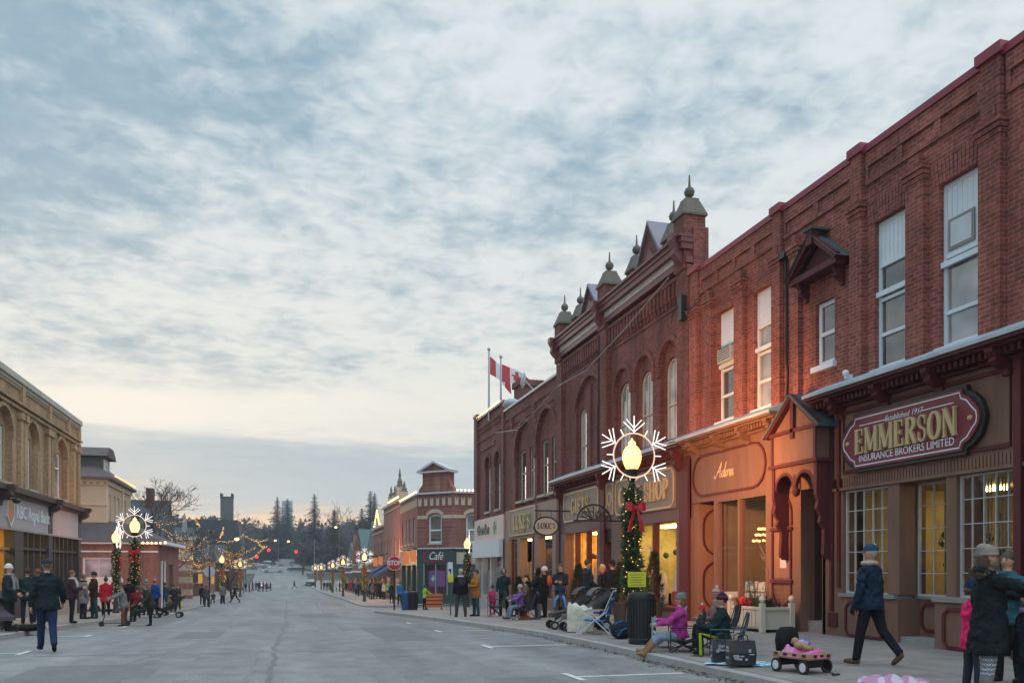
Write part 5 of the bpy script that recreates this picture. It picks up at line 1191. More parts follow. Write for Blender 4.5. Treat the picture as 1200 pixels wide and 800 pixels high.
# ================================================================ mansard house with low brick shop, behind the left side street
Y2=58.0
B8=empty('mansard_house',(-14,62,0),'cream two storey house with purple mansard roof and dormer above a low brick shop','building')
Fs=frame(-20,Y2,1,0,0,-1); Fe=frame(-10.5,Y2,0,1,1,0)
m=MB(); m.wall(Fs,0,9.5,4.45,7.3,[],-.3,0); m.wall(Fe,.305,9,4.3,7.2,[(.8,1.5,4.7,6.3),(2.4,3.1,4.7,6.3),(3.6,4.5,4.7,6.3),(6.2,7.0,4.7,6.3)],-.3,0); m.build('wall',pm('cream_render',(.40,.315,.22),.85,.12,1.0,.1,20),B8)
for a,b in ((.8,1.5),(2.4,3.1),(3.6,4.5),(6.2,7.0)): window(B8,Fe,a,b,4.72,6.28,rails=(.5,),dep=.1,glass=M_dg2)
m=MB(); m.fb(Fs,0,9.6,7.0,7.3,0,.14); m.fb(Fs,0,9.55,5.55,5.6,0,.05); m.fb(Fe,0,9,6.85,7.2,0,.12); m.fb(Fe,5.2,5.6,4.3,7.2,0,.1); m.fb(Fe,-.02,.3,4.3,7.0,.0,.06)
for i in range(24): m.fb(Fs,.2+i*.39,.36+i*.39,6.82,7.0,0,.1)
m.build('trim',pm('cream_trim',(.46,.40,.31),.8),B8)
M_purp=pm('purple_brown_shingles',(.088,.062,.062),.8,.3,1.5,.3,25)
m=MB()
e=.35; xs=(-20-e,-10.5+e); ys=(Y2-e,Y2+9+e)
base=[(xs[0],ys[0],7.3),(xs[1],ys[0],7.3),(xs[1],ys[1],7.3),(xs[0],ys[1],7.3)]; top=[(-19,Y2+3.2,9.5),(-13.0,Y2+3.2,9.5),(-13.0,Y2+6,9.5),(-19,Y2+6,9.5)]
m.loft([[(x,y,z-.15) for x,y,z in base],base,top]); m.build('roof',M_purp,B8)
m=MB(); m.box(-16,-10.95,Y2+1.0,Y2+3.6,7.6,8.75); m.build('dormer',pm('dormer_green',(.05,.07,.075),.7),B8)
m=MB(); m.prism(lambda a,b,c:(c,a,b),[(Y2+.6,8.72),(Y2+4.0,8.72),(Y2+3.0,9.35),(Y2+1.6,9.35)],-16.5,-10.6); m.build('dormer_roof',M_purp,B8)
o=window(B8,frame(-10.95,Y2+1,0,1,1,0),.5,2.1,7.75,8.6,rails=(),mull=1,dep=-.06,sill=None)
M_shopr=brick('brick_shop_red',(.26,.10,.08),(.21,.08,.066),(.24,.15,.13),stain=.15)
F1=frame(-20,Y2-1.0,1,0,0,-1); FE1=frame(-7.35,Y2-1.0,0,1,1,0)
m=MB(); zb=-1.3
m.wall(F1,0,12.65,zb,3.2,[(8.35,10.15,.2,2.3)],-.3,0); m.wall(FE1,.305,11,zb,3.2,[(1.4,2.6,-1.1,1.9),(5,7.5,-.4,1.9)],-.3,0); m.build('lower_wall',M_shopr,B8)
window(B8,F1,8.35,10.15,.2,2.3,rails=(),mull=1,dep=.05,fw=.12,glass=darkglass('curtain_glass',(.30,.24,.27)),mat=pm('pinkwhite_paint',(.62,.52,.56),.6))
m=MB(); m.fb(F1,0,12.65,2.62,2.7,0,.04); m.fb(F1,0,12.65,3.12,3.22,-.1,.2); m.fb(FE1,0,11,3.1,3.3,-.1,.5); m.fb(FE1,1.2,1.4,-1.1,2.1,.0,.08); m.fb(FE1,2.6,2.8,-1.1,2.1,.0,.08); m.build('lower_trim',M_white,B8)
m=MB(); m.fb(FE1,1.4,2.6,-1.2,1.9,-.25,-.15); m.build('door',pm('grey_door',(.33,.34,.36),.5),B8)
q=MB(); q.add([FE1(5,-.4,-.12),FE1(7.5,-.4,-.12),FE1(7.5,1.9,-.12),FE1(5,1.9,-.12)],[(0,1,2,3)]); q.build('display_window',M_dg,B8)
m=MB(); m.loft([[(-20.2,Y2-1.25,3.22),(-7.0,Y2-1.25,3.22),(-7.0,Y2+10.2,3.22),(-20.2,Y2+10.2,3.22)],[(-20.2,Y2+.02,4.5),(-9.6,Y2+.02,4.5),(-9.6,Y2+9,4.5),(-20.2,Y2+9,4.5)]]); m.build('lower_roof',pm('dark_shingles',(.065,.055,.062),.85,.3,1.5,.3,25),B8)
m=MB(); m.box(-20,-10.5,Y2+.31,Y2+9,-1.3,4.4); m.build('core_wall',M_shopr,B8)
o=bulbs([(-6.95,Y2-1.0+i*.28,3.25) for i in range(38)]+[(-8.2+i*.25,Y2-1.3,3.2) for i in range(5)],.06); tag(o,'warm bulbs along the eave of the low brick shop on the left','string lights')
o=bulbs([(-10.05,Y2+.3+i*.4,7.42) for i in range(20)],.045,mat=em('dim_bulb',(1,.5,.15),2.5)); tag(o,'orange bulbs on the eave of the cream mansard house','string lights')
# ================================================================ dark house, gate pier, church and others on the left
def house(name,label,x0,x1,y0,y1,zb,ze,zr,wall,roof,axis='y',wins=(),trimm=None):
    b=empty(name,((x0+x1)/2,(y0+y1)/2,zb),label,'building')
    F=frame(x0,y0,1,0,0,-1); E_=frame(x1,y0,0,1,1,0)
    hs=[w_[1:] for w_ in wins if w_[0]=='f']; he=[w_[1:] for w_ in wins if w_[0]=='e']
    q=MB(); q.wall(F,0,x1-x0,zb,ze,hs,-.3,0); q.wall(E_,.305,y1-y0,zb,ze,he,-.3,0); q.box(x0,x0+.3,y0+.3,y1,zb,ze); q.box(x0+.3,x1-.3,y1-.3,y1,zb,ze); q.build('wall',wall,b)
    if axis=='x':  # ridge along x
        c=(y0+y1)/2; q=MB(); q.prism(lambda a,bb,c_:(c_,a,bb),[(y0-.4,ze-.1),(y1+.4,ze-.1),(c,zr)],x0-.3,x1+.3); q.build('roof',roof,b)
    else:
        c=(x0+x1)/2; q=MB(); q.prism(lambda a,bb,c_:(a,c_,bb),[(x0-.4,ze-.1),(x1+.4,ze-.1),(c,zr)],y0-.3,y1+.3); q.build('roof',roof,b)
    for F_,L_s in ((F,hs),(E_,he)):
        for h in L_s: window(b,F_,h[0],h[1],h[2],h[3],rails=(.5,),dep=.1)
    return b
M_slateD=pm('dark_slate_roof',(.040,.045,.055),.8,.3,.8,.3,18)
bh=house('brown_brick_house','dark brown brick house with steep slate roof behind the bare tree',-24,-10.0,76,90,-1.6,2.2,7.8,M_brickK,M_slateD,'x',[('f',9.8,10.9,-.6,1.2),('e',3,4.2,-.6,1.4),('e',8,9.2,-.6,1.4)])
q=MB(); q.box(-11.6,-11.0,82,83,6.2,8.8); q.build('chimney',M_brickK,bh)
m=MB()
for i in range(3): x=-11.3+i*.55; m.box(x-.08,x+.08,75.4,75.6,2.0,6.2)
m.build('timber_gable_post',pm('timber_dark',(.03,.028,.03),.8),bh)
s=empty('entrance_pier',(-10.3,92,-1.7),'banded brick and stone gate tower with pale pinnacle behind the sign','tower')
m=MB()
for k in range(10): m.cur=k%2; m.box(-9.75+.02*(k%2)-.4,-8.65-.02*(k%2),91.4,92.6,-1.7+.62*k,-1.7+.62*(k+1)-.001)
m.build('shaft',[M_brickD,M_buff],s)
m=MB(); m.box(-10.3,-8.5,91.2,92.8,4.5,4.75); m.build('cap_slab',M_buff,s)
m=MB(); m.loft([[(-9.75,91.6,4.75),(-9.05,91.6,4.75),(-9.05,92.4,4.75),(-9.75,92.4,4.75)],[(-9.45,91.95,7.2),(-9.35,91.95,7.2),(-9.35,92.05,7.2),(-9.45,92.05,7.2)]]); m.build('spire',pm('pale_spire',(.20,.22,.24),.8),s)
def px3(px,py,zc):
    x,y=at(px,zc); return x,y,EYE+zc*(666-py)/1000
# church: stepped roof and square tower
x,y,z=px3(266,600,150)
cb_=empty('church',(x,y,g(y)),'dark stone church with a square crenellated tower above its long roof','church')
m=MB(); m.box(x-1.05,x+1.05,y-1,y+1.2,2,14.2); m.build('tower',pm('church_stone',(.10,.103,.11),.9,.25,.6,.2,10),cb_)
m=MB()
for i in range(2):
    for j in range(2): m.box(x-1.1+i*1.8,x-.7+i*1.8,y-1.1+j*1.9,y-.6+j*1.9,14.2,14.75)
m.box(x-1.12,x+1.12,y-1.1,y+1.3,14.0,14.2); m.build('parapet',pm('church_stone2',(.06,.062,.07),.9),cb_)
m=MB(); m.prism(lambda a,b,c:(a,c,b),[(x-14,4.5),(x+2.6,4.5),(x+1.9,10.0),(x-12,10.0)],y-3,y+12); m.build('roof',M_slateD,cb_)
m=MB(); m.box(x-13.5,x+2.3,y-2.5,y+11,-2.5,4.5); m.build('wall',M_brickK,cb_)
lf=[(-30,-9.6,100,116,-1.9,2.6,6.5,'long brick shop with slate roof and yellow lit window behind the left lamps'),(-26,-9.6,120,136,-2.2,3.0,6.2,'brown brick shop with low roof farther along the left pavement'),(-24,-9.2,140,160,-2.4,2.6,5.6,'farthest brown shop on the left before the road climbs')]
for i,(x0,x1,y0,y1,zb,ze,zr,lab) in enumerate(lf):
    b=house('row_shop',lab,x0,x1,y0,y1,zb,ze,zr,(M_brickK,M_brickD,M_brickK)[i],M_slateD,'x',[('e',2,3.2,0,1.6),('e',6,7.2,0,1.6),('e',10,11.2,0,1.6)])
    q=MB(); q.box(x1,x1+.08,y0+9,y1-2,-.6 if i else -.2,.5 if i else 1.0); q.build('lit_window',em('lit_shop_window',(1,.55,.10),.55 if i==0 else .3),b)
    q=MB(); q.box(x1+.09,x1+.6,y0+.5,y1-.5,1.2,1.5); q.build('canopy',M_cobj,b)
# houses up the hill
for i,(px,py,zc,wd,h,lab) in enumerate(((292,650,330,7,5,'grey roofed house on the left of the hill above the parked cars'),(392,634,300,5,5,'low dark house among the bare trees on the right of the hill'))):
    xx,yy,zz_=px3(px,py,zc)
    gz=hillz(xx,yy); house('hill_house',lab,xx-wd,xx+wd,yy,yy+9,gz-.5,gz+h*.6,gz+h*1.1,pm('hill_wall',(.2,.19,.19),.9),M_slateD,'x',[('f',1,2.2,gz+.8,gz+2),('f',4,5.2,gz+.8,gz+2)])
xx,yy,zz_=px3(336.5,590,420); zz_-=2.5
wt=empty('tower_block',(xx,yy,hillz(xx,yy)),'distant pale blue grey tower block rising behind the conifers','building')
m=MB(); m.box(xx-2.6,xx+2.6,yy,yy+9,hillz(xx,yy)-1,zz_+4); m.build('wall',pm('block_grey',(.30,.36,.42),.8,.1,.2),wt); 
m=MB(); 
for k in range(5): m.box(xx-2.2,xx+2.2,yy-.08,yy-.02,zz_-6+k*2,zz_-5+k*2)
m.build('window_band',M_dg2,wt)
# ================================================================ trees
M_bark=pm('bark',(.055,.042,.034),.9,.35,3,.4,14); M_twig=pm('fine_twigs',(.07,.052,.042),.9,.3,3)
def bare_tree(name,label,x,y,z,h,seed,spread=1.0,depth=5,trunk_r=.16,lean=(0,0),group=None,trunk_f=.26,lights=0,rmin=.008):
    rn=random.Random(seed); e=empty(name,(x,y,z),label,'tree',group); tr=MB(); cr=MB(); tips=[]
    def grow(p,d,l,r,k):
        n=4; pts=[p]; rr=[r]
        for i in range(n):
            d=(d+Vector((rn.gauss(0,.11),rn.gauss(0,.11),rn.gauss(.03,.06)))).normalized(); pts.append(pts[-1]+d*l/n); rr.append(max(rmin,r*(1-.42*(i+1)/n)))
        (tr if k<2 else cr).tube(pts,rr,7 if k<2 else (5 if k<4 else 3),cap=False)
        tips.append((k,[tuple(q) for q in pts]))
        if k>=depth: return
        m_=3 if k<1 else (2 if k<2 else rn.choice((2,3,3)))
        a0=rn.uniform(0,6.28)
        for i in range(m_):
            a=a0+6.28*i/m_+rn.uniform(-.5,.5); t=rn.uniform(.5,1.0) if i else 1
            ax=d.orthogonal().normalized(); ax.rotate(Matrix.Rotation(a,3,d)); an=rn.uniform(.35,.75)*spread
            nd=(d*math.cos(an)+ax*math.sin(an)).normalized(); nd.z+=.06; nd.normalize()
            q=pts[min(n,max(1,int(t*n)))]; grow(q,nd,l*rn.uniform(.62,.82),rr[min(n,max(1,int(t*n)))]*rn.uniform(.6,.78),k+1)
    grow(Vector((x,y,z-.1)),Vector((lean[0],lean[1],1)).normalized(),h*trunk_f,trunk_r,0)
    tr.build('trunk',M_bark,e,smooth=True,angle=180); cr.build('crown',M_twig,e,smooth=True,angle=180)
    return e,tips
tx,ty=at(187,66)
t1,tips=bare_tree('bare_tree','tall bare street tree wound with small lights before the brown brick house',tx,ty,g(ty)+.2,9.0,21,1.0,7,.21,(.03,0),trunk_f=.39,rmin=.017)
def tree_lights(tips,label,rn,dens,r,lv=(1,2,3,4),drape=0):
    q=MB()
    for k,pts in tips:
        if k not in lv: continue
        for a,b in zip(pts,pts[1:]):
            a,b=Vector(a),Vector(b); n=(b-a).length*dens
            for i in range(int(n)+(rn.random()<n%1)):
                p=a.lerp(b,rn.random())+Vector((rn.gauss(0,.03),rn.gauss(0,.03),rn.gauss(0,.03))); q.ell(p,r*rn.uniform(.7,1.2),4,3)
    return tag(q.build('string_lights',em('amber_fairy_light',(1,.55,.13),2.0)),label,'string lights')
tree_lights(tips,'tiny lights wound along the branches of the tall bare tree',random.Random(1),1.2,.017,(2,3,4))
# sagging light garlands in the lower crowns
def garlands(label,cs,rn,r=.022,n=40):
    q=MB()
    for (a,b,sag) in cs:
        a,b=Vector(px3(*a)),Vector(px3(*b))
        for i in range(n):
            t=i/(n-1); p=a.lerp(b,t)+Vector((rn.gauss(0,.05),rn.gauss(0,.15),-sag*4*t*(1-t)+rn.gauss(0,.07))); q.ell(p,r*rn.uniform(.7,1.25),4,3)
    return tag(q.build('string_lights',em('amber_fairy_light',(1,.55,.13),2.0)),label,'string lights')
garlands('sagging warm light garlands hung right of the tall bare tree',[((178,611,66),(228,606,70),.3),((228,606,70),(234,616,72),.1),((184,616,66),(243,628,72),.5),((198,626,66),(222,640,70),.8),((200,630,66),(226,650,70),1.0),((222,648,70),(238,659,72),.6),((205,622,66),(240,632,72),.9)],random.Random(4))
tx,ty=at(272,88)
t2,tips=bare_tree('bare_tree','spreading bare tree covered in warm lights by the far left lamps',tx,ty,g(ty)+.2,7.6,33,1.35,6,.16,trunk_f=.35,rmin=.012)
tree_lights(tips,'warm lights covering the spreading bare tree by the far left lamps',random.Random(2),2.4,.024,(2,3,4,5))
garlands('warm light garlands draped between branches above the far left lamps',[((252,632,86),(285,626,90),.5),((285,626,90),(314,632,92),.4),((256,642,86),(300,640,90),.7),((258,648,86),(290,655,92),.5),((290,655,92),(310,640,92),.3),((258,630,86),(262,618,86),.1),((300,632,90),(313,640,92),.3),((255,655,86),(300,660,92),.4)],random.Random(9),.028,44)
M_con=pm('conifer_needles',(.025,.04,.036),.9,.5,1.2,fine=.3); M_con2=pm('spruce_needles_blue',(.03,.05,.055),.9,.5,1.2,fine=.3)
def conifer(name,label,px,py_top,zc,seed,wr=.24,mat=None,group='conifers on the hill',base=None,gap=0):
    rn=random.Random(seed); x,y,zt=px3(px,py_top,zc); z0=hillz(x,y) if base is None else base; h=zt-z0
    e=empty(name,(x,y,z0),label,'tree',group); q=MB(); q.tube([(x,y,z0-.3),(x,y,z0+h*.5),(x,y,zt-.2)],[h*.018,h*.011,.03],7); q.build('trunk',M_bark,e)
    c=MB(); lay=int(16+h*1.3)
    for i in range(lay):
        t=i/lay; zz_=z0+h*(.10+.90*t); rad=h*wr*1.3*(1-t)**.72*rn.uniform(.55,1.15)+.15
        nb=max(6,int(12*(1-t)+6))
        for k in range(nb):
            if rn.random()<gap: continue
            a=6.283*k/nb+rn.uniform(-.4,.4); L=rad*rn.uniform(.6,1.12); ca,sa=math.cos(a),math.sin(a)
            nseg=4
            for s_ in range(nseg):
                f0=s_/nseg; f=f0+.5/nseg; d=L*f; dz=-d*.32+d*d*.04/max(rad,.3); wv=L*.30*(1-f*.6)+.10
                cxx,cyy,czz=x+ca*d,y+sa*d,zz_+dz+rn.gauss(0,.08)
                for side in (-1,1):
                    ex=wv*rn.uniform(1.0,2.3); ox=rn.uniform(.2,.6)*wv
                    c.add([(cxx-ca*.25*L/nseg,cyy-sa*.25*L/nseg,czz+.05),(cxx+ca*.6*L/nseg,cyy+sa*.6*L/nseg,czz-.03),(cxx+ca*ox-sa*side*ex,cyy+sa*ox+ca*side*ex,czz-rn.uniform(.1,.38)*(.5+wv))],[(0,1,2)])
    c.build('crown',mat or M_con,e); return e
conifer('conifer_tree','tallest open topped spruce in the middle of the hill',368.5,577,235,1,.20,gap=.12)
conifer('conifer_tree','left spruce of the pair left of the tallest spruce',325,581,300,2,.20)
conifer('conifer_tree','denser spruce in front of the distant tower block',337,583,300,3,.22,M_con2)
conifer('conifer_tree','broad dark fir just right of the tallest spruce',392,596,230,4,.26)
conifer('conifer_tree','slim fir left of the brick turrets above the cafe row',434,574,215,5,.17,gap=.1)
conifer('conifer_tree','tall dark fir second from the brick turrets',439,576,225,6,.20)
conifer('conifer_tree','shorter fir hidden behind the gabled shop roofs',424,594,230,7,.24,M_con2)
conifer('conifer_tree','bushy low fir between the tallest spruce and the pair',352,606,290,8,.30,M_con2)
conifer('conifer_tree','low dark fir left of the pair of spruces',310,612,300,9,.30)
conifer('conifer_tree','small fir behind the bare tree on the left skyline',215,602,190,10,.3,M_con,base=-2)
conifer('conifer_tree','rounded dark evergreen at the left end of the skyline',196,606,170,12,.42,M_con,base=-2)
hg='bare trees on the hill'
for i,(px,py,zc,lab) in enumerate(((402,600,240,'bare round crowned tree right of the broad fir'),(412,596,260,'tall thin bare tree against the glow on the right skyline'),(418,604,250,'bare tree partly behind the gabled shop roof'),(385,608,260,'bare tree behind the tallest spruce'),(350,612,310,'bare tree between the tower block and tallest spruce'),(300,612,300,'bare tree left of the low dark fir'),(287,604,220,'lone bare tree right of the church tower'),(230,610,200,'bare tree behind the tall lit tree'),(240,606,210,'bare tree left of the church roof'),(378,622,210,'brownish bare tree above the parked dark car'),(355,628,215,'reddish bare tree above the red traffic light'))):
    x,y,zt=px3(px,py,zc); z0=hillz(x,y); bare_tree('bare_tree',lab,x,y,z0,(zt-z0)*1.0,50+i,.9,6,.26,group=hg,trunk_f=.36,rmin=.028)
# far woods as one mass
rn=random.Random(77); q=MB(); 
for i in range(560):
    px=rn.uniform(150,470); zc=rn.uniform(265,520); x,y=at(px,zc)
    if abs(x)<9 and y<330: continue
    z0=hillz(x,y); h=rn.uniform(8,15)
    for k in range(105):
        u=rn.random(); a=rn.uniform(0,6.28); r=h*.36*math.sqrt(rn.random())*(1.0-.75*max(0,u-.45)); zz_=z0+h*(.06+.94*u); s_=rn.uniform(.35,.95)
        cxx,cyy=x+r*math.cos(a),y+r*math.sin(a); d=rn.uniform(0,6.28)
        q.add([(cxx+s_*math.cos(d),cyy+s_*math.sin(d),zz_-s_*.4),(cxx-s_*math.cos(d),cyy-s_*math.sin(d),zz_-s_*.3),(cxx+rn.gauss(0,.3),cyy,zz_+s_)],[(0,1,2)])
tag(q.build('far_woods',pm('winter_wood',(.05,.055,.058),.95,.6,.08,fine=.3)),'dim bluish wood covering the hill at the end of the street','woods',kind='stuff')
# ================================================================ street lamps
LG='street lamps with snowflakes and lit garlands'
M_pole=pm('dark_lamp_iron',(.020,.022,.020),.45,.25,4)
def spiral_garland(seed,z0,z1,r0):
    rn=random.Random(seed); q=MB(); b=MB(); n=2600
    for i in range(n):
        z=rn.uniform(z0,z1); a=rn.uniform(0,6.283); r=r0*(.55+.55*rn.random())*(1+.22*math.sin(z*9+a)); s=rn.uniform(.035,.085)
        c=Vector((r*math.cos(a),r*math.sin(a),z)); d=Vector((math.cos(a)*.8+rn.gauss(0,.5),math.sin(a)*.8+rn.gauss(0,.5),rn.gauss(0,.6))).normalized(); w_=d.orthogonal().normalized()*s*.33
        q.add([c-w_,c+w_,c+d*s*1.5+w_*.2,c+d*s*1.5-w_*.2],[(0,1,2,3)])
    m=90
    for i in range(m):
        z=z0+(z1-z0)*(i+.5)/m+rn.gauss(0,.04); a=i*2.4+rn.gauss(0,.3); r=r0*1.12
        b.ell((r*math.cos(a),r*math.sin(a),z),rn.uniform(.010,.015),6,4)
    return q,b
def make_lamp():
    e=empty('street_lamp',(0,0,0),'lamp','street lamp',LG)
    q=MB(); q.lathe([(.17,0),(.17,.08),(.14,.12),(.13,.5),(.11,.62),(.09,.75),(.075,.85)],n=14); q.build('base',M_pole,e,smooth=True)
    q=MB(); q.lathe([(.07,.84),(.055,3.2),(.08,3.24),(.08,3.3),(.05,3.34),(.09,3.4),(.155,3.56),(.165,3.60),(.12,3.62)],n=14); q.build('pole',M_pole,e,smooth=True)
    q=MB(); q.lathe([(.12,3.62),(.165,3.70),(.20,3.82),(.205,3.90),(.185,4.0),(.13,4.09),(.07,4.13),(.085,4.16),(.075,4.20),(.03,4.23),(.012,4.28)],n=20); q.build('globe',M_globe,e,smooth=True,angle=180)
    y=-.12; cz=3.90; F=lambda u,v,w:(u,y+w,cz+v)
    q=MB(); rr=.47; q.tube([F(rr*math.cos(R(8*i)),rr*math.sin(R(8*i)),0) for i in range(45)],.016,6,closed=True)
    for s_ in (-1,1): q.tube([(s_*.1,y,cz-rr*.99),(s_*.03,0,3.35)],.01,5)
    ring=q.build('snowflake',em('snowflake_ring_lamp_tint',(1,.70,.52),1.1),e)  # orange light of the lamp globe is put into the ring's colour
    q=MB()
    def seg(r0,a0,r1,a1): q.tube([F(r0*math.cos(R(a0)),r0*math.sin(R(a0)),0),F(r1*math.cos(R(a1)),r1*math.sin(R(a1)),0)],.0115,5)
    for a in (90,30,150,-30,-150):
        ca,sa=math.cos(R(a)),math.sin(R(a))
        def P(d,s_): return F(ca*d-sa*s_,sa*d+ca*s_,0)
        q.tube([P(.48,0),P(.84,0)],.0115,5)
        for s_ in (-1,1):
            q.tube([P(.50,.0),P(.70,.24*s_)],.0115,5); q.tube([P(.58,.0),P(.76,.17*s_)],.0115,5)
    for a in (60,120,0,180,-60,-120): seg(.48,a,.62,a)
    q.build('snowflake_arm',M_snow,ring)
    g_,b_=spiral_garland(4,.9,3.22,.165); ga=g_.build('garland',M_garl,e); b_.build('garland_bulbs',em('garland_bulb_glow',(1,.60,.13),2.0),ga)
    q=MB()
    for s_ in (-1,1):
        q.loft([[(s_*.01,-.19,2.74),(s_*.01,-.21,2.74),(s_*.01,-.21,2.80),(s_*.01,-.19,2.80)],[(s_*.12,-.17,2.70),(s_*.12,-.27,2.70),(s_*.12,-.27,2.90),(s_*.12,-.17,2.90)],[(s_*.21,-.18,2.72),(s_*.21,-.25,2.72),(s_*.21,-.25,2.89),(s_*.21,-.18,2.89)],[(s_*.23,-.2,2.76),(s_*.23,-.22,2.76),(s_*.23,-.22,2.85),(s_*.23,-.2,2.85)]])
        q.loft([[(s_*.0,-.20,2.76),(s_*.05,-.21,2.76),(s_*.05,-.19,2.76)],[(s_*.06,-.22,2.5),(s_*.14,-.25,2.5),(s_*.14,-.22,2.5)],[(s_*.09,-.2,2.28),(s_*.19,-.24,2.26),(s_*.19,-.21,2.26)]])
    q.ell((0,-.21,2.77),(.045,.04,.05),8,6); q.build('bow',M_bow,e)
    return e
lamp0=make_lamp()
_rn=random.Random(6); _q=MB()
for _i in range(75):
    _z=.95+2.25*(_i+.5)/75; _a=_i*2.4; _q.ell((.19*math.cos(_a),.19*math.sin(_a),_z),.023,5,4)
_t=_q.build('far_bulbs',em('garland_bulb_glow',(1,.60,.13),2.0)); FARB=_t.data; bpy.data.objects.remove(_t)
LPS=[(740.5,18.3,0,'near right lamp before the CARD SHOP board, red bow on its garland'),(158,37,0,'big snowflake lamp on the left pavement before the low brick shop'),(136,44,90,'left lamp with its snowflake turned edge-on, beside the big one'),(547.5,53,80,'lamp at the pharmacy corner with edge-on white snowflake before the cafe'),
(427,75,0,'right pavement lamp nearest to the stop sign in the far row'),(402,98,0,'second lamp of the far right row counting from the stop sign'),(390,122,0,'third lamp of the far right row counting from the stop sign'),(376.5,150,0,'fourth lamp of the far right row, near the parked dark car'),(369.5,168,0,'farthest lamp of the right row, next to the parked dark car'),
(260,78,0,'far left lamp glowing orange beside the back of the sign'),(281.5,102,0,'far left lamp with white snowflake before the yellow lit window')]
for i,(px,zc,rz,lab) in enumerate(LPS):
    o=lamp0 if i==0 else copy_tree(lamp0)
    if i>=4:
        for c in o.children_recursive:
            if c.name.startswith('garland_bulbs'): c.data=FARB
    x,y=at(px,zc); o.location=(x,y,surf(x,y)); o.rotation_euler.z=R(rz); o['label']=lab
    if i>=9 and i==9:
        for c in list(o.children):
            if c.name.startswith('snowflake'):
                for d in list(c.children): bpy.data.objects.remove(d)
                bpy.data.objects.remove(c)
L1=lamp0.location.copy()
def light(x,y,z,e,col=(1,.46,.14),r=.16,spot=None,name='lamp_light'):
    l=bpy.data.lights.new(name,'SPOT' if spot else 'POINT'); l.energy=e; l.color=col; l.shadow_soft_size=r
    o=bpy.data.objects.new(name,l); COL.objects.link(o); o.location=(x,y,z)
    if spot:
        l.spot_size=R(125); l.spot_blend=1.0; o.rotation_euler=Vector(spot).to_track_quat('-Z','Y').to_euler()
light(L1.x+.02,L1.y,L1.z+3.9,3200,(1,.42,.13),spot=(1,.75,-.06),r=.22)
x,y=at(158,37); light(x-.1,y+.35,surf(x,y)+3.9,450,(1,.36,.06),spot=(-.35,1,.0),r=.22)
x,y=at(136,44); light(x-.1,y+.3,surf(x,y)+3.9,800,(1,.36,.08),spot=(-.1,1,-.05),r=.22)
x,y=at(427,75); light(x+.4,y,surf(x,y)+3.9,700,(1,.45,.14),r=.22)
# notice tied to the near lamp
s=empty('notice',(L1.x,L1.y-.22,L1.z+1.2),'yellow paper notice tied to the garlanded lamp behind the trash can','notice')
q=MB(); q.box(L1.x-.19,L1.x+.22,L1.y-.235,L1.y-.225,L1.z+1.10,L1.z+1.42); q.build('sheet',pm('yellow_paper',(.55,.55,.03),.6,.1,5),s)
q=MB()
for k in range(5): q.box(L1.x-.14,L1.x+.17-.05*(k%2),L1.y-.238,L1.y-.236,L1.z+1.355-.055*k,L1.z+1.37-.055*k)
q.build('print',pm('print_grey',(.22,.22,.05),.7),s)
# half round iron bracket sign behind the lamp
s=empty('bracket_sign',(XR-1.0,27.6,3.2),'black half round wrought iron bracket sign left of the near lamp pole','sign')
q=MB(); BF=planeF((XR-1.1,27.6,3.25),(1,0,0),(0,0,1)); q.ribbon(BF,[(.62*math.cos(R(a)),.55*math.sin(R(a))) for a in range(0,181,12)],.06,-.02,.02); q.ribbon(BF,[(-.75,0),(1.1,0)],.05,-.02,.02)
for a in range(20,170,24): q.ribbon(BF,[(.1*math.cos(R(a)),.05),(.58*math.cos(R(a)),.5*math.sin(R(a)))],.03,-.015,.015)
for x_ in (-.35,-.1,.15,.4): q.ribbon(BF,[(x_+.1*math.cos(R(a)),.22+.1*math.sin(R(a))) for a in range(0,331,30)],.03,-.02,.02)
q.build('ironwork',M_black,s)
# ================================================================ street furniture
def put(px,zc): x,y=at(px,zc); return x,y,surf(x,y)
def trashcan(px,zc,lab,s=1,extra=None):
    x,y,z=put(px,zc); e=empty('trash_can',(x,y,z),lab,'trash can')
    q=MB(); q.lathe([(.255*s,0),(.265*s,.06),(.265*s,.1),(.25*s,.12),(.275*s,.86),(.29*s,.87),(.29*s,.91)],(x,y,z),20); q.build('body',pm('black_slatted_steel',(.013,.014,.015),.5,.3,5),e,smooth=True,angle=30)
    q=MB(); q.lathe([(.27*s,.88),(.28*s,.93),(.265*s,1.0),(.16*s,1.03),(.15*s,1.0)],(x,y,z),20); q.build('lid',pm('black_plastic_lid',(.02,.021,.022),.35),e,smooth=True,angle=30)
    q=MB()
    for k in range(26):
        a=6.283*k/26; c,s_=math.cos(a),math.sin(a); q.tube([(x+.262*s*c,y+.262*s*s_,z+.12),(x+.282*s*c,y+.282*s*s_,z+.85)],.012*s,4)
    q.build('slat',pm('black_slat',(.018,.019,.02),.45),e)
    return e
trashcan(752,16.9,'black slatted trash can by the near garlanded lamp')
tc2=trashcan(484,46.5,'black trash can beside the blue bin near the stop sign',.95)
x,y,z=put(476,46.6); e=empty('recycling_bin',(x,y,z),'blue recycling bin standing against the far black trash can','bin'); q=MB(); q.lathe([(.24,0),(.27,.9),(.25,.98),(.1,1.02)],(x,y,z),14); q.build('body',pm('blue_plastic',(.012,.05,.17),.5),e)
def octpoly(r): return [(r*math.cos(R(22.5+45*i)),r*math.sin(R(22.5+45*i))) for i in range(8)]
x,y,z=put(462,47.6); s=empty('stop_sign',(x,y,z),'red octagonal STOP sign on a dark post before the side street','stop sign')
q=MB(); q.tube([(x,y,z),(x,y,z+3.1)],.045,8); q.build('post',M_black,s)
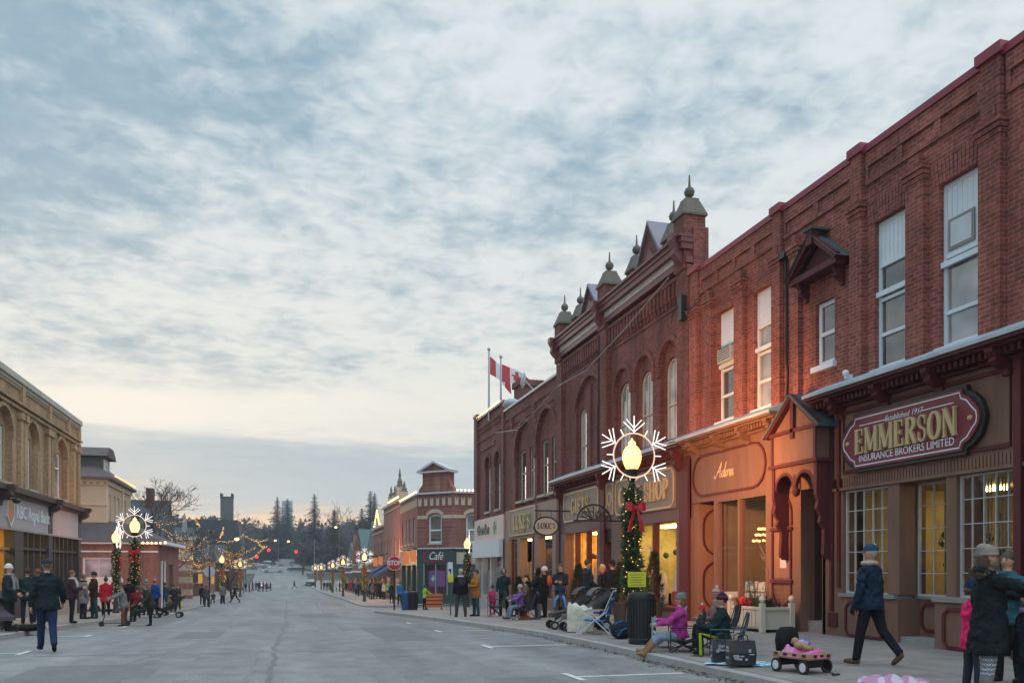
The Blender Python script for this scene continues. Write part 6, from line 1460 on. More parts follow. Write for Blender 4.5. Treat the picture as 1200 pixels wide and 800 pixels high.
SFt=planeF((x,y-.07,z+2.62),(1,0,0),(0,0,1)); q=MB(); q.prism(SFt,octpoly(.425),-.012,0); q.build('rim',M_white,s); q=MB(); q.prism(SFt,octpoly(.395),0,.006); q.build('face',pm('stop_red',(.42,.012,.018),.4,.1,3),s)
text('STOP',planeF((x,y-.077,z+2.62),(1,0,0),(0,0,1)),.36,.004,M_white,s,xs=.82,bold=.012)
x,y,z=put(245.5,66); s=empty('stop_sign',(x,y,z),'grey back of an octagonal sign on a dark post at the left corner','stop sign')
q=MB(); q.tube([(x,y-.03,z),(x,y-.03,z+3.2)],.05,8); q.build('post',M_black,s); q=MB(); q.prism(planeF((x,y,z+2.75),(1,0,0),(0,0,1)),octpoly(.44),-.02,0); q.build('plate',pm('sign_back',(.40,.38,.44),.5),s)
x,y,z=put(528,33.5); s=empty('post_sign',(x,y,z),'yellow paper sign on a thin green post behind the backpack man','sign'); q=MB(); q.tube([(x,y,z),(x,y,z+1.75)],.025,6); q.build('post',pm('green_post',(.04,.08,.05),.6),s); q=MB(); q.box(x-.1,x+.1,y-.04,y-.03,z+1.30,z+1.62); q.build('sheet',MATS['yellow_paper'],s)
x,y,z=put(509,46.5); e=empty('barricade',(x,y,z),'orange and black striped barricade by the hi-vis worker','barricade'); q=MB()
for k in range(4): q.box(x-.45,x+.45,y-.03,y+.03,z+.12+k*.2,z+.26+k*.2)
q.build('board',pm('orange_board',(.50,.13,.04),.6,.2,4),e); q=MB()
for s_ in (-.4,.4): q.box(x+s_-.03,x+s_+.03,y+.031,y+.07,z,z+.95); q.box(x+s_-.03,x+s_+.03,y-.25,y+.25,z,z+.04)
for k in range(3): q.box(x-.44,x+.44,y-.02,y+.02,z+.265+k*.2,z+.315+k*.2)
q.build('frame',M_black,e)
x,y,z=put(211,63.5); e=empty('fire_hydrant',(x,y,z),'yellow fire hydrant at the left street corner','hydrant'); q=MB(); q.lathe([(.2,0),(.2,.06),(.14,.08),(.14,.62),(.18,.64),(.18,.70),(.15,.74),(.12,.86),(.05,.92),(.05,.98)],(x,y,z),12); q.build('barrel',pm('hydrant_yellow',(.55,.38,.01),.5),e,smooth=True,angle=35); q=MB()
for a in (0,180,270): c,s_=math.cos(R(a)),math.sin(R(a)); q.tube([(x+.12*c,y+.12*s_,z+.5),(x+.26*c,y+.26*s_,z+.5)],.07,10)
q.build('outlet',pm('hydrant_yellow',(.55,.38,.01),.5),e)
# cedar planters along the storefronts
def cedar(px,zc,h,lab,potlab=True):
    x,y,z=put(px,zc); e=empty('potted_cedar',(x,y,z),lab,'potted tree','potted cedars along the shopfronts'); rn=random.Random(int(px*7))
    q=MB(); q.lathe([(.20,0),(.26,.5),(.28,.52),(.28,.58),(.22,.58),(.2,.5)],(x,y,z),12); q.build('pot',pm('dark_pot',(.03,.03,.03),.6),e)
    q=MB(); q.tube([(x,y,z+.45),(x,y,z+h*.8)],.025,5); q.build('trunk',M_bark,e); q=MB()
    for i in range(900):
        t=rn.random()**.8; r=(.27*(1-t)**.7+.03)*rn.uniform(.5,1.1); a=rn.uniform(0,6.283); c=Vector((x+r*math.cos(a),y+r*math.sin(a),z+.55+(h-.55)*t)); d=Vector((math.cos(a)*.5,math.sin(a)*.5,1+rn.gauss(0,.4))).normalized(); s_=rn.uniform(.05,.10); w_=d.orthogonal().normalized()*s_*.35
        q.add([c-w_,c+w_,c+d*s_*1.6],[(0,1,2)])
    q.build('crown',pm('cedar_green',(.032,.05,.020),.85,.45,7),e)
cedar(678,29.5,1.75,'potted cedar in front of the amber lit GIFTS window'); cedar(728,24.8,1.7,'potted cedar half hidden left of the garlanded lamp'); cedar(766,23.6,1.9,'tall yellowish potted cedar right of the garlanded lamp'); cedar(608,39.5,1.5,"potted cedar left of the LUKE'S shop door"); cedar(617,38.5,1.5,"potted cedar right of the LUKE'S shop door")
# painted planter box of the boutique
x,y=10.85,17.85; x0,x1,y0,y1=10.45,11.2,17.05,18.45; z=surf(10.8,17.7)
e=empty('planter_box',((x0+x1)/2,(y0+y1)/2,z),'cream wooden planter box with ball topped corner posts and winter greens','planter'); q=MB()
q.box(x0+.03,x1-.03,y0+.03,y1-.03,z+.06,z+.52)
q.box(x0-.01,x1+.01,y0-.01,y1+.01,z+.50,z+.56); q.build('box',pm('cream_planter_paint',(.48,.44,.37),.6,.1,3),e)
q=MB()
for (a,b) in ((x0,y0),(x1,y0),(x0,y1),(x1,y1)): q.box(a-.055,a+.055,b-.055,b+.055,z,z+.66); q.lathe([(.03,.66),(.06,.70),(.075,.75),(.05,.81),(.01,.83)],(a,b,z),10); q.mark()
q.build_each('corner_post',pm('cream_planter_paint',(.48,.44,.37),.6,.1,3),e)
q=MB()
for k in range(7): q.box(x0-.004,x0+.03,y0+.1+k*.18,y0+.255+k*.18,z+.1,z+.48)
q.build('slatted_side',pm('cream_planter_paint2',(.45,.41,.35),.6,.1,3),e)
rn=random.Random(12); q=MB()
for i in range(420):
    a=Vector((rn.uniform(x0+.1,x1-.1),rn.uniform(y0+.1,y1-.1),z+.54)); h=rn.uniform(.08,.42)*(1.5 if rn.random()<.2 else 1); d=Vector((rn.gauss(0,.35),rn.gauss(0,.35),1)).normalized(); w_=d.orthogonal().normalized()*rn.uniform(.012,.03)
    q.add([a-w_,a+w_,a+d*h],[(0,1,2)])
for i in range(18): 
    a=(rn.uniform(x0+.1,x1-.1),rn.uniform(y0+.3,y1-.3),z+.52); q.tube([a,(a[0]+rn.gauss(0,.12),a[1]+rn.gauss(0,.12),a[2]+rn.uniform(.4,.95))],[.012,.004],4)
q.build('greens',pm('planter_greens',(.035,.06,.02),.8,.5,8),e)
q=MB(); q.ell((x0+.2,y1-.25,z+.66),(.12,.13,.12),8,6); q.ell((x0+.25,y1-.45,z+.62),(.1,.1,.08),8,6); q.build('red_bow',M_bow,e)
# ================================================================ cars
def car(px,zc,rz,col,lab,name='parked_car',cat='car',L=4.6,H=1.45,W=1.8,zoff=None,lights=True,van=False,pos=None):
    x,y=pos if pos else at(px,zc); z=(g(y)+.004) if pos or abs(x)<13 else hillz(x,y)+.01
    e=empty(name,(0,0,0),lab,cat); G=lambda a,b,c:(c,a,b)
    q=MB(); h=H
    if van: prof=[(-L/2,.35),(L/2,.35),(L/2,.95),(L/2-.25,1.05),(L/2-1.0,h),(-L/2+.1,h),(-L/2,h-.15)]
    else: prof=[(-L/2,.32),(L/2,.30),(L/2+.02,.62),(L/2-.15,.76),(L/2-1.15,.88),(-L/2+.75,.92),(-L/2+.05,.86),(-L/2-.02,.6)]
    q.prism(G,prof,-W/2,W/2); q.build('body',pm('car_paint_'+lab[:10].replace(' ','_'),col,.3,.08,2,coat=.5),e)
    if not van:
        q=MB(); q.loft([[(-W/2+.06,L/2-1.2,.87),(W/2-.06,L/2-1.2,.87),(W/2-.06,-L/2+.6,.91),(-W/2+.06,-L/2+.6,.91)],[(-W/2+.25,L/2-1.95,h-.03),(W/2-.25,L/2-1.95,h-.03),(W/2-.25,-L/2+1.25,h-.03),(-W/2+.25,-L/2+1.25,h-.03)]]); q.build('cabin_glass',M_dg,e)
        q=MB(); q.box(-W/2+.24,W/2-.24,-L/2+1.25,L/2-1.95,h-.03,h+.02); q.build('roof',pm('car_paint_'+lab[:10].replace(' ','_'),col,.3),e)
    else:
        q=MB(); q.prism(G,[(L/2-.32,1.07),(L/2-.95,h-.12),(L/2-1.5,h-.12),(L/2-1.5,1.07)],-W/2-.01,W/2+.01); q.build('cabin_glass',M_dg,e)
    for s_ in (-1,1):
        for d in (-L/2+.85,L/2-.85):
            q=MB(); q.tube([(s_*(W/2-.2),d,.32),(s_*(W/2+.015),d,.32)],.32,14); w_=q.build('wheel',M_black,e); q=MB(); q.tube([(s_*(W/2+.012),d,.32),(s_*(W/2+.03),d,.32)],.19,10); q.build('rim',pm('alloy',(.3,.3,.31),.4,metal=.6),w_)
        q=MB(); q.box(s_*(W/2-.5)-.16,s_*(W/2-.5)+.16,L/2+.01 if not van else L/2,L/2+.05,.60,.72); q.build('headlight',em('headlight_glow',(1,.9,.75),1.5) if lights else M_white,e)
        q=MB(); q.box(s_*(W/2-.35)-.14,s_*(W/2-.35)+.14,-L/2-.05,-L/2,.62,.76); q.build('tail_light',pm('tail_red',(.25,.01,.01),.4),e)
    e.location=(x,y,z); e.rotation_euler.z=R(rz); return e
pc=car(320,222,100,(.34,.35,.38),'white police cruiser with blue roof lights crossing at the end of the street','police_car',L=5.2)
q=MB(); q.box(-.6,.0,-.3,.0,1.5,1.66); q.build('beacon',em('blue_beacon',(.12,.3,1),30),pc).location=(0,0,0)
q=MB(); q.box(.02,.6,-.3,.0,1.5,1.66); q.build('beacon',em('violet_beacon',(.6,.5,1),12),pc)
def fixchild(o): pass
car(347,228,85,(.03,.035,.04),'dark sedan crossing the street beside the police cruiser')
car(363.5,180,2,(.03,.02,.022),'dark hatchback parked by the last right lamps'); car(334.5,262,80,(.26,.27,.28),'white van parked on the rise behind the police cruiser','parked_van','van',5.2,2.1,2.0,van=True)
car(325,262,92,(.06,.02,.03),'maroon car parked next to the white van on the rise'); car(312,268,95,(.03,.04,.07),'navy car parked left of the maroon one on the rise'); car(303,240,100,(.10,.13,.16),'blue grey car parked behind the left lit tree'); car(310,170,178,(.3,.3,.3),'white car parked at the left kerb beyond the crowd')
car(322,300,90,(.35,.35,.37),'silver car in the upper row on the rise'); car(342,290,88,(.08,.08,.09),'charcoal car in the upper row on the rise'); car(378,255,88,(.2,.2,.22),'grey car on the right of the rise below the firs')
av=car(0,0,80,(.55,.55,.57),'white emergency van with red and blue lights on the left side street','emergency_van','van',5.0,2.15,2.0,van=True,pos=(-11.6,54.0))
q=MB(); q.box(-.9,-.2,1.0,1.4,2.15,2.36); q.build('beacon',em('red_beacon',(1,.02,.02),40),av); q=MB(); q.box(.2,.9,-.9,-.5,2.15,2.33); q.build('beacon',em('blue_beacon',(.12,.3,1),30),av)
# traffic lights on mast arms and road lights on the rise
def signal(px,py,zc,side,lab):
    x,y,z=px3(px,py,zc); e=empty('traffic_light',(x,y,hillz(x,y)),lab,'traffic light','traffic lights at the end of the street'); xe=x+side*5.2
    q=MB(); q.tube([(xe,y,g(y)-.2),(xe,y,z+.7),(x,y,z+.75)],.08,6); q.build('mast',M_black,e)
    q=MB(); q.box(x-.2,x+.2,y-.15,y+.15,z-.85,z+.35); q.build('housing',pm('signal_yellow',(.10,.08,.02),.6),e)
    q=MB(); q.ell((x,y-.2,z),(.30,.1,.30),12,8); q.build('red_lens',em('red_signal',(1,.01,.015),9),e)
    q=MB(); q.ell((x,y-.15,z-.36),(.13,.06,.13),8,6); q.ell((x,y-.15,z-.66),(.13,.06,.13),8,6); q.build('dark_lens',M_black,e)
signal(347,646,200,1,'red traffic light over the right lane at the end of the street'); signal(315,644,200,-1,'red traffic light over the left lane at the end of the street'); signal(301,652,205,-1,'lower red traffic light at the left kerb before the rise')
def roadlight(px,py,zc,lab):
    x,y,z=px3(px,py,zc); e=empty('road_light',(x,y,hillz(x,y)),lab,'street light','orange road lights on the rise'); q=MB(); q.tube([(x+.9,y,hillz(x,y)),(x+.9,y,z+.15),(x,y,z+.2)],.07,6); q.build('pole',pm('grey_pole',(.12,.13,.14),.6),e); q=MB(); q.ell((x,y,z),(.30,.30,.18),10,6); q.build('lamp_head',em('orange_road_lamp',(1,.5,.12),12),e)
for a in ((322.5,633,250,'orange road light left of the pair above the parked cars'),(338,634,245,'brighter orange road light right of the pair above the parked cars'),(393.5,617.5,220,'pale orange road light before the broad dark fir'),(277.5,631.5,120,'orange road light glowing in the lit spreading tree')): roadlight(*a)
x,y,z=px3(368.5,640,200); e=empty('utility_pole',(x,y,g(y)),'thin grey utility pole before the tallest spruce','pole'); q=MB(); q.tube([(x,y,g(y)-.3),(x,y,g(y)+9.5)],[.12,.08],7); q.box(x-.7,x+.7,y-.05,y+.05,g(y)+9,g(y)+9.1); q.build('shaft',pm('grey_pole',(.12,.13,.14),.6),e)
# lit paper lanterns hung at the shops on the far right
for i,(px,py,zc) in enumerate(((476,653,62),(484,651,64),(440,658,82),(446,656.5,84))):
    x,y,z=px3(px,py,zc); e=empty('wall_lantern',(x,y,z),['orange lit hanging banner lantern left by the cafe corner','orange lit hanging banner lantern right by the cafe corner','orange lantern over the far navy awning','smaller orange lantern over the far white awning'][i],'lantern')
    q=MB(); q.box(x-.2,x+.2,y-.1,y+.1,z-.42,z+.4); q.build('shade',em('orange_lantern',(1,.33,.12),.55),e); q=MB(); q.box(x-.3,x+.3,y-.14,y+.14,z+.5,z+.56); q.tube([(x,y,z+.55),(x+.8,y,z+.75)],.03,5); q.build('bracket',M_black,e)
# ================================================================ people
def fab(col,nm=None,b=.25):
    n=nm or 'fabric_%03d_%03d_%03d'%tuple(int(c*999) for c in col)
    return pm(n,col,.88,.42,7,b,26,spec=.15,fine=.2)
M_skin=pm('skin',(.42,.23,.16),.55,.10,8,0,30); M_eye=pm('eye_dark',(.02,.015,.012),.3); M_lip=pm('lips',(.30,.11,.09),.5)
M_jean=fab((.035,.055,.095)); M_blackf=fab((.012,.012,.014)); M_navyf=fab((.012,.020,.038))
QUEUE=[]
def skeleton(h,p):
    J={}; sit=p.get('sit'); lean=R(p.get('lean',0)); hs=p.get('head',1.0)
    pel=Vector((0,0,.52*h)); up=Vector((0,math.sin(lean),math.cos(lean)))
    for s,n in ((-1,'L'),(1,'R')):
        a=R(p.get('hip'+n,2*s)); k=R(p.get('knee'+n,4)); sp=R(p.get('splay',3)+p.get('splay'+n,0))
        hip=pel+Vector((s*.052*h,0,-.01*h)); d=Vector((s*math.sin(sp),math.sin(a),-math.cos(a))).normalized()
        kn=hip+d*.245*h; b=a-k; d2=Vector((s*math.sin(sp)*.4,math.sin(b),-math.cos(b))).normalized(); an=kn+d2*.235*h
        fp=R(p.get('foot'+n,0)); f=b*.35 if abs(b)>.3 else 0
        f=f+fp; fd=Vector((s*.15,math.cos(f),math.sin(f))).normalized()
        J['hip'+n],J['kn'+n],J['an'+n],J['to'+n],J['he'+n]=hip,kn,an,an+fd*.105*h+Vector((0,0,-.022*h)),an-fd*.025*h+Vector((0,0,-.022*h))
    J['pel']=pel; J['up']=up; nb=pel+up*.30*h; J['neck']=nb
    hl=lean*.4+R(p.get('nod',0)); hu=Vector((0,math.sin(hl),math.cos(hl))); J['hu']=hu; J['head']=nb+up*.03*h+hu*.083*h*hs
    for s,n in ((-1,'L'),(1,'R')):
        pa,ab,el,inn=p.get('arm'+n,(4,9,14)) if len(p.get('arm'+n,(4,9,14)))==4 else (*p.get('arm'+n,(4,9,14)),0)
        pa+=math.degrees(lean)*.3; pa,ab,el,inn=R(pa),R(ab),R(el),R(inn)
        sh=nb-up*.035*h+Vector((s*.105*h,0,0))
        d=Vector((s*math.sin(ab)*math.cos(pa*.6),math.sin(pa)*math.cos(ab),-math.cos(pa)*math.cos(ab))).normalized(); e=sh+d*.165*h
        q=pa+el; d2=Vector((s*math.sin(ab)*.3-s*math.sin(inn),math.sin(q),-math.cos(q))).normalized(); w_=e+d2*.140*h
        J['sh'+n],J['el'+n],J['wr'+n],J['hd'+n]=sh,e,w_,d2
    if sit is not None: dz=sit+.075*h-pel.z
    elif p.get('lift') is not None: dz=p['lift']
    else: dz=-min(min(J['to'+n].z,J['he'+n].z) for n in 'LR')+.018*h
    for k,v in J.items():
        if k not in('up','hu') and not k.startswith('hd'): v.z+=dz
    return J
def torso_rings(J,h,secs,n=14):
    rs=[]
    for t,wx,wy,fy in secs:
        c=J['pel']+J['up']*(t*h); fw=Vector((0,J['up'].z,-J['up'].y)); 
        rs.append([tuple(c+Vector((math.cos(6.2832*k/n)*wx*h,0,0))+fw*((math.sin(6.2832*k/n)*wy+fy)*h)) for k in range(n)])
    return rs
def handmesh(m,wr,d,h,side,curl=.5):
    d=d.normalized(); s=h/1.75; lat=d.cross(Vector((side,0,0))); 
    if lat.length<.2: lat=d.cross(Vector((0,0,1)))
    lat.normalize(); nrm=lat.cross(d).normalized()
    if nrm.x*side>0: nrm=-nrm
    Mt=Matrix((lat,nrm,d)).transposed()
    m.ell(wr+d*.045*s,(.040*s,.018*s,.055*s),8,6,M=Mt)
    for i,(o,l) in enumerate(((-.030,.068),(-.010,.078),(.010,.074),(.028,.058))):
        a=wr+d*.085*s+lat*o*s; b=a+(d*math.cos(curl*.7)+nrm*math.sin(curl*.7))*l*.5*s; c=b+(d*math.cos(curl*1.9)+nrm*math.sin(curl*1.9))*l*.5*s
        m.tube([a-d*.02*s,a,b,c],[.0095*s,.0095*s,.0088*s,.007*s],6)
    a=wr+d*.03*s-lat*.034*s; b=a+(d*.7-lat*.55+nrm*.35).normalized()*.035*s; c=b+(d*.9-lat*.1+nrm*.4).normalized()*.03*s
    m.tube([a+lat*.01*s,a,b,c],[.012*s,.012*s,.0105*s,.008*s],6)
def person(label,px,zc,h,face,pose={},top=(.012,.012,.014),pants=(.014,.016,.022),shoes=(.02,.015,.012),coat=None,hat=None,hair=None,gloves=None,group=None,lod=1,scarf=None,hood=None,cat='person',pos=None,dz=0,turn=0,bulk=1.0,skinny=1.0,pattern=None,boots=None,name='person',glasses=False,backpack=None,stripe=None,fur=None):
    x,y=pos if pos else at(px,zc); z=surf(x,y)+dz
    e=empty(name,(0,0,0),label,cat,group); J=skeleton(h,pose); hs=pose.get('head',1.0)
    m=MB(); bk=bulk
    m.loft(torso_rings(J,h,[(-.055,.060,.05,0),(-.03,.088*bk,.068*bk,0),(.02,.092*bk,.070*bk,0),(.10,.082*bk,.062*bk,.004),(.19,.098*bk,.068*bk,.006),(.255,.104,.058,0),(.285,.075,.045,-.004),(.305,.036,.036,-.002),(.345,.031,.032,.004)]))
    hx,hy,hz=.0445*h*hs,.053*h*hs,.066*h*hs; HM=Matrix.Rotation(R(turn),3,'Z')@Matrix.Rotation(-math.atan2(J['hu'].y,J['hu'].z),3,'X')
    hc=J['head']; off=lambda a,b,c: hc+HM@Vector((a*hx,b*hy,c*hz))
    m.ell(hc,(hx,hy,hz),14,10,M=HM); m.ell(off(0,.22,-.42),(hx*.70,hy*.66,hz*.58),12,8,M=HM)
    if lod<2:
        m.tube([off(0,.92,.12),off(0,1.13,-.20),off(0,.98,-.26)],[hx*.13,hx*.22,hx*.18],6)
        for s in (-1,1): m.ell(off(s*1.0,-.05,-.06),(hx*.14,hy*.22,hz*.26),6,5,M=HM)
    for n in 'LR':
        m.tube([J['hip'+n]+Vector((0,0,.03*h)),J['hip'+n],J['hip'+n].lerp(J['kn'+n],.5),J['kn'+n],J['kn'+n].lerp(J['an'+n],.35),J['an'+n]],[.052*h,.057*h*skinny,.051*h*skinny,.042*h*skinny,.039*h*skinny,(.027 if boots else .034)*h],10)
        fr=.030*h if boots else .026*h
        m.tube([J['he'+n],J['he'+n].lerp(J['to'+n],.35),J['he'+n].lerp(J['to'+n],.75),J['to'+n]],[fr*.9,fr,fr*.9,fr*.6],8); m.ell(J['an'+n],.027*h,8,6)
        if boots: m.tube([J['an'+n],J['an'+n].lerp(J['kn'+n],.55)],[.032*h,.036*h],10)
        m.tube([J['sh'+n]-Vector((J['sh'+n].x*.35,0,0)),J['sh'+n],J['el'+n],J['el'+n].lerp(J['wr'+n],.4),J['wr'+n]],[.03*h,.030*h,.024*h,.0235*h,.016*h],8)
    tmp=m.build('body',M_skin,e); tmp.data.materials.clear()
    md=tmp.modifiers.new('r','REMESH'); md.mode='VOXEL'; md.voxel_size={0:.0105,1:.016,2:.03}[lod]*(h/1.75)**.5
    sm=tmp.modifiers.new('s','SMOOTH'); sm.factor=.5; sm.iterations=3 if lod<2 else 1
    if hat and not hair and lod<2: hair=dict(col=(.06,.04,.03),len=0)
    jk=None; top_c=coat['col'] if coat else top
    if coat is not None or lod<2:
        L=(coat or {}).get('len',.06); pf=(coat or {}).get('puff',1.0); q=MB()
        secs=[]
        hem=-L
        if pose.get('sit') is not None: hem=max(hem,-.02)
        secs+=[(hem,(.112+.10*max(0,L-.08))*bk*pf,(.092+.08*max(0,L-.08))*bk*pf,0),(hem*.4,.114*bk*pf,.096*bk*pf,0),(.06,.100*bk*pf,.080*bk*pf,.003),(.12,.100*bk*pf,.080*bk*pf,.005),(.19,.116*bk,.086*bk*pf,.006),(.25,.118,.072,0),(.285,.085,.055,-.002),(.325,.046,.046,.0)]
        q.loft(torso_rings(J,h,secs,16))
        for n in 'LR':
            q.tube([J['sh'+n]-Vector((J['sh'+n].x*.4,0,0)),J['sh'+n],J['sh'+n].lerp(J['el'+n],.5),J['el'+n],J['el'+n].lerp(J['wr'+n],.5),J['wr'+n]+J['hd'+n]*.012],[.036*h,.041*h*pf,.038*h*pf,.034*h*pf,.032*h*pf,.026*h*pf],10)
        if not hood: q.tube([J['neck']+Vector((math.cos(R(30*i))*.046*h,math.sin(R(30*i))*.046*h+.004*h,.012*h+.006*h*math.sin(R(30*i)))) for i in range(12)],.016*h,6,closed=True)
        if hood:
            bc=hc-Vector((0,hy*.2,hz*.15)); 
            if hood=='up': q.ell(bc,(hx*1.32,hy*1.22,hz*1.25),12,9,M=HM)
            else: q.ell(J['neck']+Vector((0,-.045*h,.012*h)),(.075*h,.05*h,.05*h),10,8)
        jk=q.build('jacket',fab(top_c),e,smooth=True)
        if hood=='up': pass
        md=jk.modifiers.new('r','REMESH'); md.mode='VOXEL'; md.voxel_size={0:.012,1:.018,2:.035}[lod]*(h/1.75)**.5
        sm=jk.modifiers.new('s','SMOOTH'); sm.factor=.5; sm.iterations=2
        if lod<2:
            # quilting and folds of the cloth
            tx=bpy.data.textures.get('cloth_folds') or bpy.data.textures.new('cloth_folds','CLOUDS'); tx.noise_scale=.075; dm=jk.modifiers.new('d','DISPLACE'); dm.texture=tx; dm.strength=.055; dm.mid_level=.5
    if hood=='up' and jk is not None:
        q=MB(); q.ell(off(0,.50,-.10),(hx*.80,hy*.66,hz*.80),12,8,M=HM)
        q.build('face',M_skin,e,smooth=True)
    if hair:
        q=MB(); hl=hair.get('len',0)
        hk=.93 if hat else 1.0; q.ell(off(0,-.12,.16 if not hat else .02),(hx*1.13*hk,hy*1.06*hk,hz*1.0*hk),14,9,M=HM@Matrix.Rotation(R(28),3,'X'),t1=.58)
        if hl>0: q.loft([[tuple(off(math.cos(a)*1.12,math.sin(a)*.75-.35,.1)) for a in [math.pi+math.pi*i/9 for i in range(10)]+[2*math.pi-.0-math.pi*i/9 for i in range(10)]],[tuple(off(math.cos(a)*(1.1),math.sin(a)*.7-.45,-hl)) for a in [math.pi+math.pi*i/9 for i in range(10)]+[2*math.pi-math.pi*i/9 for i in range(10)]]]) if 0 else q.tube([off(0,-.35,.3),off(0,-.55,-.4),off(0,-.6,-hl)],[hx*1.0,hx*1.12,hx*.7],10)
        q.build('hair',pm('hair_%03d'%int(hair['col'][0]*999),hair['col'],.6,.35,12,.4,60),e,smooth=True)
    if hat:
        q=MB(); k=hat.get('kind','beanie'); hm=fab(hat['col'])
        if k=='cap':
            q.ell(off(0,-.05,.30),(hx*1.15,hy*1.15,hz*.84),14,7,M=HM,t1=.54)
            br=[]; 
            for lay in (0,.05):
                br.append([tuple(off(math.sin(a)*.92,.55+math.cos(a)*1.05,.30-lay-.12*math.cos(a))) for a in [R(-80+16*i) for i in range(11)]])
            q.loft(br)
        elif k=='fur':
            q.ell(off(0,-.08,.28),(hx*1.36,hy*1.30,hz*1.0),14,8,M=HM,t1=.66)
        else:
            q.ell(off(0,-.16 if k=='slouch' else -.08,.22),(hx*1.16,hy*(1.32 if k=='slouch' else 1.14),hz*(1.02 if k!='slouch' else 1.0)),14,8,M=HM,t1=.56)
            if k=='slouch': q.ell(off(0,-.62,.62),(hx*.95,hy*.78,hz*.66),12,8,M=HM)
            q.tube([off(math.cos(R(20*i))*1.12,math.sin(R(20*i))*1.10-.1,.20) for i in range(18)],hz*.16,6,closed=True)
        ho=q.build('hat',hm,e,smooth=True)
        if hat.get('pom'):
            q=MB(); q.ell(off(0,-.2,1.42),hz*.30,8,6); q.build('pompom',fab(hat['pom']),ho)
        if hat.get('band'):
            q=MB(); q.tube([off(math.cos(R(20*i))*1.17,math.sin(R(20*i))*1.15-.08,.52) for i in range(18)],hz*.13,6,closed=True); q.build('hat_band',fab(hat['band']),ho)
    if scarf:
        q=MB(); q.tube([J['neck']+Vector((math.cos(R(30*i))*.052*h,math.sin(R(30*i))*.052*h+.006*h,.022*h)) for i in range(12)],.021*h,7,closed=True)
        if scarf.get('tail'): 
            for s in (-1,1): q.tube([J['neck']+Vector((s*.03*h,.05*h,.02*h)),J['neck']+Vector((s*.045*h,.092*h,-.08*h)),J['neck']+Vector((s*.05*h,.098*h,-.20*h))],[.018*h,.022*h,.022*h],6)
        q.build('scarf',fab(scarf['col']),e,smooth=True)
    if fur:
        q=MB(); rn=random.Random(8); c=J['neck']+Vector((0,-.03*h,.03*h))
        for i in range(900):
            a=rn.uniform(0,6.283); p=c+Vector((math.cos(a)*.085*h,math.sin(a)*.062*h,.015*h*math.sin(a*2)+(-.02*h if math.sin(a)<0 else .01*h)))+Vector((rn.gauss(0,.012),rn.gauss(0,.012),rn.gauss(0,.014)))*h/1.7
            d=Vector((math.cos(a)+rn.gauss(0,.5),math.sin(a)+rn.gauss(0,.5),rn.gauss(.2,.6))).normalized(); w_=d.orthogonal().normalized()*.004; q.add([p-w_,p+w_,p+d*rn.uniform(.02,.05)],[(0,1,2)])
        q.build('fur_trim',pm('fur_brown',(.17,.125,.08),.9,.5,20),e)
    if backpack:
        q=MB(); c=J['pel']+J['up']*.20*h+Vector((0,-.105*h,0)); q.ell(c,(.085*h,.055*h,.115*h),12,8); q.ell(c-Vector((0,.045*h,.03*h)),(.06*h,.03*h,.06*h),10,6); bp=q.build('backpack',fab(backpack),e,smooth=True)
        q=MB()
        for s in (-1,1): q.tube([c+Vector((s*.05*h,.03*h,.09*h)),J['sh'+('L' if s<0 else 'R')]+Vector((-s*.03*h,.0,.045*h)),J['sh'+('L' if s<0 else 'R')]+Vector((-s*.02*h,.085*h,-.05*h))],.012*h,6)
        q.build('strap',M_blackf,bp)
    if stripe:
        for n in 'LR':
            q=MB(); o_=Vector((.043*h*(1 if n=='R' else -1),0,0)); q.tube([J['hip'+n]+o_,J['hip'+n].lerp(J['kn'+n],.6)+o_,J['kn'+n]+o_*.85,J['an'+n]+o_*.7],.018*h,6); q.build('stripe',fab(stripe),e)
    if glasses:
        q=MB()
        for s in (-1,1): q.tube([off(s*.42+math.cos(R(30*i))*.30,1.0,.06+math.sin(R(30*i))*.2) for i in range(12)],hx*.05,4,closed=True); q.tube([off(s*.72,.98,.1),off(s*1.0,.2,.1)],hx*.04,4)
        q.build('glasses',M_black,e)
    QUEUE.append((tmp,jk,e,J,h,lod,top_c,pants,shoes,gloves,boots,hx,hy,hz,off,HM,(x,y,z),face,pattern))
    return e
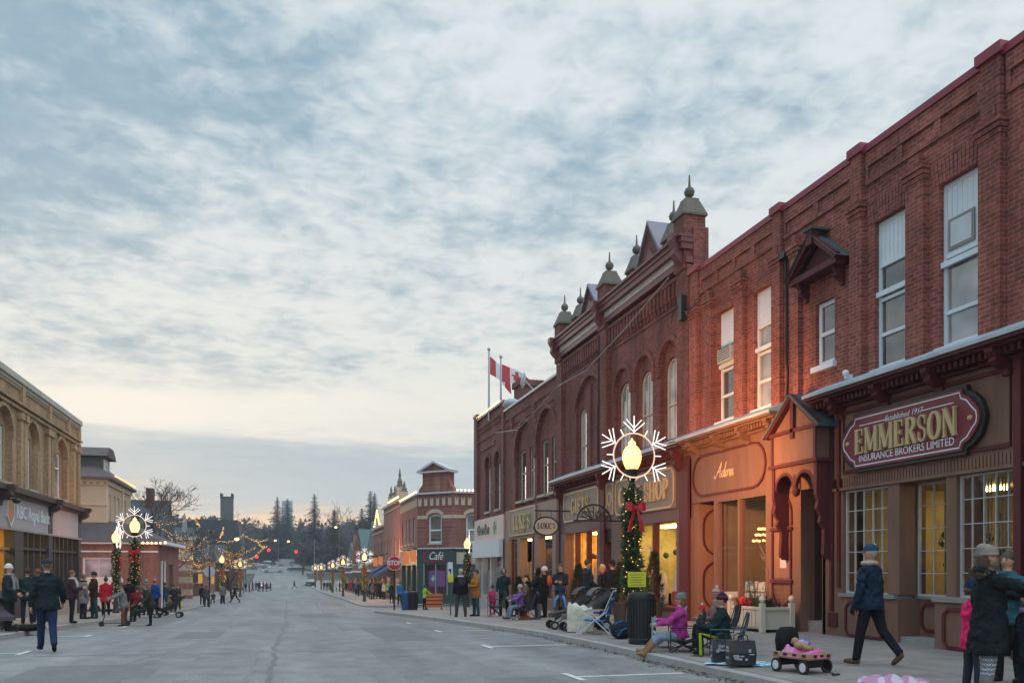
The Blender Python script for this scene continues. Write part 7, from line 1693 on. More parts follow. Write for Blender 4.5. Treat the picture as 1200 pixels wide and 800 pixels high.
def finish_people():
    dg=bpy.context.evaluated_depsgraph_get(); dg.update()
    for (tmp,jk,e,J,h,lod,top,pants,shoes,gloves,boots,hx,hy,hz,off,HM,loc,face,pattern) in QUEUE:
        me=bpy.data.meshes.new_from_object(tmp.evaluated_get(dg)); tmp.modifiers.clear()
        nv=len(me.vertices); co_=np.empty(nv*3); me.vertices.foreach_get('co',co_); co_=co_.reshape(-1,3)
        npl=len(me.polygons); cen=np.empty(npl*3); me.polygons.foreach_get('center',cen); cen=cen.reshape(-1,3)
        segs=[]
        for n in 'LR':
            segs+=[(J['hip'+n],J['kn'+n],.05*h,2),(J['kn'+n],J['an'+n],.033*h,2),(J['he'+n],J['to'+n],.028*h,3),(J['sh'+n],J['el'+n],.028*h,1),(J['el'+n],J['wr'+n],.021*h,1)]
            if boots: segs.append((J['an'+n],J['an'+n].lerp(J['kn'+n],.55),.042*h,3))
        segs+=[(J['pel']-J['up']*.03*h,J['pel']+J['up']*.03*h,.07*h,2),(J['pel']+J['up']*.06*h,J['pel']+J['up']*.26*h,.08*h,1),(J['neck']+J['up']*.01*h,J['head'],.036*h,0),(J['head']-J['hu']*.02*h,J['head']+J['hu']*.03*h,.05*h,0)]
        best=np.full(npl,1e9); idx=np.zeros(npl,dtype=np.int32)
        for a,b,r,k in segs:
            a=np.array(a);b=np.array(b);ab=b-a; t=np.clip(((cen-a)@ab)/max(ab@ab,1e-9),0,1); d=np.linalg.norm(cen-(a+t[:,None]*ab),axis=1)-r
            mk=d<best; best[mk]=d[mk]; idx[mk]=k
        vs=[tuple(v) for v in co_.tolist()]; fs=[tuple(p.vertices) for p in me.polygons]; mi=idx.tolist()
        m=MB()
        if lod<2:
            for n,s in (('L',-1),('R',1)):
                m.cur=4; handmesh(m,J['wr'+n]+J['hd'+n]*.005,J['hd'+n],h,s)
            m.cur=5
            for s in (-1,1): m.ell(off(s*.40,.90,.04),(hx*.15,hy*.10,hz*.085),6,5,M=HM); m.tube([off(s*.18,.99,.22),off(s*.42,.98,.26),off(s*.66,.84,.20)],hx*.05,4)
            m.cur=6; m.tube([off(-.28,.88,-.55),off(0,.96,-.54),off(.28,.88,-.55)],[hx*.05,hx*.09,hx*.05],5)
        o_=len(vs); vs+=m.v; fs+=[tuple(i+o_ for i in f) for f in m.f]; mi+=m.m
        old=tmp.data; nm=bpy.data.meshes.new('body'); nm.from_pydata(vs,[],fs)
        pmx=pattern or fab(pants)
        for mt in (M_skin,fab(top),pmx,fab(shoes),fab(gloves) if gloves else M_skin,M_eye,M_lip): nm.materials.append(mt)
        nm.polygons.foreach_set('material_index',mi); nm.polygons.foreach_set('use_smooth',[True]*len(fs)); nm.update()
        tmp.data=nm; bpy.data.meshes.remove(old); bpy.data.meshes.remove(me)
        if jk is not None:
            mj=bpy.data.meshes.new_from_object(jk.evaluated_get(dg)); mats=list(jk.data.materials); jk.modifiers.clear(); mj.materials.clear()
            for q in mats: mj.materials.append(q)
            mj.polygons.foreach_set('use_smooth',[True]*len(mj.polygons)); old=jk.data; jk.data=mj; bpy.data.meshes.remove(old)
        e.location=loc; e.rotation_euler.z=R(face)-math.atan2(loc[0],loc[1])
WALK=dict(hipL=24,kneeL=6,hipR=-16,kneeR=22,footR=-28,armL=(-18,8,12),armR=(20,8,20))
SIT=dict(sit=.40,hipL=84,hipR=80,kneeL=80,kneeR=70,splay=8,armL=(28,8,60,25),armR=(28,8,60,25))
SITX=dict(sit=.40,hipL=74,hipR=78,kneeL=34,kneeR=38,splay=5,armL=(50,8,30,10),armR=(45,10,55,20))
def fairisle():
    m,nt,out=newmat('patterned_leggings'); p=N(nt,'ShaderNodeBsdfPrincipled'); p.inputs['Roughness'].default_value=.85
    tc=N(nt,'ShaderNodeTexCoord'); w1=N(nt,'ShaderNodeTexWave'); w1.bands_direction='Z'; w1.inputs['Scale'].default_value=6.5; w1.inputs['Distortion'].default_value=.3; L_(nt,tc.outputs['Object'],w1.inputs[0])
    ck=N(nt,'ShaderNodeTexChecker'); ck.inputs['Scale'].default_value=58; L_(nt,tc.outputs['Object'],ck.inputs[0])
    mu=N(nt,'ShaderNodeMath',operation='MULTIPLY'); L_(nt,w1.outputs['Fac'],mu.inputs[0]); L_(nt,ck.outputs['Fac'],mu.inputs[1])
    mx=N(nt,'ShaderNodeMixRGB'); L_(nt,mu.outputs[0],mx.inputs[0]); mx.inputs[1].default_value=(.10,.11,.14,1); mx.inputs[2].default_value=(.50,.50,.53,1); L_(nt,mx.outputs[0],p.inputs['Base Color']); L_(nt,p.outputs[0],out.inputs[0]); return m
M_legg=fairisle()
H=lambda r,g_,b,l=0:{'col':(r,g_,b),'len':l}
# --- right foreground
person('man in navy jacket and blue cap walking past the insurance windows',1020,12.6,1.76,62,dict(hipL=12,kneeL=3,hipR=-17,kneeR=22,footR=-30,armL=(6,10,14),armR=(-4,10,16)),coat=dict(col=(.010,.022,.042),len=.07,puff=1.10),pants=(.010,.012,.017),shoes=(.10,.055,.035),hat=dict(kind='cap',col=(.018,.055,.115)),hair=H(.3,.28,.26),gloves=(.012,.016,.022),scarf=dict(col=(.36,.30,.23)),lod=0,turn=28)
person('woman in black fur hooded parka, taupe beanie and patterned leggings reaching out her arm',1158,8.95,1.67,-72,dict(hipL=4,hipR=-4,armR=(74,14,12),armL=(58,8,28,10)),coat=dict(col=(.010,.013,.015),len=.20,puff=1.15),pattern=M_legg,shoes=(.17,.16,.155),boots=True,hat=dict(kind='slouch',col=(.20,.165,.145)),hair=H(.06,.032,.022,1.5),hood='down',fur=True,gloves=(.015,.03,.045),lod=0,glasses=True,skinny=1.05)
person('child in bright pink puffer jacket half hidden behind the parka woman',1141,9.75,1.28,-60,dict(head=1.12),coat=dict(col=(.55,.018,.10),len=.12,puff=1.12),pants=(.03,.035,.045),hat=dict(col=(.012,.02,.05)),hair=H(.05,.03,.02,.8),cat='child',lod=0)
person('child in black coat with maroon pinwheel hat at the edge of the pavement',1206,8.75,1.2,120,dict(head=1.14),coat=dict(col=(.012,.012,.018),len=.14,puff=1.12),pants=(.015,.02,.03),hat=dict(col=(.10,.010,.025),pom=(.5,.45,.5)),scarf=dict(col=(.25,.2,.3)),cat='child',lod=0)
person('person in teal jacket standing behind the parka woman',1181,10.7,1.62,150,dict(armR=(40,10,60),armL=(20,10,80,20)),coat=dict(col=(.02,.09,.12),len=.08),pants=(.012,.012,.014),hair=H(.04,.03,.02,.3),lod=1)
# --- seated family by the trash can
person('woman in pink and purple jacket, grey beanie and tan boots sitting in a camp chair',797,15.2,1.56,95,dict(SITX,sit=.17,hipL=88,hipR=92,kneeL=48,kneeR=52),coat=dict(col=(.33,.035,.20),len=.05,puff=1.08),pants=(.19,.23,.29),shoes=(.22,.125,.07),boots=True,hat=dict(kind='slouch',col=(.13,.135,.14)),hair=H(.20,.085,.03,1.4),gloves=(.35,.34,.33),lod=0)
person('seated person in dark green jacket, navy pompom hat and lime striped trousers',846,14.4,1.54,92,dict(SIT,sit=.19,hipL=104,hipR=100,kneeL=106,kneeR=100),coat=dict(col=(.010,.026,.028),len=.06,puff=1.14),pants=(.010,.010,.012),shoes=(.08,.045,.03),hat=dict(col=(.012,.016,.045),band=(.33,.012,.03),pom=(.4,.04,.08)),stripe=(.28,.35,.03),hair=H(.05,.03,.02),gloves=(.02,.02,.025),lod=0)
person('small child in pink snow trousers and red hat between the two seated adults',822,14.7,.80,95,dict(head=1.25,hipL=12,hipR=8),coat=dict(col=(.03,.035,.04),len=.08,puff=1.15),pants=(.48,.07,.17),shoes=(.012,.012,.014),boots=True,hat=dict(col=(.42,.02,.025),pom=(.6,.6,.6)),cat='child',lod=0)
person('person in beige pompom hat seated behind the dark green jacket',839,15.9,1.52,100,dict(SIT,sit=.24,hipL=98,hipR=96,kneeL=100,kneeR=96),coat=dict(col=(.20,.10,.09),len=.06),pants=(.03,.03,.04),hat=dict(col=(.33,.23,.15),band=(.42,.12,.13),pom=(.5,.42,.33)),hair=H(.15,.08,.04,.6),lod=1)
# --- group in front of the gift shop
person('man in dark jacket and grey trousers carrying a child on his front',657,27.3,1.76,170,dict(armL=(30,6,70,30),armR=(30,6,70,30)),coat=dict(col=(.016,.018,.022),len=.08),pants=(.06,.065,.075),hair=H(.05,.035,.025),lod=1)
x_,y_=at(657,26.95)
person('child in navy hooded jacket and bright blue trousers carried on the man',0,0,1.05,175,dict(head=1.15,sit=.70,hipL=55,hipR=55,kneeL=55,kneeR=55,splay=22,armL=(40,20,30),armR=(40,20,30)),coat=dict(col=(.015,.03,.06),len=.05),pants=(.06,.20,.42),shoes=(.05,.03,.02),hood='down',hair=H(.03,.02,.015),hat=dict(col=(.015,.03,.06)),cat='child',lod=1,pos=(x_,y_))
person('tall man in dark blue jacket seen from the side before the amber window',689,26.3,1.84,-80,dict(armL=(14,8,40),armR=(14,8,40)),coat=dict(col=(.012,.022,.038),len=.09),pants=(.015,.017,.02),hair=H(.03,.024,.02),scarf=dict(col=(.02,.06,.09)),lod=1)
person('blonde woman in black coat facing the man in the black jacket',706.5,25.6,1.68,-120,{},coat=dict(col=(.014,.014,.016),len=.1),hair=H(.42,.27,.10,.9),scarf=dict(col=(.35,.03,.06)),lod=1)
person('man in black jacket with black cap standing with his back to the street',717.5,24.9,1.78,-15,{},coat=dict(col=(.010,.010,.011),len=.07,puff=1.1),pants=(.02,.022,.028),hair=H(.012,.011,.01),hat=dict(kind='cap',col=(.012,.012,.012)),lod=1,turn=40)
# --- group by Luke's
person('woman in long black coat with a dark hood holding her hands up, facing left',629.5,27.6,1.66,100,dict(armL=(40,10,80,15),armR=(44,10,80,15)),coat=dict(col=(.009,.010,.010),len=.22),pants=(.06,.085,.13),shoes=(.10,.06,.04),hood='up',lod=1)
person('person with white fur hat and bright orange backpack',638,29,1.70,70,{},coat=dict(col=(.014,.014,.016),len=.1),pants=(.014,.014,.016),hat=dict(kind='fur',col=(.55,.50,.46)),backpack=(.45,.085,.02),lod=1)
person('child in purple jacket and pale jeans seated in a folding chair',609.5,27.4,1.36,112,dict(SITX,sit=.36,hipL=84,hipR=80,kneeL=70,kneeR=62,head=1.1),coat=dict(col=(.13,.07,.24),len=.05,puff=1.1),pants=(.14,.19,.27),shoes=(.03,.03,.035),hat=dict(col=(.28,.27,.28)),gloves=(.4,.38,.38),cat='child',lod=1)
person('blonde woman seated behind the child in the purple jacket',615.5,28.6,1.62,120,dict(SIT,sit=.46),coat=dict(col=(.10,.075,.06),len=.06),pants=(.02,.02,.025),hair=H(.36,.22,.09,.9),lod=1)
person('woman in dark teal jacket with long dark hair touching her face',590.5,31,1.72,172,dict(armL=(50,12,118,18),armR=(10,10,20)),coat=dict(col=(.010,.026,.030),len=.10),pants=(.010,.012,.014),shoes=(.01,.01,.012),hood='up',lod=1)
person('small child in pink snowsuit with round ears hat',577,32.2,1.08,172,dict(head=1.2,armR=(20,14,60),armL=(20,14,60)),coat=dict(col=(.44,.03,.13),len=.06,puff=1.15),pants=(.40,.03,.12),shoes=(.30,.03,.10),hat=dict(col=(.03,.025,.03),pom=(.03,.03,.03)),cat='child',lod=1)
person('woman in mustard brown coat and curly maroon hair',557.5,31.6,1.72,115,dict(armL=(20,10,70,20),armR=(18,10,60,20)),coat=dict(col=(.30,.135,.025),len=.13),pants=(.03,.065,.09),shoes=(.015,.013,.012),hair=H(.07,.016,.02,.55),bulk=1.05,lod=1)
person('man in black jacket with dark backpack and white collar by the mustard coat',540,31.2,1.74,12,dict(hipL=5,hipR=-5,splay=6),coat=dict(col=(.010,.012,.018),len=.06),pants=(.045,.045,.052),shoes=(.012,.012,.014),hair=H(.30,.16,.10),scarf=dict(col=(.5,.5,.55)),backpack=(.022,.024,.03),gloves=(.2,.02,.03),lod=1)
person('worker in lime hi-vis vest holding an orange flag by the striped barricade',498,47,1.34,-60,dict(armR=(50,8,20),armL=(20,8,50)),coat=dict(col=(.32,.52,.06),len=.05),pants=(.012,.012,.015),shoes=(.012,.012,.012),hair=H(.03,.05,.03),lod=1)
# --- left side
person('man in black hip length jacket, dark cap and navy jeans walking up the road',55,16.8,1.79,8,dict(hipL=15,kneeL=6,hipR=-13,kneeR=16,footR=-22,splay=-1,armL=(-12,15,22),armR=(2,19,34)),coat=dict(col=(.010,.018,.022),len=.075,puff=1.07),pants=(.012,.024,.060),shoes=(.012,.010,.010),hat=dict(kind='cap',col=(.028,.030,.034)),hair=H(.10,.07,.05),lod=0,bulk=1.08)
person('older man in white beanie with long grey scarf beside the stroller on the left kerb',10.5,22.2,1.72,-115,dict(armL=(20,10,40),armR=(20,10,40)),coat=dict(col=(.012,.022,.026),len=.08,puff=1.1),pants=(.012,.012,.014),hat=dict(col=(.48,.47,.48)),scarf=dict(col=(.20,.19,.18),tail=True),lod=0)
person('person in dark green jacket seen from behind next to the white beanie',32,26.5,1.70,5,{},coat=dict(col=(.010,.026,.028),len=.08,puff=1.1),pants=(.012,.014,.018),hair=H(.02,.015,.012),lod=1,bulk=1.06)
person('person with brown hair and black jacket before the dark bank pier',44,27.8,1.72,20,{},coat=dict(col=(.012,.014,.018),len=.08),pants=(.012,.014,.018),hair=H(.12,.06,.03),lod=1)
person('person in teal jacket mostly hidden behind the man walking up the road',50,28.6,1.7,-20,{},coat=dict(col=(.012,.05,.06),len=.08),pants=(.03,.022,.016),hair=H(.03,.02,.015),lod=1)
person('woman in plum coat with white scarf and black shoulder bag',84.5,27.4,1.68,-100,dict(armL=(24,8,80,25),armR=(20,8,80,25)),coat=dict(col=(.045,.018,.032),len=.08,puff=1.08),pants=(.012,.012,.016),hair=H(.14,.035,.02),scarf=dict(col=(.42,.38,.35),tail=True),lod=1)
person('person in long grey coat next to the white scarf woman',98,31.8,1.66,-70,{},coat=dict(col=(.17,.165,.18),len=.18),pants=(.015,.02,.035),hair=H(.10,.05,.03),scarf=dict(col=(.02,.02,.03)),lod=1)
person('man in dark brown jacket and teal jeans with navy beanie',110,32.6,1.76,110,dict(armL=(24,8,90,25),armR=(20,8,40)),coat=dict(col=(.030,.014,.012),len=.07),pants=(.018,.05,.065),shoes=(.015,.013,.012),hat=dict(col=(.015,.02,.04)),lod=1)
person('woman in long bright red coat seen from behind',124,36.6,1.64,5,{},coat=dict(col=(.40,.012,.028),len=.16,puff=1.12),pants=(.012,.012,.014),shoes=(.3,.3,.3),hat=dict(col=(.05,.05,.055),pom=(.06,.06,.06)),lod=1)
person('boy in grey coat and brown trousers with patterned beanie holding a kick scooter',145,28.2,1.40,95,dict(lean=8,head=1.08,armL=(52,8,20),armR=(52,8,20),hipL=6,hipR=-6),coat=dict(col=(.15,.15,.15),len=.10,puff=1.1),pants=(.13,.065,.04),shoes=(.02,.018,.016),hat=dict(col=(.05,.06,.09),band=(.32,.05,.06),pom=(.4,.4,.42)),cat='child',lod=1)
person('girl in dark olive puffer jacket kicking one leg out behind her',176,28.4,1.42,105,dict(lean=18,head=1.06,hipR=-58,kneeR=6,hipL=2,kneeL=2,splay=2,armL=(10,20,40),armR=(-20,30,40)),coat=dict(col=(.030,.030,.020),len=.12,puff=1.15),pants=(.012,.012,.014),shoes=(.012,.012,.012),hair=H(.10,.05,.03,.6),cat='child',lod=1)
person('person in dark red jacket seated in the crowd behind the scooter boy',161,35,1.66,10,dict(SIT,sit=.5),coat=dict(col=(.16,.012,.022),len=.05,puff=1.1),pants=(.02,.025,.03),hair=H(.08,.03,.02),lod=1)
person('person in black jacket standing behind the scooter boy',151.5,36,1.62,-20,{},coat=dict(col=(.010,.012,.016),len=.1),pants=(.02,.03,.035),hat=dict(col=(.03,.03,.035)),lod=1)
person('person in dark green coat crouched between the scooter boy and the kicking girl',167,33,1.5,60,dict(SIT,sit=.32),coat=dict(col=(.012,.028,.022),len=.05),pants=(.02,.04,.035),hat=dict(col=(.10,.02,.03)),lod=1)
person('person in pale grey hat behind the red jacket by the garlanded lamp',171,38.5,1.6,30,{},coat=dict(col=(.12,.12,.13),len=.08),hat=dict(col=(.25,.24,.25)),lod=1)
person('person in royal blue jacket with a pink hat behind the kicking girl',181.5,39.5,1.64,-40,{},coat=dict(col=(.012,.05,.22),len=.08,puff=1.1),pants=(.012,.014,.02),hat=dict(col=(.33,.14,.13)),lod=1)
person('small child in beige hood sitting in a wheeled seat right of the kicking girl',199,39,1.1,80,dict(SIT,sit=.42,head=1.1),coat=dict(col=(.20,.14,.11),len=.05,puff=1.15),pants=(.05,.06,.10),hood='up',cat='child',lod=1)
person('person in teal coat standing under the bare tree',193,55,1.72,20,{},coat=dict(col=(.014,.05,.07),len=.1),pants=(.02,.05,.08),hair=H(.03,.02,.02),lod=1)
person('person in black coat standing right of the teal coat under the bare tree',203,53.5,1.70,180,{},coat=dict(col=(.010,.012,.016),len=.1),pants=(.012,.012,.016),hat=dict(col=(.02,.02,.025)),lod=1)
person('person in charcoal coat nearest the yellow hydrant',208.5,56,1.6,150,{},coat=dict(col=(.04,.04,.042),len=.1),pants=(.02,.02,.022),hair=H(.05,.03,.02),lod=1)
# --- middle distance
person('person in lilac grey jacket with back turned at the left street corner',261,73,1.70,0,{},coat=dict(col=(.13,.12,.15),len=.08),pants=(.014,.014,.018),hair=H(.03,.025,.02),lod=1)
person('person in black striding left across the road at the far left corner',275.5,77,1.70,80,dict(hipL=30,kneeL=4,hipR=-24,kneeR=12,armL=(-20,8,20),armR=(20,8,20)),coat=dict(col=(.014,.015,.02),len=.1),pants=(.012,.012,.014),hair=H(.03,.025,.02),lod=1)
person('person in black coat left of the octagonal sign post',237,68,1.6,10,{},coat=dict(col=(.016,.014,.016),len=.12),lod=2,hair=H(.03,.02,.02))
person('person in grey coat just left of the octagonal sign post',242,67,1.64,-10,{},coat=dict(col=(.06,.065,.07),len=.12),lod=2,hair=H(.05,.03,.02))
person('person with pale blue bag right of the octagonal sign post',250,72,1.3,170,dict(SIT,sit=.4),coat=dict(col=(.03,.04,.045),len=.05),lod=2,hair=H(.02,.02,.02))
person('distant jogger crossing the middle of the road',345,163,1.72,70,dict(hipL=34,kneeL=10,hipR=-28,kneeR=40,armL=(-30,10,60),armR=(30,10,60)),coat=dict(col=(.015,.018,.022),len=.05),lod=2,hair=H(.03,.02,.02))
person('person in light blue jacket at the near end of the far right crowd',453.5,86,1.66,10,{},coat=dict(col=(.14,.30,.38),len=.08),pants=(.09,.13,.18),lod=2,hair=H(.10,.06,.03))
person('person in bright blue jacket right of the STOP sign post',468.5,64,1.72,-20,{},coat=dict(col=(.014,.12,.34),len=.09),pants=(.014,.016,.02),lod=2,hair=H(.12,.06,.03))
person('person in navy coat just left of the STOP sign post',459,70,1.7,20,{},coat=dict(col=(.012,.02,.035),len=.1),lod=2,hair=H(.03,.02,.02))
person('person in black with auburn hair behind the recycling bin',481,52,1.5,30,{},coat=dict(col=(.02,.03,.03),len=.1),lod=2,hair=H(.16,.08,.04))
# far crowds: each figure its own object
FARC=[('black',(.012,.012,.014)),('navy',(.012,.02,.045)),('grey',(.10,.10,.11)),('maroon',(.12,.015,.025)),('dark green',(.015,.035,.025)),('tan',(.22,.14,.08)),('teal',(.02,.08,.10)),('charcoal',(.035,.035,.04)),('red',(.38,.015,.03)),('cream',(.42,.39,.34)),('purple',(.08,.04,.13)),('brown',(.07,.04,.025))]
LEFTC=[(262,135,0),(267.5,138,1),(272,150,2),(279,136,7),(284,140,9),(288,139,0),(292,138,3),(296,146,4),(300,150,10),(303.5,139,1),(308.5,141,8),(312.5,142,6),(317,150,11)]
RIGHTC=[(380,142,0),(383.5,140,7),(388,135,1),(394,128,9),(398,130,4),(402.5,128,3),(406,124,0),(411,118,8),(415,110,1),(420,97,7),(424,100,6),(432,92,2),(438.5,90,0),(443,92,11),(447.5,88,10),(386,150,5),(434,84,4),(436.5,80,2),(441,84,3),(445.5,82,1),(449.5,80,9),(428.5,96,10),(417.5,104,2),(409,124,11)]
rn=random.Random(31)
for lst,side,g_n in ((LEFTC,'left pavement','crowd far along the left pavement'),(RIGHTC,'right pavement','crowd far along the right pavement')):
    for k,(px,zc,ci) in enumerate(lst):
        nm,cl=FARC[ci]; x,y=at(px,zc)
        same=[j for j,t in enumerate(lst) if t[2]==ci]; w_='' if len(same)<2 else ([' nearest the camera',' second from the camera',' third from the camera',' fourth from the camera'][sorted(lst[j][1] for j in same).index(zc)])
        person('tiny figure in %s coat in the far %s crowd%s'%(nm,side,w_),px,zc,rn.uniform(1.55,1.8),rn.uniform(0,360),dict(hipL=rn.uniform(-6,10),hipR=rn.uniform(-10,6)),coat=dict(col=cl,len=rn.uniform(.08,.16)),pants=(.018,.02,.028),hair=H(*rn.choice(((.03,.02,.015),(.12,.07,.04),(.3,.2,.1)))),lod=2,group=g_n)
finish_people()
# ================================================================ seats, strollers, bags and toys
def camp_chair(px,zc,rel,col,lab,frame_col=None,low=False,pos=None):
    x,y=pos or at(px,zc); z=surf(x,y); e=empty('folding_chair',(0,0,0),lab,'folding chair'); fm=frame_col or M_black; s=low if low else .42
    legs=[((-.26,.24,0),(.24,-.20,s)),((.26,.24,0),(-.24,-.20,s)),((-.26,-.24,0),(.24,.22,s)),((.26,-.24,0),(-.24,.22,s)),((-.26,-.24,0),(-.24,.24,s)),((.26,-.24,0),(.24,.24,s)),((-.26,.24,0),(.26,.24,s)) ]
    for a,b in legs[:6]:
        q=MB(); q.tube([a,b],.011,6); q.build('leg',fm,e)
    q=MB()
    for s_ in (-1,1): q.tube([(s_*.25,-.22,s-.02),(s_*.27,-.36,s+.46)],.011,6); q.tube([(s_*.25,.25,0.02),(s_*.27,.24,s+.22)],.010,6)
    q.build('frame',fm,e)
    q=MB(); n=6; rings=[]
    for i in range(n+1):
        t=i/n; yy=-.22+.46*t; zz_=s-.05*math.sin(math.pi*t); rings.append([(-.25,yy,zz_),(0,yy,zz_-.03),(.25,yy,zz_),(.25,yy,zz_-.012),(0,yy,zz_-.042),(-.25,yy,zz_-.012)])
    q.loft(rings); q.build('seat',fab(col),e,smooth=True)
    q=MB(); rings=[]
    for i in range(n+1):
        t=i/n; yy=-.23-.13*t-.03*math.sin(math.pi*t); zz_=s+.02+.46*t; rings.append([(-.26,yy,zz_),(0,yy-.03,zz_),(.26,yy,zz_),(.26,yy-.012,zz_),(0,yy-.042,zz_),(-.26,yy-.012,zz_)])
    q.loft(rings); q.build('backrest',fab(col),e,smooth=True)
    for s_ in (-1,1):
        q=MB(); q.box(s_*.28-.035,s_*.28+.035,-.32,.26,s+.20,s+.215); q.build('armrest',fab(col),e)
    e.location=(x,y,z); e.rotation_euler.z=R(rel)-math.atan2(x,y); return e
camp_chair(801,15.2,95,(.02,.02,.022),'black folding camp chair under the pink and purple jacket woman',low=.23)
camp_chair(850,14.4,92,(.06,.12,.15),'folding chair with dusty blue back under the dark green jacket',low=.25)
camp_chair(842,15.95,100,(.03,.03,.035),'black folding chair behind the dark green jacket person',low=.3)
camp_chair(780,16.0,92,(.22,.32,.46),'pale blue folding chair with grey arms next to the trash can',pm('alu_tube',(.45,.46,.48),.35,metal=.7),low=.3)
camp_chair(612,27.4,112,(.03,.03,.04),'dark folding chair under the child in the purple jacket',low=.36)
camp_chair(618.5,28.6,120,(.02,.02,.02),'black folding chair under the seated blonde woman')
camp_chair(581,30.4,100,(.02,.05,.03),'green folding chair between the pink child and the teal jacket woman')
# lawn chair with white tube frame
def lawn_chair(px,zc,rel,lab):
    x,y=at(px,zc); z=surf(x,y); e=empty('lawn_chair',(0,0,0),lab,'folding chair'); fm=pm('white_tube',(.55,.56,.58),.4); bl=fab((.012,.10,.32))
    q=MB()
    for s_ in (-1,1):
        q.tube([(s_*.27,.32,.02),(s_*.27,.34,.05),(s_*.27,-.20,.50),(s_*.27,-.42,1.0)],.013,6); q.tube([(s_*.27,-.34,.02),(s_*.27,.20,.52),(s_*.27,.28,.56)],.013,6); q.tube([(s_*.27,.30,.02),(s_*.27,.42,.02),(s_*.27,.36,.2),(s_*.27,.26,.36)],.013,6)
    q.tube([(-.27,-.34,.02),(.27,-.34,.02)],.013,6); q.tube([(-.27,.40,.02),(.27,.40,.02)],.013,6); q.tube([(-.27,-.42,1.0),(.27,-.42,1.0)],.013,6)
    q.build('frame',fm,e,smooth=True)
    q=MB(); q.loft([[(-.25,.28,.34),(.25,.28,.34),(.25,.28,.325),(-.25,.28,.325)],[(-.25,0,.30),(.25,0,.30),(.25,0,.285),(-.25,0,.285)],[(-.25,-.2,.32),(.25,-.2,.32),(.25,-.2,.305),(-.25,-.2,.305)]]); q.build('seat',bl,e)
    q=MB(); q.loft([[(-.25,-.21,.34),(.25,-.21,.34),(.25,-.225,.34),(-.25,-.225,.34)],[(-.25,-.42,.97),(.25,-.42,.97),(.25,-.435,.97),(-.25,-.435,.97)]]); b=q.build('backrest',bl,e)
    q=MB()
    for zz_ in (.45,.82): t=(zz_-.34)/.63; q.box(-.251,.251,-.21-.21*t-.02,-.21-.21*t+.006,zz_-.03,zz_+.02)
    q.build('stripe',fab((.30,.38,.46)),b)
    for s_ in (-1,1): q=MB(); q.box(s_*.29-.03,s_*.29+.03,-.12,.28,.53,.555); q.build('armrest',pm('grey_plastic_arm',(.30,.31,.33),.5),e)
    e.location=(x,y,z); e.rotation_euler.z=R(rel)-math.atan2(x,y)
lawn_chair(699,19.6,82,'bright blue lawn chair with white tube frame and leaning back')
def stroller(px,zc,rel,lab,col,tilt=1.0):
    x,y=at(px,zc); z=surf(x,y); e=empty('stroller',(0,0,0),lab,'stroller')
    q=MB()
    for s_ in (-1,1):
        q.tube([(s_*.24,.55,.12),(s_*.24,.1,.42),(s_*.25,-.50,.88),(s_*.25,-.66,1.02)],.014,6); q.tube([(s_*.24,-.38,.14),(s_*.24,.1,.44)],.013,6)
    q.tube([(-.25,-.66,1.02),(.25,-.66,1.02)],.018,6); q.tube([(-.24,-.38,.14),(.24,-.38,.14)],.012,6); q.build('frame',M_black,e,smooth=True)
    q=MB(); G=lambda a,b,c:(c,a,b)
    q.prism(G,[(.62,.30),(.60,.40),(.1,.50),(-.42,.98),(-.52,.96),(-.50,.86),(-.05,.36)],-.22,.22); q.build('seat',fab(col),e)
    q=MB(); rings=[]
    for i in range(7):
        a=R(25+i*22); rings.append([(xx,-.28+.34*math.cos(a)*-1*-.9,.72+.34*math.sin(a)) for xx in (-.24,-.1,.1,.24)]+[(xx,-.28+.31*math.cos(a)*.9,.72+.31*math.sin(a)) for xx in (.22,.1,-.1,-.22)])
    q.loft(rings); q.build('canopy',fab(tuple(c*1.3 for c in col)),e,smooth=True)
    for s_ in (-1,1):
        for (yy,r) in ((.55,.11),(-.38,.14)):
            q=MB(); q.tube([(s_*.25,yy,r),(s_*.285,yy,r)],r,14); w_=q.build('wheel',M_black,e); q=MB(); q.tube([(s_*.284,yy,r),(s_*.292,yy,r)],r*.55,10); q.build('hub',pm('grey_plastic_arm',(.30,.31,.33),.5),w_)
    e.location=(x,y,z); e.rotation_euler.z=R(rel)-math.atan2(x,y); return (x,y,z)
stroller(672,21.6,105,'dark grey reclined stroller farther from the camera, behind the white blanket',(.05,.048,.048))
sx_,sy_,sz_=stroller(689,20.6,105,'grey and white reclined stroller under the cream blanket',(.085,.08,.078))
stroller(-4,21.9,200,'pushchair with dusty pink cover at the left kerb',(.06,.045,.055))
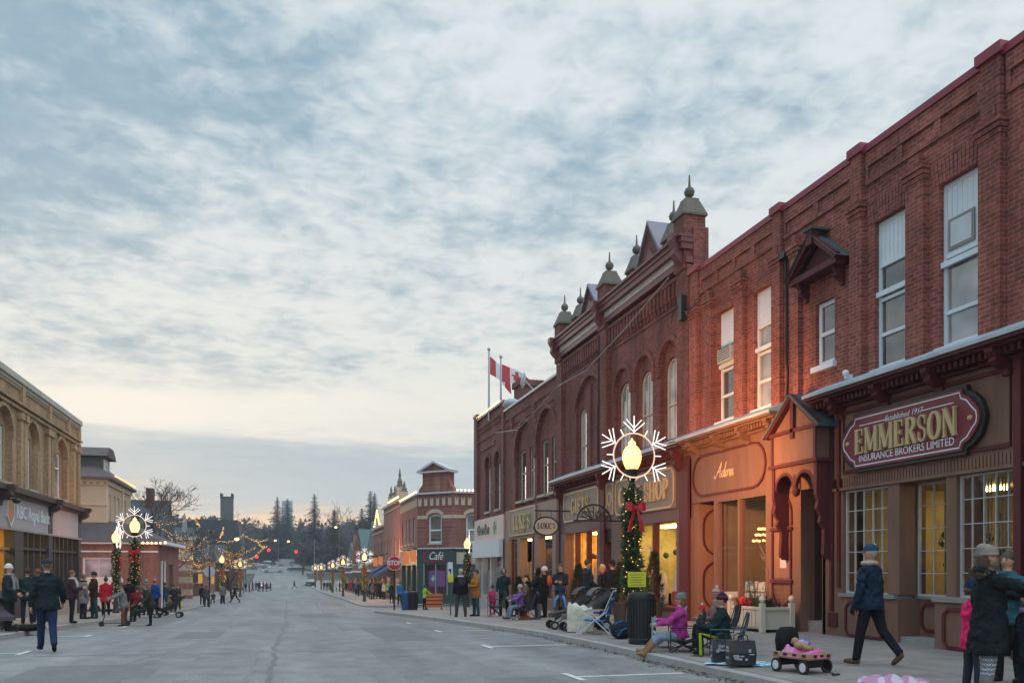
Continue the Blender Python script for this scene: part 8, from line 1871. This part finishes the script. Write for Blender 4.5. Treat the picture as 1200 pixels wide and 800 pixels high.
# cream blanket draped over the stroller front
def drape(px,zc,w_,d_,h_,mat,name,lab,cat,seed=1,flat=False,rel=90):
    x,y=at(px,zc); z=surf(x,y); rn=random.Random(seed); n=26; q=MB()
    for i in range(n+1):
        for j in range(n+1):
            u=(i/n-.5)*2; v=(j/n-.5)*2; r=max(abs(u),abs(v)); 
            if flat: hh=.02+h_*max(0,1-r**3)*(.55+.45*math.sin(u*7+seed)*math.cos(v*6+1.3*seed)); sx,sy=u*w_,v*d_
            else:
                k=min(1,r/.62); drop=max(0,(r-.55)/.45); sx=u*w_*(.62/max(r,.62) if r>.62 else 1)*(1+.06*math.sin(9*math.atan2(v,u))*drop); sy=v*d_*(.62/max(r,.62) if r>.62 else 1)*(1+.06*math.cos(11*math.atan2(v,u))*drop); hh=h_*(1-drop*.97)+(.035*math.sin(6*u+5*v)+.03*math.sin(11*u-4*v)-.10*u)*(1-drop)
            q.v.append((sx,sy,max(.006,hh)))
    for i in range(n):
        for j in range(n): q.f.append((i*(n+1)+j,(i+1)*(n+1)+j,(i+1)*(n+1)+j+1,i*(n+1)+j+1)); q.m.append(0)
    o=q.build(name,mat,None,smooth=True,angle=180); o.location=(x,y,z); o.rotation_euler.z=R(rel-90)-math.atan2(x,y); return tag(o,lab,cat)
drape(680,20.4,.50,.42,.60,fab((.52,.49,.40),'cream_blanket'),'blanket','cream white blanket hanging over the front of the strollers to the ground','blanket')
def checkmat(name,c1,c2,sc_):
    m,nt,out=newmat(name); p=N(nt,'ShaderNodeBsdfPrincipled'); p.inputs['Roughness'].default_value=.9; tc=N(nt,'ShaderNodeTexCoord'); v=N(nt,'ShaderNodeTexVoronoi'); v.inputs['Scale'].default_value=sc_; L_(nt,tc.outputs['Object'],v.inputs['Vector'])
    r=N(nt,'ShaderNodeValToRGB'); L_(nt,v.outputs['Color'],r.inputs[0]); r.color_ramp.interpolation='CONSTANT'; r.color_ramp.elements[0].color=(*c1,1); r.color_ramp.elements[1].position=.5; r.color_ramp.elements[1].color=(*c2,1); L_(nt,r.outputs[0],p.inputs['Base Color']); L_(nt,p.outputs[0],out.inputs[0]); return m
drape(868,13.1,.50,.32,.03,checkmat('blue_white_fleece',(.05,.27,.42),(.48,.55,.6),14),'ground_blanket','blue and white patterned blanket spread on the pavement under the tote bags','blanket',3,True,80)
drape(1047,10.75,.42,.24,.10,checkmat('pink_white_fleece',(.50,.42,.52),(.42,.20,.32),9),'ground_blanket','crumpled pale pink and lilac blanket on the pavement in the foreground','blanket',5,True)
def tote(px,zc,lab,w_=.36,h_=.36,d_=.2,rel=60):
    x,y=at(px,zc); z=surf(x,y)+.04; e=empty('tote_bag',(0,0,0),lab,'bag'); q=MB()
    q.loft([[(-w_/2,-d_/2,0),(w_/2,-d_/2,0),(w_/2,d_/2,0),(-w_/2,d_/2,0)],[(-w_/2-.01,-d_/2-.02,h_*.5),(w_/2+.01,-d_/2-.01,h_*.5),(w_/2+.01,d_/2+.01,h_*.5),(-w_/2-.01,d_/2+.02,h_*.5)],[(-w_/2,-d_/2+.02,h_),(w_/2,-d_/2+.03,h_),(w_/2,d_/2-.02,h_),(-w_/2,d_/2-.03,h_)]]); q.build('body',pm('tote_black',(.022,.024,.03),.45,.3,4),e)
    q=MB(); rn=random.Random(int(px))
    for i in range(8):
        a=rn.uniform(-w_/2+.03,w_/2-.10); v=rn.uniform(.06,h_-.1); 
        for sgn in (-1,1): q.box(a,a+rn.uniform(.03,.10),sgn*(d_/2+.017),sgn*(d_/2+.022),v,v+rn.uniform(.015,.05))
    for i in range(3): v=rn.uniform(.06,h_-.1); q.box(-w_/2-.014,-w_/2-.009,-.05,.05,v,v+.03)
    q.build('print',pm('tote_print',(.34,.36,.38),.6),e)
    for sgn in (-1,1):
        q=MB(); q.tube([(-.08,sgn*d_*.38,h_-.05),(-.07,sgn*d_*.42,h_+.07),(0,sgn*d_*.46,h_+.10),(.07,sgn*d_*.42,h_+.07),(.08,sgn*d_*.38,h_-.05)],.009,5); q.build('handle',M_black,e)
    e.location=(x,y,z); e.rotation_euler.z=R(rel)-math.atan2(x,y)
tote(868,12.7,'black printed tote bag nearest the planter, on the blue blanket',.38,.36,.22,20); tote(846,13.15,'black printed tote bag tucked beside the lime striped trousers',.30,.34,.18,10)
def rucksack(px,zc,lab,col,col2):
    x,y=at(px,zc); z=surf(x,y); e=empty('backpack',(x,y,z),lab,'backpack'); q=MB(); q.ell((x,y,z+.19),(.24,.17,.20),14,10); q.ell((x-.06,y-.12,z+.13),(.14,.09,.11),10,8); q.build('body',fab(col),e,smooth=True); q=MB(); q.tube([(x-.2,y-.02,z+.1),(x-.14,y-.06,z+.33),(x+.02,y-.05,z+.38)],.018,6); q.tube([(x-.15,y-.19,z+.08),(x-.05,y-.2,z+.2),(x+.06,y-.19,z+.24)],.012,5); q.build('strap',fab(col2),e)
rucksack(727.5,18.2,'dark backpack with blue panels on the pavement left of the trash can',(.014,.02,.035),(.03,.16,.38))
x,y=at(30,22.6); z=surf(x,y); q=MB(); q.ell((x,y,z+.07),(.5,.24,.10),14,8); q.ell((x+.25,y-.1,z+.09),(.22,.16,.09),10,6); tag(q.build('duffel_bag',M_blackf,smooth=True,angle=180),'flat black bag lying on the left kerb behind the walking man','bag')
x,y=at(602,27.6); z=surf(x,y); e=empty('snack_box',(x,y,z),'small red and orange box with white cup by the folding chair','box'); q=MB(); q.box(x+.25,x+.5,y-.1,y+.15,z,z+.12); q.build('carton',pm('orange_card',(.4,.12,.04),.7),e); q=MB(); q.box(x+.2,x+.42,y-.05,y+.1,z+.121,z+.28); q.build('bag',pm('red_card',(.3,.02,.03),.7),e); q=MB(); q.lathe([(.05,0),(.06,.14),(.05,.15)],(x+.1,y-.1,z),8); q.build('cup',M_white,e)
x,y=at(93,27.8); 
# kick scooter
x,y=at(132,28.0); z=surf(x,y); e=empty('kick_scooter',(0,0,0),'black kick scooter held by the boy in the grey coat','scooter'); q=MB(); q.box(-.06,.06,-.42,.22,.09,.115); q.build('deck',M_black,e)
q=MB(); q.tube([(0,.32,.08),(0,.25,.3),(0,.18,.92)],.018,7); q.build('stem',M_black,e); q=MB(); q.tube([(-.2,.18,.92),(.2,.18,.92)],.016,6); q.build('handlebar',M_black,e)
for yy in (.33,-.45):
    q=MB(); q.tube([(-.018,yy,.09),(.018,yy,.09)],.09,14); q.build('wheel',M_black,e)
e.location=(x,y,z); e.rotation_euler.z=R(95)-math.atan2(x,y)
# wheeled seat right of the kicking girl
stroller(200,38.7,80,'small dark pushchair under the child in the beige hood',(.03,.035,.05))
# toy wagon
x,y=at(939,12.0); z=surf(x,y); W=empty('toy_wagon',(0,0,0),'small wooden slatted wagon with white spoked wheels loaded with pink things','wagon')
M_wood=pm('pale_pine',(.40,.26,.14),.6,.2,6)
q=MB(); q.box(-.27,.27,-.44,.44,.235,.26); q.build('bed',M_wood,W)
for (a,b,c,d) in ((-.285,-.262,-.46,.46),(.262,.285,-.46,.46)):
    q=MB(); q.box(a,b,c,d,.262,.335); q.build('side_rail',M_wood,W)
for yy in (-.46,.44):
    q=MB(); q.box(-.26,.26,yy,yy+.02,.262,.335); q.build('end_rail',M_wood,W)
q=MB()
for s_ in (-1,1):
    for k in range(4): q.box(s_*.286-.004,s_*.286+.004,-.36+k*.22,-.27+k*.22,.275,.318)
for yy in (-.463,.463):
    for k in range(3): q.box(-.2+k*.17,-.12+k*.17,yy-.004,yy+.004,.275,.318)
q.build('slot',M_black,W)
q=MB(); q.box(-.22,.22,-.34,-.30,.10,.23); q.box(-.22,.22,.30,.34,.10,.23); q.tube([(-.3,-.32,.11),(.3,-.32,.11)],.012,6); q.tube([(-.3,.32,.11),(.3,.32,.11)],.012,6); q.box(-.05,.05,-.3,.3,.16,.2); q.build('undercarriage',M_black,W)
for s_ in (-1,1):
    for yy in (-.32,.32):
        q=MB(); q.tube([(s_*.275,yy,.115),(s_*.325,yy,.115)],.115,18); w_=q.build('wheel',M_black,W); q=MB(); q.tube([(s_*.324,yy,.115),(s_*.330,yy,.115)],.075,12); q.build('rim',pm('white_rim',(.55,.55,.55),.5),w_)
q=MB(); q.tube([(0,-.42,.16),(0,-.56,.07),(0,-.78,.035)],.012,6); q.tube([(-.09,-.78,.035),(.09,-.78,.035)],.016,6); q.build('handle',M_black,W)
W.location=(x,y,z); W.rotation_euler.z=R(48)-math.atan2(x,y); W.scale=(.76,.76,.86)
wm=Matrix.Translation((x,y,z))@Matrix.Rotation(R(48)-math.atan2(x,y),4,'Z')@Matrix.Diagonal((.76,.76,.86,1))
def onwagon(name,lab,cat,fn,mat,smooth=True):
    q=MB(); fn(q); q.v=[tuple(wm@Vector(p)) for p in q.v]; return tag(q.build(name,mat,smooth=smooth,angle=180),lab,cat)
def crumple(q,cx_,cy_,w_,d_,h_,sd,z0=.262):
    n=16
    b=len(q.v)
    for i in range(n+1):
        for j in range(n+1):
            u=(i/n-.5)*2;v=(j/n-.5)*2;r=min(1,math.hypot(u,v)); q.v.append((cx_+u*w_,cy_+v*d_,z0+max(.0,h_*(1-r**2.2))*(.75+.3*math.sin(5*u+sd)*math.cos(6*v+2*sd))+.004))
    for i in range(n):
        for j in range(n): q.f.append((b+i*(n+1)+j,b+(i+1)*(n+1)+j,b+(i+1)*(n+1)+j+1,b+i*(n+1)+j+1)); q.m.append(0)
onwagon('fleece_blanket','hot pink fleece heaped across the toy wagon','blanket',lambda q:(crumple(q,0,0,.30,.50,.17,1.0),crumple(q,.05,-.25,.2,.22,.17,2.0),crumple(q,-.08,.2,.2,.2,.19,3.0)),checkmat('hot_pink_fleece',(.50,.08,.26),(.52,.18,.34),7))
onwagon('plush_toy','tan plush animal lying on the pink fleece in the wagon','plush toy',lambda q:(q.ell((-.06,-.05,.44),(.10,.16,.07),12,8),q.ell((-.03,.12,.50),(.07,.07,.06),10,8),q.tube([(-.12,-.15,.42),(-.02,-.30,.40)],[.045,.03],8),q.tube([(-.02,-.02,.45),(.12,-.10,.41)],[.04,.03],8)),fab((.33,.20,.10)))
onwagon('folded_throw','blue violet spotted throw on top of the wagon load','blanket',lambda q:(q.ell((.10,.12,.47),(.14,.22,.06),14,8),),checkmat('violet_spots',(.09,.08,.38),(.30,.26,.55),16))
onwagon('black_bag','black bag standing at the back of the toy wagon','bag',lambda q:(q.loft([[(x_*w_+.02,.36+y_*d_,z_) for x_,y_ in ((-1,-.8),(-.8,-1),(.8,-1),(1,-.8),(1,.8),(.8,1),(-.8,1),(-1,.8))] for z_,w_,d_ in ((.26,.19,.10),(.5,.22,.12),(.66,.20,.10),(.72,.13,.05))]),),M_blackf)
# ================================================================ air
m,nt,out=newmat('dusk_haze'); pv=N(nt,'ShaderNodeVolumePrincipled'); pv.inputs['Color'].default_value=(.74,.82,.92,1); pv.inputs['Density'].default_value=.00055; pv.inputs['Anisotropy'].default_value=.2
L_(nt,pv.outputs[0],out.inputs['Volume'])
q=MB(); q.box(-519,519,-58,558,-6,75); tag(q.build('haze',m),kind='stuff')
sc.cycles.volume_bounces=0
